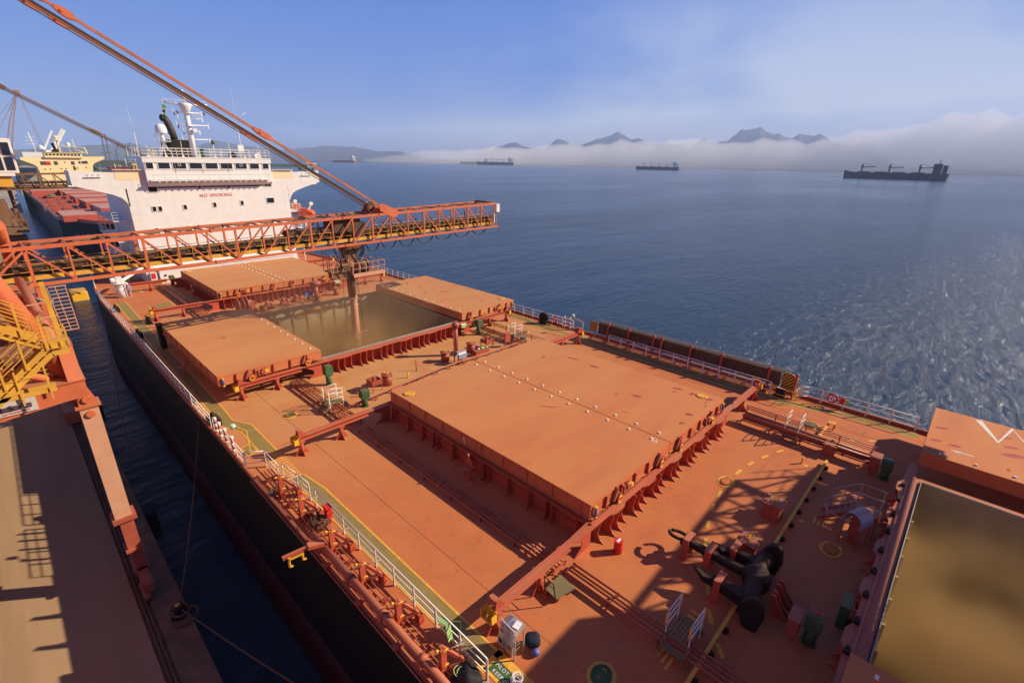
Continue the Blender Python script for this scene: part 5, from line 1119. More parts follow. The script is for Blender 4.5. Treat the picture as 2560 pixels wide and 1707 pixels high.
for (x, y, z, a, b, rz_, c, lb) in ((-13.45, -5.98, 1.31, .26, .32, .3, 'blue', 'closed blue folder at the back of the steel desk'), (-13.3, -6.28, 1.31, .30, .22, .2, 'paper', 'sheet of white paper in front on the steel desk')):
    q = MB(); q.box((x, y, z + .015), (a, b, .03), rz_); tag(q.build('folder' if c == 'blue' else 'paper_sheet', c), lb, 'folder' if c == 'blue' else 'paper')
q = MB(); q.add([(-13.55, -5.86, 1.36), (-13.25, -5.84, 1.36), (-13.28, -6.12, 1.50), (-13.58, -6.14, 1.50), (-13.55, -5.86, 1.40), (-13.25, -5.84, 1.40), (-13.28, -6.12, 1.55), (-13.58, -6.14, 1.55)], [(3, 2, 1, 0), (4, 5, 6, 7), (0, 1, 5, 4), (1, 2, 6, 5), (2, 3, 7, 6), (3, 0, 4, 7)]); tag(q.build('ring_binder', 'lblue'), 'pale blue ring binder propped open on top of the steel desk', 'binder')
def lump(name, lab, cat, c, r0, sc, m, seed):
    rr = random.Random(seed); q = MB(); q.sphere(c, r0, 18, 0, sc)
    q.v = [(a + .0, b, e) for a, b, e in q.v]
    q.v = [tuple(V(p) + (V(p) - V(c)).normalized() * r0 * .22 * (math.sin(9 * p[0] + seed) * math.sin(8 * p[1]) + math.sin(11 * p[2] + seed) * .6)) for p in q.v]
    return tag(q.build(name, m), lab, cat)
lump('canvas_bag', 'dark navy canvas bag lying on the deck by the notice board', 'bag', (-12.72, -6.5, .26), .27, (1, 1.05, .95), 'navy', 3)
lump('cloth_bundle', 'small blue cloth tucked against the navy canvas bag', 'cloth', (-12.86, -6.78, .12), .14, (1, 1, .8), 'blue', 5)
# green boxes clamped to the guard rail
r = thing('rail_locker', 'open light green box hooked over the long white guard rail', 'box', (-14.7, -4.4, .6))
q = MB(); q.add([(-14.62, -4.35, .45), (-14.38, -4.6, .45), (-14.38, -4.6, 1.02), (-14.62, -4.35, 1.02), (-14.66, -4.38, .45), (-14.42, -4.63, .45), (-14.42, -4.63, 1.02), (-14.66, -4.38, 1.02)], [(0, 1, 2, 3), (7, 6, 5, 4), (0, 4, 5, 1), (1, 5, 6, 2), (2, 6, 7, 3), (3, 7, 4, 0)]); q.build('front_panel', 'greenv', r)
q = MB(); q.add([(-14.66, -4.38, 1.02), (-14.68, -4.0, 1.0), (-14.95, -3.95, 1.0), (-14.86, -4.4, 1.02)], [(0, 1, 2, 3)]); q.add([(-14.68, -4.40, 1.0), (-14.9, -4.42, 1.0), (-14.9, -4.55, .4), (-14.68, -4.5, .4)], [(0, 1, 2, 3)]); q.build('lid_panel', 'greenl', r, fix=False)
# clutter by the gangway at the bottom edge
lump('tarpaulin', 'black tarpaulin bundle beside the guard rail at the bottom edge', 'tarpaulin', (-15.25, -6.0, .5), .36, (1, 1.2, .8), 'rubber', 8)
box('equipment_case', 'grey-topped dark blue case beside the black tarpaulin', 'case', -15.75, -15.45, -6.1, -5.6, 0, .45, 'navy')
lump('denim_cloth', 'crumpled blue-grey cloth below the black tarpaulin at the bottom edge', 'cloth', (-15.2, -6.5, .2), .3, (1.2, 1, .7), 'lblue', 12)
def coil(lab, x, y, z, rr, m, seed, n=5):
    k = random.Random(seed); q = MB()
    for i in range(n): q.torus((x + k.uniform(-.06, .06), y + k.uniform(-.06, .06), z + i * .03), rr * k.uniform(.7, 1.1), .018, (k.uniform(-.3, .3), k.uniform(-.3, .3), 1), 16, 5)
    tag(q.build('rope_coil', m), lab, 'rope', 'tangled ropes on deck')
coil('dark tangled net rope lying beside the red box on the quay-side edge', -15.25, 4.3, .25, .35, 'dark', 1, 12)
coil('green and grey rope tangle on the quay-side edge near the steps', -15.75, 8.2, .1, .28, 'greenv', 2, 6)
coil('pale rope tangle at the bottom edge beside the blue cloth', -15.7, -6.5, .3, .3, 'rope', 3, 10)
coil('bright green hose loop beside the dark blue case', -15.35, -5.75, .55, .2, 'greenl', 4, 3)
coil('white and yellow cable tangle lying on the pilot panel', -14.05, -7.0, .08, .16, 'paper', 6, 8)
box('fire_box', 'bright red box on the guard rail beside the tangled net rope', 'box', -14.95, -14.68, 4.2, 4.55, .35, .95, 'redclean')
# quay-side edge: long pipe, thin rails and ladder cradle frames
r = thing('gangway_rail', 'long dusty red tube running along the outside of the ship above the water gap', 'tube', (-15.95, 3, .5))
q = MB(); q.tube([(-15.95, 3.6, .55), (-15.95, -9, .55)], .15, 16)
for y in (2.9, .4, -2.0, -4.4): q.tube([(-15.95, y, .55), (-15.95, y - .25, .55)], .19, 16)
q.build('tube', 'red', r)
for y in (1.7, -.9, -3.4, -6):
    q = MB(); q.prism([(-16.35, .35), (-15.5, .2), (-15.5, .1), (-16.35, .25)], 'y', y - .03, y + .2); q.beam((-16.2, y, .2), (-15.95, y, .4), .06)
    q.build('saddle', 'red', r)
r = thing('edge_pipes', 'thin red pipes and rods running along the quay-side deck edge', 'pipes', (-15.4, 4, 0))
for x, z in ((-16.25, .05), (-15.7, .32), (-15.55, .30), (-15.38, .34), (-15.2, .28), (-16.1, .22)):
    q = MB(); q.tube([(x, 10.2, z), (x, -9, z)], .03, 6); q.build('pipe', 'pipe', r)
for i in range(14): y = 9.5 - i * 1.35; q = MB(); q.bb(-15.75, -15.15, y - .025, y + .025, 0, .27); q.build('support', 'pipe', r)
ylist = (7.7, 5.4, 2.45, -.05, -2.55, -5.1)
desc = ('nearest the striped steps', 'second from the striped steps', 'in front of the bracket arm over the gap', 'beside the middle of the long guard rail', 'just before the green rail box', 'nearest the bottom edge')
proto = thing('cradle_frame', 'red ladder cradle frame with yellow clamps ' + desc[0], 'frame', (-15.3, ylist[0], 0), 'red ladder cradle frames along the quay side')
y = ylist[0]
q = MB(); q.prism([(-15.75, 0), (-15.5, 0), (-15.55, 1.4), (-15.68, 1.4)], 'y', y - .05, y + .05); q.bb(-15.72, -15.5, y - .13, y - .05, .05, 1.3); q.build('upright', 'red', proto)
q = MB(); q.beam((-15.6, y, 1.32), (-14.95, y - .35, .45), .12, .12); q.beam((-15.6, y, .35), (-14.95, y - .35, .5), .12, .08); q.bb(-15.05, -14.85, y - .5, y - .2, 0, .5); q.prism([(-14.95, 0), (-14.75, 0), (-14.9, .5)], 'y', y - .42, y - .38); q.build('brace', 'red', proto)
for z in (1.2, .55):
    q = MB(); q.torus((-15.56, y - .12, z), .1, .03, (0, 1, .3), 12, 6, 0, 0, 4.2); q.cyl((-15.85, y, z + .1), .05, .14, 8, 0, None, (1, .2, 0)); q.build('clamp', 'yellow', proto)
q = MB(); q.tube([(-15.5, y - .1, 1.2), (-14.9, y - .3, 1.15)], .02, 5); q.build('turnbuckle', 'grey', proto)
for d, yy in zip(desc[1:], ylist[1:]): dup(proto, (-15.3, yy, 0), 'red ladder cradle frame with yellow clamps ' + d)
r = thing('outrigger_arm', 'red bracket arm with yellow hooks reaching over the water gap from the ship edge', 'bracket', (-16.2, 2.7, .8))
q = MB(); q.beam((-15.9, 2.55, .75), (-16.55, 2.65, .9), .3, .16); q.beam((-16.5, 2.65, .86), (-17.5, 2.85, .78), .14, .14); q.build('arm', 'red', r)
for x in (-17.3, -16.75): q = MB(); q.beam((x, 2.72, .78), (x - .03, 2.68, .35), .07); q.beam((x - .03, 2.68, .36), (x + .1, 2.66, .34), .06); q.build('hook', 'yellow', r)
q = MB(); q.beam((-17.3, 2.66, .72), (-16.75, 2.55, .76), .06); q.build('hook_bar', 'yellow', r)
# red and white safety lines, light on the quay side gap
for i, yy in enumerate((16.4, 15.6, 14.6, 13.4)):
    q = MB(); 
    for k in range(5): q.cyl((-15.98, yy, .25 + k * .2), .09, .2, 10, k % 2)
    tag(q.build('striped_post', ['whitebar', 'redclean']), 'red and white banded post at the quay-side rail gap, ' + ('farthest of the four', 'second farthest', 'second nearest', 'nearest the green panel')[i], 'post', 'red and white banded rail posts')
r = thing('deck_lamp', 'pale green lamp on a yellow arm at the quay-side rail', 'lamp', (-15.4, 13.2, 0))
q = MB(); q.beam((-15.3, 12.9, 0), (-15.3, 12.9, 1.5), .05); q.beam((-15.3, 12.9, 1.5), (-15.75, 13.6, 1.75), .05); q.build('arm', 'yellow', r)
q = MB(); q.cyl((-15.75, 13.6, 1.6), .16, .22, 14, 0, .12); q.build('lamp_head', mat('pale_green_lamp', (.55, .75, .55), .4), r)
r = thing('deck_lamp', 'pale green lamp on a yellow arm at the seaward rail beyond the front hatch', 'lamp', (15.6, 12.5, 0))
q = MB(); q.beam((15.4, 12.0, 0), (15.4, 12.0, 1.35), .05); q.beam((15.4, 12.0, 1.35), (15.5, 13.2, 1.5), .05); q.build('arm', 'yellow', r)
q = MB(); q.cyl((15.5, 13.3, 1.6), .16, .24, 14, 0, .12); q.build('lamp_head', MATS['pale_green_lamp'], r)
for i, (yy) in enumerate((14.6, 13.9)):
    q = MB()
    for k in range(5): q.cyl((15.85, yy, .1 + k * .24), .08, .24, 10, k % 2)
    tag(q.build('striped_post', ['whitebar', 'redclean']), 'red and white banded post on the seaward side, ' + ('next to the life ring', 'next to the green lamp')[i], 'post', 'red and white banded rail posts')
def ring(label, x, y, z, ax=(1, 0, 0)):
    r = thing('life_ring', label, 'life ring', (x, y, z), 'life rings on the rails')
    q = MB(); q.torus((x, y, z), .29, .07, ax, 24, 8); q.build('ring', 'redclean', r)
    q = MB()
    for a in (.5, 2.07, 3.64, 5.2): q.torus((x, y + .29 * math.cos(a), z + .29 * math.sin(a)), .075, .015, (0, -math.sin(a), math.cos(a)), 10, 5)
    q.build('band', 'whitebar', r)
    q = MB()
    for a in (1.57, 3.66, 5.76): q.beam((x, y, z), (x, y + .25 * math.cos(a), z + .25 * math.sin(a)), .035)
    q.build('holder', 'redclean', r)
ring('red life ring on the seaward guard rail close to the W cover', 15.93, -9.4, .68)
ring('red life ring on the far seaward rail beside the round black fender', 15.9, 15.9, .62)
q = MB(); q.bb(15.93, 15.99, -10.15, -9.85, .42, .9, 0); q.bb(15.93, 15.99, -10.42, -10.18, .5, .85, 1); tag(q.build('rail_notice', ['redclean', 'greenl']), 'red and green notices beside the life ring near the W cover', 'notice')
r = thing('roller_fairlead', 'round black roller fairlead by the far seaward rail', 'fairlead', (15.6, 17.1, 0))
q = MB(); q.lathe((15.5, 17.1, .72), [(.2, -.25), (.48, -.22), (.52, 0), (.48, .22), (.2, .25)], 22, 0, (1, .3, 0)); q.build('roller', 'black', r)
q = MB(); q.bb(15.2, 15.9, 16.7, 17.5, 0, .35); q.build('base', 'black', r, bevel=.05)
def bollard(label, x, y):
    r = thing('twin_bollard', label, 'bollard', (x, y, 0), 'black mooring bollards on the deck')
    q = MB(); q.bb(x - .25, x + .25, y - .6, y + .6, 0, .1); q.build('base', 'black', r)
    for s in (-1, 1):
        q = MB(); q.cyl((x, y + s * .33, .1), .17, .72, 16); q.cyl((x, y + s * .33, .82), .2, .05, 16); p = q.build('post', 'black', r)
        q = MB(); q.cyl((x, y + s * .33, .87), .17, .015, 16); q.build('cap', 'ymark', p)
bollard('black twin bollard on the quay-side deck by the rail of the middle hold', -13.95, 44.6)
bollard('black twin bollard at the far seaward edge below the spout platform', 14.6, 40.9)
q = MB(); q.bb(-14.75, -14.35, 35.4, 36.3, 0, 2.1); q.bb(-14.8, -14.3, 35.35, 36.35, 2.1, 2.16)
tag(q.build('mooring_pedestal', 'black', bevel=.08), 'tall black pedestal at the far quay-side corner of the open cover', 'pedestal')
for i, (x, y) in enumerate(((-15.55, 51.6), (-15.6, 40.3), (-15.7, 18.0))):
    q = MB(); q.bb(x - .3, x + .3, y - .5, y + .5, 0, .5); q.torus((x, y, .5), .3, .1, (1, 0, 0), 14, 6); tag(q.build('mooring_chock', 'black'), 'black mooring chock in the quay-side rail, ' + ('farthest', 'beside the open cover', 'nearest, before the striped posts')[i], 'chock', 'black mooring chocks on the quay-side edge')
# winches
def winch(label, x, y, s=1.0, m='pipe'):
    r = thing('mooring_winch', label, 'winch', (x, y, 0), 'red mooring winches')
    for dx in (-.35, .15, .45): q = MB(); q.cyl((x + dx * s, y, .75 * s), .72 * s if dx != .15 else .6 * s, .09, 24, 0, None, (1, 0, 0)); q.build('drum_flange', m, r)
    q = MB(); q.cyl((x - .4 * s, y, .75 * s), .35 * s, 1.3 * s, 18, 0, None, (1, 0, 0)); q.build('drum', m, r)
    q = MB(); q.bb(x - .7 * s, x + 1.2 * s, y - .6 * s, y + .6 * s, 0, .2); q.bb(x + .75 * s, x + 1.15 * s, y - .35 * s, y + .35 * s, .2, .95 * s); q.build('base', m, r)
winch('big round red winch behind the far corner of the open quay-side cover', -5.9, 42.3, 1.15)
for x, y, lb in ((-3.1, 42.0, 'red deck machine between the winch and the far access trunk'), (-1.2, 42.3, 'red deck machine with domed top left of the blue cover'), (.4, 42.5, 'low red deck machine next to the blue cover')):
    q = MB(); q.bb(x - .45, x + .45, y - .3, y + .3, .12, .5); q.cyl((x - .2, y, .5), .22, .35, 12); q.cyl((x + .1, y - .2, .45), .18, .5, 10, 0, None, (1, .3, 0)); q.bb(x - .35, x - .25, y - .2, y + .2, 0, .12); q.bb(x + .25, x + .35, y - .2, y + .2, 0, .12)
    tag(q.build('deck_machine', 'pipe'), lb, 'machine', 'red deck machines between the hatches')
q = MB()
for z in (.3, .6, .95):
    q.tube([(7.3, 36.9, z + .3), (8.1, 36.9, z + .3), (8.1, 37.9, z + .3)], .02, 5)
for x, y in ((7.3, 36.9), (8.1, 36.9), (8.1, 37.9)): q.beam((x, y, 0), (x, y, 1.25), .03)
tag(q.build('safety_rail', 'whitebar'), 'small white safety rail beside the far corner of the speckled open cover', 'railing')
for x, y, lb in ((6.6, 44.6, 'green hatch notice on the rail below the spout platform'), (6.9, 19.9, 'green hatch notice on the coaming of the middle hold, seaward end')):
    q = MB(); q.bb(x - .38, x + .38, y - .04, y, .85, 1.15, 0); q.bb(x - .45, x + .1, y - .06, y + .05, 1.18, 1.26, 1); tag(q.build('hatch_notice', ['greenl', 'paper']), lb, 'notice')
# deck crane and worker
r = thing('deck_crane', 'small white deck crane on the quay side in front of the deckhouse', 'crane', (-13.9, 58.2, 0))
q = MB(); q.cyl((-13.9, 58.2, 0), .5, 1.7, 20, 0, .46); q.cyl((-13.9, 58.2, 1.68), .72, .08, 20); q.cyl((-13.9, 58.2, 1.35), .55, .12, 20); q.build('pedestal', 'white', r)
q = MB(); q.bb(-14.2, -13.6, 57.9, 58.5, 1.76, 2.5); q.cyl((-14.7, 58.1, 2.15), .3, .45, 14, 0, None, (1, 0, 0)); q.build('slewing_head', 'white', r, bevel=.04)
q = MB(); q.beam((-13.6, 58.2, 2.0), (-9.0, 60.0, 4.1), .25, .3); q.build('jib', 'white', r)
q = MB()
for x in (-14.6,): q.tube([(x, 58.2, .2), (x, 58.2, 1.3), (x + .3, 58.2, 1.35)], .035, 6)
q.build('rung_rail', 'white', r)
def person(label, x, y, z0, rz, suit, helmet, lean=0):
    r = thing('person', label, 'person', (x, y, z0))
    me = bpy.data.meshes.new('person_body')
    vs = [(0, 0, .95), (0, 0, 1.15), (0, .02 * lean, 1.38), (0, .03 * lean, 1.47), (0, .04 * lean, 1.56), (0, .05 * lean, 1.66), (.19, .02, 1.38), (.26, .06, 1.12), (.24, .2, .92), (-.19, .02, 1.38), (-.27, .0, 1.12), (-.26, .1, .88), (.1, 0, .88), (.11, .02, .48), (.11, -.02, .07), (-.1, 0, .88), (-.13, .06, .48), (-.12, -.04, .07), (.12, .12, .04), (-.12, .1, .04), (.23, .26, .86), (-.25, .14, .81)]
    ed = [(0, 1), (1, 2), (2, 3), (3, 4), (4, 5), (2, 6), (6, 7), (7, 8), (2, 9), (9, 10), (10, 11), (0, 12), (12, 13), (13, 14), (0, 15), (15, 16), (16, 17), (14, 18), (17, 19), (8, 20), (11, 21)]
    rad = [.15, .14, .15, .06, .085, .09, .075, .055, .04, .075, .055, .04, .10, .07, .05, .10, .07, .05, .045, .045, .04, .04]
    me.from_pydata(vs, ed, []); ob = bpy.data.objects.new('tmp', me); COL.objects.link(ob)
    sk = ob.modifiers.new('skin', 'SKIN')
    for i, sv in enumerate(me.skin_vertices[0].data): sv.radius = (rad[i], rad[i] * .85)
    me.skin_vertices[0].data[0].use_root = True
    ss = ob.modifiers.new('sub', 'SUBSURF'); ss.levels = 1
    bpy.context.view_layer.update()
    m2 = bpy.data.meshes.new_from_object(ob.evaluated_get(bpy.context.evaluated_depsgraph_get())); bpy.data.objects.remove(ob)
    m2.materials.clear(); m2.materials.append(M[suit]); m2.materials.append(M['skin'])
    for p in m2.polygons:
        p.use_smooth = True
        if (p.center.z > 1.47) or (p.center.z < .93 and abs(p.center.x) > .19): p.material_index = 1
    b = bpy.data.objects.new('body', m2); COL.objects.link(b); b.parent = r
    q = MB(); q.lathe((0, .05 * lean, 1.62), [(.12, 0), (.125, .05), (.10, .12), (.05, .155)], 14); q.cyl((0, .05 * lean + .03, 1.615), .135, .015, 14); h = q.build('helmet', helmet); h.parent = r
    r.rotation_euler = (0, 0, rz)
    return r
person('person in pale overalls and white helmet standing by the white deck crane', -13.25, 57.6, 0, 2.6, 'overall', 'paper', 1)
person('person in a yellow-green vest standing on the quay beyond the boom', -22.6, 62, QZ, 1.0, 'hivis', 'paper')
# anchor
r = thing('spare_anchor', 'black spare stockless anchor lashed on the shaded deck', 'anchor', (-4.8, -10, 0))
q = MB(); q.prism([(-4.95, .6), (-4.67, .6), (-4.62, .8), (-4.7, .93), (-4.92, .93), (-5.0, .8)], 'y', -11.2, -8.3); q.build('shank', 'black', r, bevel=.05)
q = MB(); q.torus((-4.7, -7.95, .75), .40, .075, (.35, 0, 1), 22, 8, 0, .2, 5.9); q.cyl((-5.1, -8.3, .78), .11, .7, 10, 0, None, (1, 0, 0)); q.build('shackle', 'black', r)
q = MB(); q.tube([(-6.5, -11.55, .72), (-6.0, -11.45, .74), (-5.4, -11.3, .76), (-4.7, -11.2, .78), (-4.0, -11.15, .76), (-3.5, -11.15, .74), (-3.15, -11.2, .72)], .34, 14)
q.lathe((-4.75, -11.25, .78), [(.3, -.55), (.5, -.35), (.52, .2), (.36, .36)], 16)
for x, y in ((-6.55, -11.6), (-3.2, -11.25)):
    pl = [(y - .35, .05), (y + .12, .02), (y + .3, .5), (y + .28, 1.05), (y + .05, 1.42), (y - .22, 1.5), (y - .42, 1.3), (y - .5, .7)]
    q.prism(pl, 'x', x - .13, x + .13)
q.build('crown', 'black', r, bevel=.04)
for x, t in ((-6.05, -6.15), (-3.95, -4.3)):
    q = MB(); q.add([(x - .32, -11.2, .5), (x + .32, -11.2, .5), (x + .3, -11.2, .95), (x - .3, -11.2, .95), (x - .22, -10.2, .55), (x + .22, -10.2, .55), (x + .12, -10.2, .9), (x - .12, -10.2, .9), (t - .26, -9.75, .7), (t + .26, -9.75, .7), (t + .2, -9.75, .92), (t - .2, -9.75, .92), (t, -9.2, .95), (t, -9.2, 1.0)],
          [(3, 2, 1, 0)] + [(a + i, a + (i + 1) % 4, a + 4 + (i + 1) % 4, a + 4 + i) for a in (0, 4) for i in range(4)] + [(8, 9, 12), (10, 11, 13), (9, 10, 13, 12), (11, 8, 12, 13)]); q.build('fluke', 'black', r, bevel=.03)
for x, y, w_ in ((-4.8, -9.4, .62), (-4.8, -8.45, .6), (-6.05, -10.3, .6), (-3.95, -10.1, .6)):
    q = MB(); q.bb(x - w_ / 2, x + w_ / 2, y - .13, y + .13, 1.02, 1.07); q.bb(x - w_ / 2 - .04, x - w_ / 2, y - .13, y + .13, 0, 1.07); q.bb(x + w_ / 2, x + w_ / 2 + .04, y - .13, y + .13, 0, 1.07); q.build('lashing_bracket', 'red', r)
for x in (-4.6, -5.3): 
    q = MB(); q.prism([(-12.05, 0), (-12.7, 0), (-12.3, .5), (-12.1, .9), (-11.95, .9)], 'x', x - .04, x + .04); q.prism([(-12.05, 0), (-12.7, 0), (-12.3, .5), (-12.1, .9), (-11.95, .9)], 'x', x + .22, x + .3); q.build('chock', 'red', r)
# steps to the hold edge
r = thing('access_stairs', 'steel stairs and platform with grey tube rails leading to the nearest hold edge', 'stairs', (2.4, -13.2, 0))
q = MB(); q.bb(2.15, 2.95, -14.1, -13.15, 1.12, 1.18)
for x in (2.12, 2.98): q.prism([(-13.15, 1.18), (-13.15, .95), (-12.05, 0), (-11.8, 0)], 'x', x - .02, x + .02); q.bb(x - .02, x + .02, -14.1, -13.15, 1.05, 1.2)
for i in range(5): t = (i + .5) / 5; q.bb(2.14, 2.96, -13.15 + 1.1 * t - .1, -13.15 + 1.1 * t + .1, 1.1 - 1.05 * t, 1.13 - 1.05 * t)
for x, y in ((2.15, -14.05), (2.95, -14.05), (2.15, -13.2), (2.95, -13.2)): q.bb(x - .03, x + .03, y - .03, y + .03, 0, 1.15)
q.build('steps', 'red', r)
q = MB()
for x in (2.08, 3.0):
    for h in (.5, 1.0): q.tube([(x, -14.1, 1.15 + h), (x, -13.1, 1.15 + h), (x, -12.15, .35 + h), (x, -11.95, .25 + h * .7)] if h == 1 else [(x, -14.1, 1.15 + h), (x, -13.1, 1.15 + h), (x, -12.1, .25 + h)], .025, 6)
    for y, z in ((-14.05, 1.15), (-13.15, 1.15), (-12.6, .6), (-12.15, .2)): q.tube([(x, y, z), (x, y, z + 1.0)], .022, 6)
q.tube([(2.08, -12.0, .95), (1.5, -12.3, 1.0), (1.1, -13.0, 1.1), (1.0, -13.2, 1.1)], .025, 6); q.beam((1.5, -12.3, 0), (1.5, -12.3, 1.0), .03); q.beam((1.15, -12.95, 0), (1.15, -12.95, 1.1), .03)
q.build('tube_rail', 'grey', r)
q = MB()
for x in (2.08, 3.0): q.torus((x, -14.2, 1.9), .25, .024, (1, 0, 0), 14, 6, 0, 1.57, 4.71)
q.build('end_loop', 'redclean', r)
q = MB(); q.bb(2.12, 2.4, -14.15, -14.08, 1.0, 1.45); q.build('kick_plate', 'yellow', r)
# details on the flange of hold D
for i in range(9):
    x = -6.3 + i * 1.55; q = MB(); q.bb(x - .12, x + .12, -14.62, -14.42, 1.16, 1.22); q.cyl((x - .08, -14.52, 1.2), .06, .12, 8); q.cyl((x + .1, -14.52, 1.2), .06, .12, 8)
    tag(q.build('hatch_cleat', 'black'), 'black hatch cleat on the near hold flange, ' + ('first', 'second', 'third', 'fourth', 'fifth', 'sixth', 'seventh', 'eighth', 'ninth')[i] + ' from the bottom of the photo', 'cleat', 'cleats on the nearest hold flange')
# ------------------------------------------------------------ accommodation ladder stowed on the seaward side
r = thing('accommodation_ladder', 'long dark folded accommodation ladder on the seaward side with striped yellow-black ends', 'ladder', (15.9, 2, .6))
q = MB()
q.bb(15.62, 15.74, -6.0, 10.3, .72, 1.62); q.bb(15.55, 16.05, -6.0, 10.3, 1.62, 1.72); q.bb(15.55, 16.0, -6.0, 10.3, .62, .72)
for i in range(66): y = -5.9 + i * .247; q.bb(15.55, 15.62, y, y + .09, .72, 1.62)
q.build('ladder_side', mat('aged_aluminium', (.10, .085, .065), .55, metal=.3, var=.35, vscale=3, dust=.2), r)
q = MB(); 
for z in (1.78, 1.9): q.beam((15.95, -6.6, z), (15.95, 10.6, z), .04)
q.build('fall_wire', 'grey', r)
SM = bpy.data.materials.new('hazard_stripes'); SM.use_nodes = True; t_ = SM.node_tree
g_ = nn(t_, 'ShaderNodeNewGeometry'); s_ = nn(t_, 'ShaderNodeSeparateXYZ'); t_.links.new(g_.outputs['Position'], s_.inputs[0])
d_ = math_(t_, 'ADD', s_.outputs[1], s_.outputs[2]); d_ = math_(t_, 'FRACT', math_(t_, 'MULTIPLY', d_, 3.6)); d_ = math_(t_, 'GREATER_THAN', d_, .5)
mm = nn(t_, 'ShaderNodeMix', data_type='RGBA'); t_.links.new(d_, mm.inputs[0]); mm.inputs[6].default_value = (.015, .014, .012, 1); mm.inputs[7].default_value = (.62, .36, .03, 1)
t_.links.new(mm.outputs[2], t_.nodes['Principled BSDF'].inputs['Base Color'])
q = MB(); q.bb(15.6, 15.7, 10.45, 11.3, .7, 1.65); q.build('striped_end', SM, r)
q = MB(); q.prism([(-6.1, .5), (-6.1, 1.75), (-6.7, 1.75), (-7.15, 1.5), (-7.2, 1.0), (-7.0, .4)], 'x', 15.6, 15.7); q.build('striped_end', SM, r)
for i, y in enumerate((9.1, 6.9, 4.4, 3.6, 1.0, -1.6, -5.2, -7.05)):
    q = MB(); q.prism([(15.2, 0), (15.6, 0), (15.52, 1.85), (15.40, 1.85)], 'y', y - .08, y + .08); q.cyl((15.45, y - .12, 1.85), .1, .24, 10, 0, None, (0, 1, 0)); q.bb(15.3, 15.6, y - .13, y + .13, .55, .62)
    q.build('support_arm', 'pipe', r)
r = thing('edge_pipes', 'thin red pipes along the seaward edge below the folded ladder', 'pipes', (15.3, 3, 0))
for x, z in ((15.15, .3), (15.3, .34), (15.95, .3), (15.8, .34)):
    q = MB(); q.tube([(x, -7, z), (x, 11, z)], .04, 6); q.build('pipe', 'pipe', r)
for i in range(13): y = -6.6 + i * 1.45; q = MB(); q.bb(15.05, 16.0, y - .03, y + .03, .2, .26); q.bb(15.1, 15.16, y - .03, y + .03, 0, .2); q.build('support', 'pipe', r)
r = thing('ladder_winch', 'dark blue ladder winch with a yellow motor beside the striped ladder end', 'winch', (15.3, -6.1, 0))
q = MB(); q.cyl((15.1, -6.5, .35), .2, .5, 14, 0, None, (0, 1, 0)); q.bb(14.95, 15.35, -6.6, -5.9, 0, .15); q.build('drum', 'navy', r)
q = MB(); q.bb(15.0, 15.25, -5.95, -5.55, .45, .75); q.build('motor', 'yellow', r, bevel=.03)
q = MB()
for a, b in (((14.2, -5.9), (14.2, -7.3)), ((14.2, -7.3), (15.3, -7.4))):
    for z in (.5, 1.0): q.tube([(*a, z), (*b, z)], .02, 5)
for x, y in ((14.2, -5.9), (14.2, -7.3), (15.3, -7.4), (14.75, -7.35)): q.beam((x, y, 0), (x, y, 1.0), .035)
tag(q.build('ladder_gate', ['yellow']), 'yellow gate rail around the striped end of the folded ladder', 'railing')
q = MB()
for i in range(3):
    q.tube([(15.35 + i * .05, -7.4, .35 * (i + 1)), (15.95, -7.9, .35 * (i + 1) - .05)], .022, 6)
q.beam((15.4, -7.4, 0), (15.4, -7.4, 1.05), .045)
tag(q.build('rail_return', 'whitebar'), 'short slanting white rails joining the ladder gate to the seaward guard rail', 'railing')
# side-cleats platform catching the sun on the quay side of hatches A, B, C
for y, x, lb in ((2.2, -8.0, 'small red bracket platform catching sun in the shade of the front hatch'), (27.4, -14.95, 'small red bracket catching sun below the quay-side open cover'), (52.0, -8.0, 'small red bracket catching sun beside the far closed hatch')):
    q = MB(); q.prism([(y + .35, 1.0), (y - .35, 1.0), (y + .1, 1.65)], 'x', x - .03, x + .03); q.prism([(x - .45, y + .2), (x + .35, y + .25), (x + .1, y - .3), (x - .3, y - .2)], 'z', .85, .9); q.bb(x - .05, x + .05, y - .1, y + .1, 0, .85); q.cyl((x, y, .9), .05, .15, 6)
    tag(q.build('cleat_bracket', 'red'), lb, 'bracket', 'sunlit red brackets beside the hatch covers')
# ------------------------------------------------------------ second ship and harbour beyond
s2 = thing('second_bulk_carrier', 'second bulk carrier with red hatch covers berthed ahead, its cream bridge behind', 'cargo ship', (5.5, 230, 0))
q = MB(); pl = [(-11.0, 160), (-10.4, 212), (-10.2, 320), (21, 320), (21, 165), (15, 146), (5, 138), (-5, 143)]
n = len(pl); q.add([(x, y, -12) for x, y in pl] + [(x, y, 0) for x, y in pl], [tuple(range(n, 2 * n))] + [(i, (i + 1) % n, n + (i + 1) % n, n + i) for i in range(n)]); q.build('hull', 'hull', s2)
q = MB(); q.sheet([(x * .99 + .05, y) for x, y in pl], .02); q.build('deck', mat('maroon_deck', (.36, .08, .06), .8, var=.2, dust=.3, vscale=.4, dustcol=(.45, .2, .13)), s2)
q = MB()
for a, b in zip(pl, pl[1:] + pl[:1]): q.beam((*a, .3), (*b, .3), .3, .8)
q.build('gunwale_bar', 'pipe', s2)
M['cov2'] = mat('faded_pink_cover', (.50, .22, .16), .8, var=.12, vscale=.3, dust=.5, dustcol=(.55, .33, .24)); M['cov2s'] = mat('maroon_cover_side', (.40, .07, .045), .7, var=.2)
def cov2(x0, x1, y0, y1, z=2.0):
    q = MB(); q.bb(x0, x1, y0, y1, .1, z, 1); q.sheet([(x0, y0), (x1, y0), (x1, y1), (x0, y1)], z + .01, 0); c = q.build('hatch_cover', ['cov2', 'cov2s'], s2)
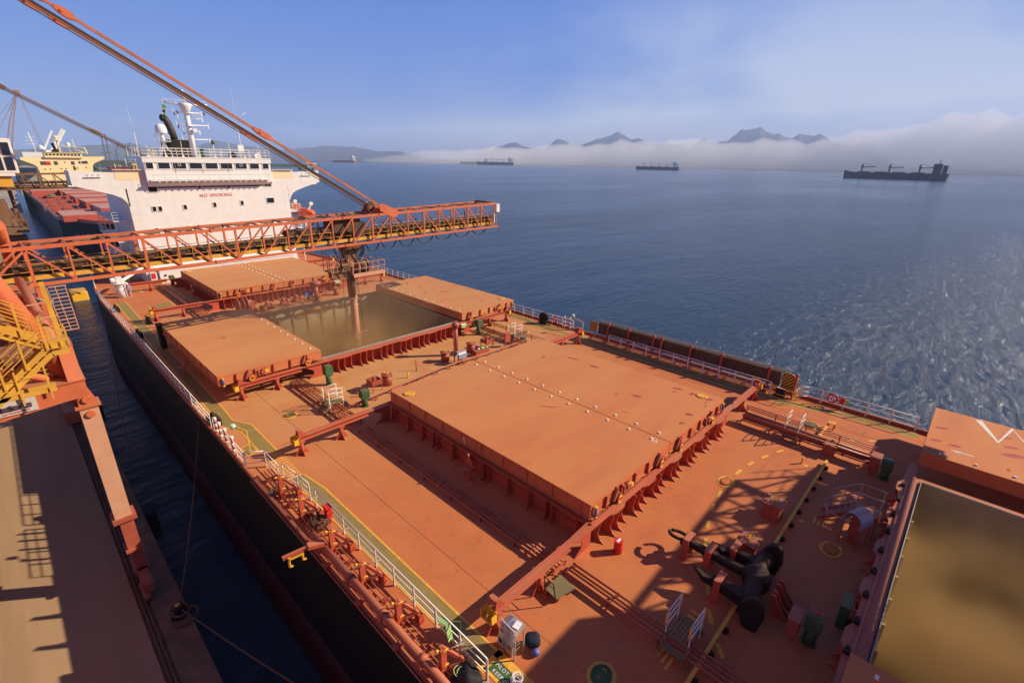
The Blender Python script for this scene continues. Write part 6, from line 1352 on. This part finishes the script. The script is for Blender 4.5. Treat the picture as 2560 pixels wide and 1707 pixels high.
for y0, y1 in ((163, 182), (190, 206), (214, 230), (238, 252), (258, 270)): cov2(-1.6, 12.5, y0, y1)
cov2(-10.6, -2.6, 150.5, 160, 1.6); cov2(-9.9, -1.9, 262, 274, 1.9); cov2(-9.5, -3.0, 170, 180, .5)
for i, (x, y) in enumerate(((-6, 192), (-8.2, 203), (-5, 214), (-7.4, 224), (-4.6, 235), (-7.8, 246), (-9, 186))):
    q = MB(); q.bb(x - 1, x + 1, y - 1.2, y + 1.2, .1, 1.0); q.beam((x - 2.5, y - 3, 1.3), (x + 2.6, y - 3, 1.3), .3); q.beam((x - 2.5, y - 3, .1), (x - 2.5, y + 3, 1.3), .2); q.beam((x + 2.5, y - 3, .1), (x + 2.5, y + 3, 1.2), .2); q.build('deck_fitting', 'pipe', s2)
q = MB(); q.sphere((-5.6, 244, .8), 1.6, 12, 0, (1, 1, .6)); q.build('green_cover', 'greenv', s2)
text('IKAN BAGANG', 1.35, (-9.6, 147.5, -3.4), (1, -.62, 0), (0, 0, 1), mat('dull_white_lettering', (.30, .28, .25), .8), 'lettering', s2, .02, 1.1)
c = thing('cream_superstructure', 'cream ship bridge with flared wings behind the orange boom on the left', 'deckhouse', (6.5, 300, 0))
q = MB()
q.prism([(-8.5, 14.1), (21.1, 14.9), (21.1, 13.9), (17.0, 12.0), (16.0, 10.8), (15.6, 7.8), (15.6, 0), (-3.1, 0), (-3.1, 6.85), (-3.6, 10.3), (-4.6, 11.2), (-8.4, 13.1)], 'y', 300, 312)
q.bb(-.2, 13.0, 299, 306, 14.2, 16.3); q.bb(-.6, 13.4, 298.6, 307, 16.3, 16.5); q.build('wall', 'cream', c)
for (a, b, z0, z1) in ((-2.2, 1.2, 11.0, 12.5), (2.4, 3.7, 11.1, 12.6), (8.4, 9.6, 11.2, 12.7), (11.1, 14.4, 11.7, 12.9)): q = MB(); q.bb(a, b, 299.9, 300.05, z0, z1); q.build('opening', 'dark', c)
q = MB(); q.bb(-.5, 1.0, 299.84, 299.94, 11.05, 12.4); q.build('red_tarp', 'redclean', c)
for i in range(10): q = MB(); x = .2 + i * 1.25; q.bb(x, x + .85, 298.92, 299.02, 15.1, 15.8); q.build('window', 'glass', c)
for x, z in ((-1.2, 9.2), (.6, 9.3), (4.4, 9.4), (6.1, 9.45), (10.2, 9.7), (13.4, 9.9), (6.2, 12.2)): q = MB(); q.bb(x - .2, x + .2, 299.9, 300.02, z - .25, z + .25); q.build('porthole', 'dark', c)
q = MB()
for x, z0, z1, rr in ((5.5, 16.5, 23.5, .45), (11.2, 16.5, 22.4, .2), (9.2, 16.5, 19.2, .15)): q.tube([(x + .3, 302, z0), (x, 302, z1)], rr, 10, 0, True, rr * .6)
q.cyl((5.5, 302, 21.6), 2.2, .25, 14); q.cyl((5.4, 302, 22.6), 1.0, .8, 12); q.sphere((9.2, 302, 19.9), .95, 12, 1); q.beam((6.6, 301, 19.8), (9.5, 301, 18.6), .2); q.beam((9.0, 301, 19.2), (14.8, 301, 18.6), .2); q.beam((14.6, 301, 19), (15.4, 301, 16), .5); q.beam((12.0, 301, 17.6), (14.6, 301, 16.4), .3)
q.build('mast', ['cream', 'white'], c)
q = MB(); q.bb(3.4, 6.2, 305, 309, 16.3, 17.6); q.tube([(4.6, 306, 17.6), (4.2, 306, 20.5)], .6, 10); q.build('funnel', 'black', c)
q = MB()
for a, b, t in (((2.5, 330, 17.5), (7.4, 330, 26.5), .8), ((4.0, 330, 15.5), (11.5, 330, 27.5), .9), ((5.2, 331, 15.5), (12.4, 331, 27.0), .8)): q.beam(a, b, t)
q.bb(-6, 4, 326, 334, 13, 16.4); q.bb(2.8, 7.2, 327, 333, 13, 17.6); q.sphere((1.5, 330, 18.6), 1.2, 10); q.tube([(-.6, 330, 16), (-1.6, 330, 25.2)], .25, 6)
for z in (20, 21.5, 23): q.beam((-3.4, 330, z), (.6, 330, z + .2), .15)
tag(q.build('white_ship_cranes', 'white'), 'white ship cranes and mast sticking up behind the cream bridge', 'cranes')
q = MB()
for a in ((-10.8, 330), (-8.9, 330), (-10.8, 331.6), (-8.9, 331.6)):
    k = (a[0] + 9.8) * .35; q.beam((a[0], a[1], 17), (-5.9 + k * 2.2, a[1], 30), .3); q.beam((-5.9 + k * 2.2, a[1], 30), (-1.4 + k * .3, a[1], 42), .28)
for i in range(16):
    t = i / 16; t2 = (i + 1) / 16
    def cp(t, s, y): 
        return V((-9.8 + s * .95 + 3.9 * t / .52 - s * .3 * t, y, 17 + 13 * t / .52)) if t < .52 else V((-5.9 + s * .75 + 4.5 * (t - .52) / .48 - s * .6 * (t - .52) / .48, y, 30 + 12 * (t - .52) / .48))
    s = 1 if i % 2 else -1
    q.beam(cp(t, s, 330), cp(t2, -s, 330), .14); q.beam(cp(t, -s, 331.6), cp(t2, s, 331.6), .14)
q.bb(-2.4, -.2, 329.6, 332, 41.6, 43.4)
q.tube([(-1.4, 331, 42), (-16, 331, 24)], .08, 4); q.tube([(-1.2, 331, 42), (-16, 331, 18)], .08, 4); q.tube([(-.6, 331, 42), (2.6, 331, 12)], .08, 4); q.tube([(-.3, 331, 42), (3.8, 331, 12)], .08, 4)
tag(q.build('lattice_crane', mat('hazy_brown_lattice', (.30, .17, .09), .8)), 'tall brown lattice crane jib against the sky at the left edge', 'crane')
q = MB(); q.bb(-60, -14, 260, 420, QZ, -2); q.bb(-40, -13, 300, 380, -2, 5); q.bb(-10, 4, 340, 350, -4, 9); q.prism([(-9, 3), (-1, 6), (-1, 9), (-5, 10), (-9, 9)], 'y', 352, 356)
tag(q.build('dock_sheds', 'grey'), 'low grey dock sheds and yard beyond the second ship on the left', 'shed')
# far shore, harbour ships
M['haz'] = M['greyblue']
for i, (x, w_, h, c_) in enumerate(((64, 18, 5, 'greyblue'), (86, 10, 4, 'redclean'), (110, 26, 6, 'orange'), (138, 14, 5, 'blue'))):
    pass
def dship(name, label, cx, cy, yaw, Lh, hh, hm, sup, cranes=(), supc='greyblue', aft=1, group='ships in the harbour beyond'):
    r = thing(name, label, 'cargo ship', (cx, cy, SEA), group)
    def T(a, b, z): return (cx + a * math.cos(yaw) - b * math.sin(yaw), cy + a * math.sin(yaw) + b * math.cos(yaw), SEA + z)
    B_ = Lh * .075; q = MB(); a0, a1 = -Lh / 2, Lh / 2
    pl = [(a0, B_ * .8), (a0 + Lh * .05, B_), (a1 - Lh * .1, B_), (a1, 0), (a1 - Lh * .1, -B_), (a0 + Lh * .05, -B_), (a0, -B_ * .8)]; n = len(pl)
    q.add([T(a * (.985 if a > 0 else .97), b * .95, 0) for a, b in pl] + [T(a, b, hh + (hh * .28 if a > a1 - Lh * .06 else 0)) for a, b in pl], [tuple(range(n, 2 * n))] + [(i, (i + 1) % n, n + (i + 1) % n, n + i) for i in range(n)]); q.build('hull', hm, r)
    def bx(q, a, b, c, d, z0, z1): vs = [T(x, y, z) for z in (z0, z1) for x, y in ((a, c), (b, c), (b, d), (a, d))]; q.add(vs, [(3, 2, 1, 0), (4, 5, 6, 7), (0, 1, 5, 4), (1, 2, 6, 5), (2, 3, 7, 6), (3, 0, 4, 7)])
    q = MB(); s0 = a0 + Lh * .03
    bx(q, s0 + Lh * .05, s0 + Lh * .12, -B_ * .8, B_ * .8, hh, hh + sup); bx(q, s0 + Lh * .045, s0 + Lh * .125, -B_, B_, hh + sup * .72, hh + sup * .82); bx(q, s0, s0 + Lh * .04, -B_ * .3, B_ * .3, hh, hh + sup * .85)
    q.tube([T(s0 + Lh * .08, 0, hh + sup), T(s0 + Lh * .08, 0, hh + sup * 1.4)], Lh * .004, 5); q.build('superstructure', supc, r)
    for c_ in cranes:
        q = MB(); a = a0 + Lh * c_; q.tube([T(a, 0, hh), T(a, 0, hh + sup * .95)], Lh * .008, 8); bx(q, a - Lh * .012, a + Lh * .012, -Lh * .012, Lh * .012, hh + sup * .5, hh + sup * .72); q.tube([T(a, 0, hh + sup * .55), T(a - Lh * .13, 0, hh + sup * .6)], Lh * .005, 5); q.tube([T(a, 0, hh + sup * .95), T(a - Lh * .13, 0, hh + sup * .62)], Lh * .0015, 4); q.build('cargo_crane', supc, r)
    for k in range(4): q = MB(); a = a0 + Lh * (.22 + .17 * k); bx(q, a, a + Lh * .12, -B_ * .6, B_ * .6, hh, hh + hh * .14); q.build('hatch', hm, r)
    return r
M['farhull'] = mat('dark_blue_hull', (.03, .045, .08), .6, var=.15); M['farred'] = mat('far_red_hull', (.40, .06, .045), .6, var=.15)
dship('anchored_ship', 'large dark ship with three deck cranes anchored in the sea mist on the right', 1555, 192, math.radians(89.5), 214, 15, 'farhull', 22, (.27, .55, .82), 'farhull')
dship('anchored_ship', 'anchored ship with four upright cranes in the middle distance', 2180, 1172, math.radians(120), 195, 13, 'farhull', 22, (.3, .48, .66, .84), 'white')
dship('anchored_ship', 'blue anchored ship with pale cranes, in front of a fainter hull', 2600, 2690, math.radians(134), 270, 18, 'farhull', 32, (.3, .45, .6, .75), 'white')
dship('anchored_ship', 'faint ship hull partly hidden behind the blue anchored ship', 2780, 3120, math.radians(134), 230, 17, 'farhull', 22, (), 'farhull')
dship('anchored_ship', 'small ship with a red stern and white bridge, leftmost on the open water', 1720, 3260, math.radians(118), 180, 12, 'farred', 30, (), 'white')
for nm, lb, x, y, yaw, Lh, hh, hm, sup, cr, sc in (('harbour_ship', 'red-hulled ship with white bridge and raised derricks behind the bridge wing', 150, 1000, 2.6, 70, 6, 'farred', 14, (.4, .6), 'white'),
        ('harbour_ship', 'ship with orange hull and tan cargo behind the cream bridge wing', 118, 930, 2.9, 60, 5, 'orange', 8, (.5,), 'cream'),
        ('harbour_ship', 'dark blue harbour ship right of the cream bridge', 80, 760, 1.2, 60, 7, 'farhull', 8, (), 'greyblue'),
        ('harbour_ship', 'small red and blue harbour ship nearest the white bridge wing', 132, 780, .4, 46, 5, 'farred', 8, (.6,), 'yellow')):
    dship(nm, lb, x, y, yaw, Lh, hh, hm, sup, cr, sc)
for i, (x, y, h, lean) in enumerate(((190, 1500, 62, 0), (197, 1500, 60, 0), (214, 1520, 44, 9), (240, 1560, 44, 12), (330, 1600, 42, 6), (345, 1600, 56, -3))):
    q = MB(); q.beam((x, y, SEA), (x + 1, y, h * .62), 3.2); q.beam((x + 1, y, h * .5), (x + 1 + lean, y, h), 2.4); q.beam((x - 6, y, h * .3), (x + 8, y, h * .34), 2)
    tag(q.build('port_crane', 'greyblue'), ('tall hazy port crane farthest left of the far group', 'tall hazy port crane doubled with its left neighbour', 'hazy port crane with a jib leaning right', 'hazy port crane with the most slanted jib', 'low hazy port crane just left of the white bridge roof', 'hazy port crane nearest the white bridge roof')[i], 'crane', 'hazy port cranes on the skyline')
q = MB(); q.bb(-400, 700, 1500, 1700, SEA - 2, SEA + 6); q.bb(-300, 500, 1490, 1500, SEA - 2, SEA + 12); struct('far_quay', q, 'land')
# mountains
MC = V((-22.3, -14.4, 0))
def ridge(name, az0, az1, dist, prof, seed):
    """prof: list of (t, height)"""
    k = random.Random(seed); q = MB(); N = 90; rows = 7; vs = []
    ph = [k.uniform(0, 6.3) for _ in range(6)]
    for i in range(N + 1):
        t = i / N; az = math.radians(az0 + (az1 - az0) * t)
        h = 0
        for (a, ha), (b, hb) in zip(prof[:-1], prof[1:]):
            if a <= t <= b: u = (t - a) / (b - a); u = u * u * (3 - 2 * u); h = ha + (hb - ha) * u
        h *= .86; h *= 1 + .05 * math.sin(31 * t + ph[0]) + .035 * math.sin(67 * t + ph[1]) + .02 * math.sin(140 * t + ph[2])
        for j in range(rows):
            s = j / (rows - 1); d = dist + (s - .5) * dist * .12
            z = h * (1 - abs(2 * s - 1) ** 1.3) * (1 + .12 * math.sin(9 * s + 25 * t + ph[3])) if 0 < j < rows - 1 else -30
            vs.append((MC.x + d * math.sin(az), MC.y + d * math.cos(az), SEA + z))
    q.add(vs, [(i * rows + j, (i + 1) * rows + j, (i + 1) * rows + j + 1, i * rows + j + 1) for i in range(N) for j in range(rows - 1)], 0, True)
    return struct(name, q, 'land')

ridge('hills', 1, 36, 5100, [(0, 40), (.15, 95), (.3, 112), (.36, 108), (.45, 152), (.53, 122), (.6, 112), (.7, 138), (.82, 142), (.92, 120), (1, 60)], 3)
ridge('hills', 42, 66, 5100, [(0, 120), (.12, 190), (.3, 200), (.38, 245), (.45, 200), (.53, 290), (.62, 330), (.7, 275), (.85, 250), (1, 120)], 9)
ridge('mountain', 63, 82, 5200, [(0, 120), (.18, 255), (.32, 350), (.47, 375), (.58, 320), (.72, 300), (.85, 240), (1, 130)], 5)
ridge('far_shore', 28, 100, 5250, [(0, 30), (.2, 40), (.5, 55), (.8, 40), (1, 30)], 12)
def vol(name, col, dens, ani=.0):
    m = bpy.data.materials.new(name); m.use_nodes = True; t = m.node_tree; t.nodes.clear()
    v = nn(t, 'ShaderNodeVolumePrincipled'); o = nn(t, 'ShaderNodeOutputMaterial'); t.links.new(v.outputs[0], o.inputs['Volume'])
    v.inputs['Color'].default_value = (*col, 1); v.inputs['Density'].default_value = dens; v.inputs['Anisotropy'].default_value = ani
    return m
# fog lying on the sea in front of the mountains: lofted closed bodies
def fog(name, label, hp, D, depth, dens, n=70, wob=1.0, col=(.95, .97, 1)):
    q = MB(); N = n; K = 18; a0, a1 = hp[0][0], hp[-1][0]
    for i in range(N + 1):
        az = a0 + (a1 - a0) * i / N
        for (a, ha), (b, hb) in zip(hp[:-1], hp[1:]):
            if a <= az <= b + 1e-6: h = ha + (hb - ha) * (az - a) / (b - a)
        h *= .9; h *= 1 + wob * (.10 * math.sin(az * .9) + .07 * math.sin(az * 2.3 + 1) + .04 * math.sin(az * 4.1))
        dd = depth * min(1, .12 + i / 12, .12 + (N - i) / 12); aa = math.radians(az)
        for j in range(K):
            th = 2 * math.pi * j / K; r_ = D + dd * math.cos(th); z = max(-4, h * math.sin(th))
            q.v.append((MC.x + r_ * math.sin(aa), MC.y + r_ * math.cos(aa), SEA + 5 + z))
    for i in range(N):
        for j in range(K): q.f.append((i * K + j, i * K + (j + 1) % K, (i + 1) * K + (j + 1) % K, (i + 1) * K + j)); q.m.append(0); q.sm.append(False)
    q.f.append(tuple(range(K))); q.m.append(0); q.sm.append(False); q.f.append(tuple(N * K + j for j in range(K))); q.m.append(0); q.sm.append(False)
    tag(q.build(name, vol(name + '_air', col, dens)), label, 'fog', None, 'stuff')
fog('fog_bank', 'white fog bank lying on the sea in front of the distant mountains', [(30, 20), (36, 100), (45, 140), (55, 190), (63, 225), (70, 215), (77, 230), (83, 340), (90, 420), (100, 450), (112, 300), (118, 60)], 4300, 280, .0034, col=(1, 1, 1))
fog('fog_veil', 'thin high veil of mist around the distant hills', [(-4, 300), (30, 300), (60, 420), (80, 500), (100, 530), (120, 400)], 4640, 110, .0040, 50, .5, (.60, .74, 1))
q = MB(); q.bb(-2600, 6300, -900, 6300, -15, 560)
tag(q.build('haze', vol('haze_air', (.70, .83, 1), .000075)), 'thin blue haze in the air over the whole bay', 'haze', None, 'stuff')
# cargo dust hanging in and over the two open holds: uneven density
def dustvol(name, dens, sc):
    m = vol(name, (.58, .40, .19) if name == 'dust2' else (.66, .45, .22), dens, .2); t = m.node_tree; g = nn(t, 'ShaderNodeNewGeometry')
    n = nn(t, 'ShaderNodeTexNoise'); n.inputs['Scale'].default_value = sc; n.inputs['Detail'].default_value = 2; t.links.new(g.outputs['Position'], n.inputs['Vector'])
    r = nn(t, 'ShaderNodeMapRange'); t.links.new(n.outputs[0], r.inputs[0]); r.inputs[1].default_value = .35; r.inputs[2].default_value = .65; r.inputs[3].default_value = dens * .12; r.inputs[4].default_value = dens * 1.9
    sx_ = nn(t, 'ShaderNodeSeparateXYZ'); t.links.new(g.outputs['Position'], sx_.inputs[0]); hz_ = nn(t, 'ShaderNodeMapRange', interpolation_type='SMOOTHSTEP'); t.links.new(sx_.outputs[2], hz_.inputs[0]); hz_.inputs[1].default_value = 1.9; hz_.inputs[2].default_value = -2.6
    p = [x for x in t.nodes if x.type == 'PRINCIPLED_VOLUME'][0]; t.links.new(math_(t, 'MULTIPLY', r.outputs[0], hz_.outputs[0]), p.inputs['Density'])
    return m
for nm, k, dn, top, lb in (('dust', 'B', .27, 1.9, 'brown cargo dust hanging in the middle hold around the spout'), ('dust2', 'D', .45, 1.9, 'brown cargo dust filling the open hold nearest the viewer')):
    y0, y1 = HATCH[k]; q = MB(); q.bb(-OW + .02, OW - .02, y0 + .4, y1 - .4, -5.1, top)
    tag(q.build('dust_cloud', dustvol(nm, dn, .28)), lb, 'dust', None, 'stuff')
q = MB(); q.sphere((-1.5, 29.5, 1.6), 9, 22, 0, (1.2, 1.1, .42)); tag(q.build('dust_haze', vol('dust3', (.85, .60, .34), .020, .2)), 'faint brown dust drifting above the middle hold and its covers', 'dust', None, 'stuff')
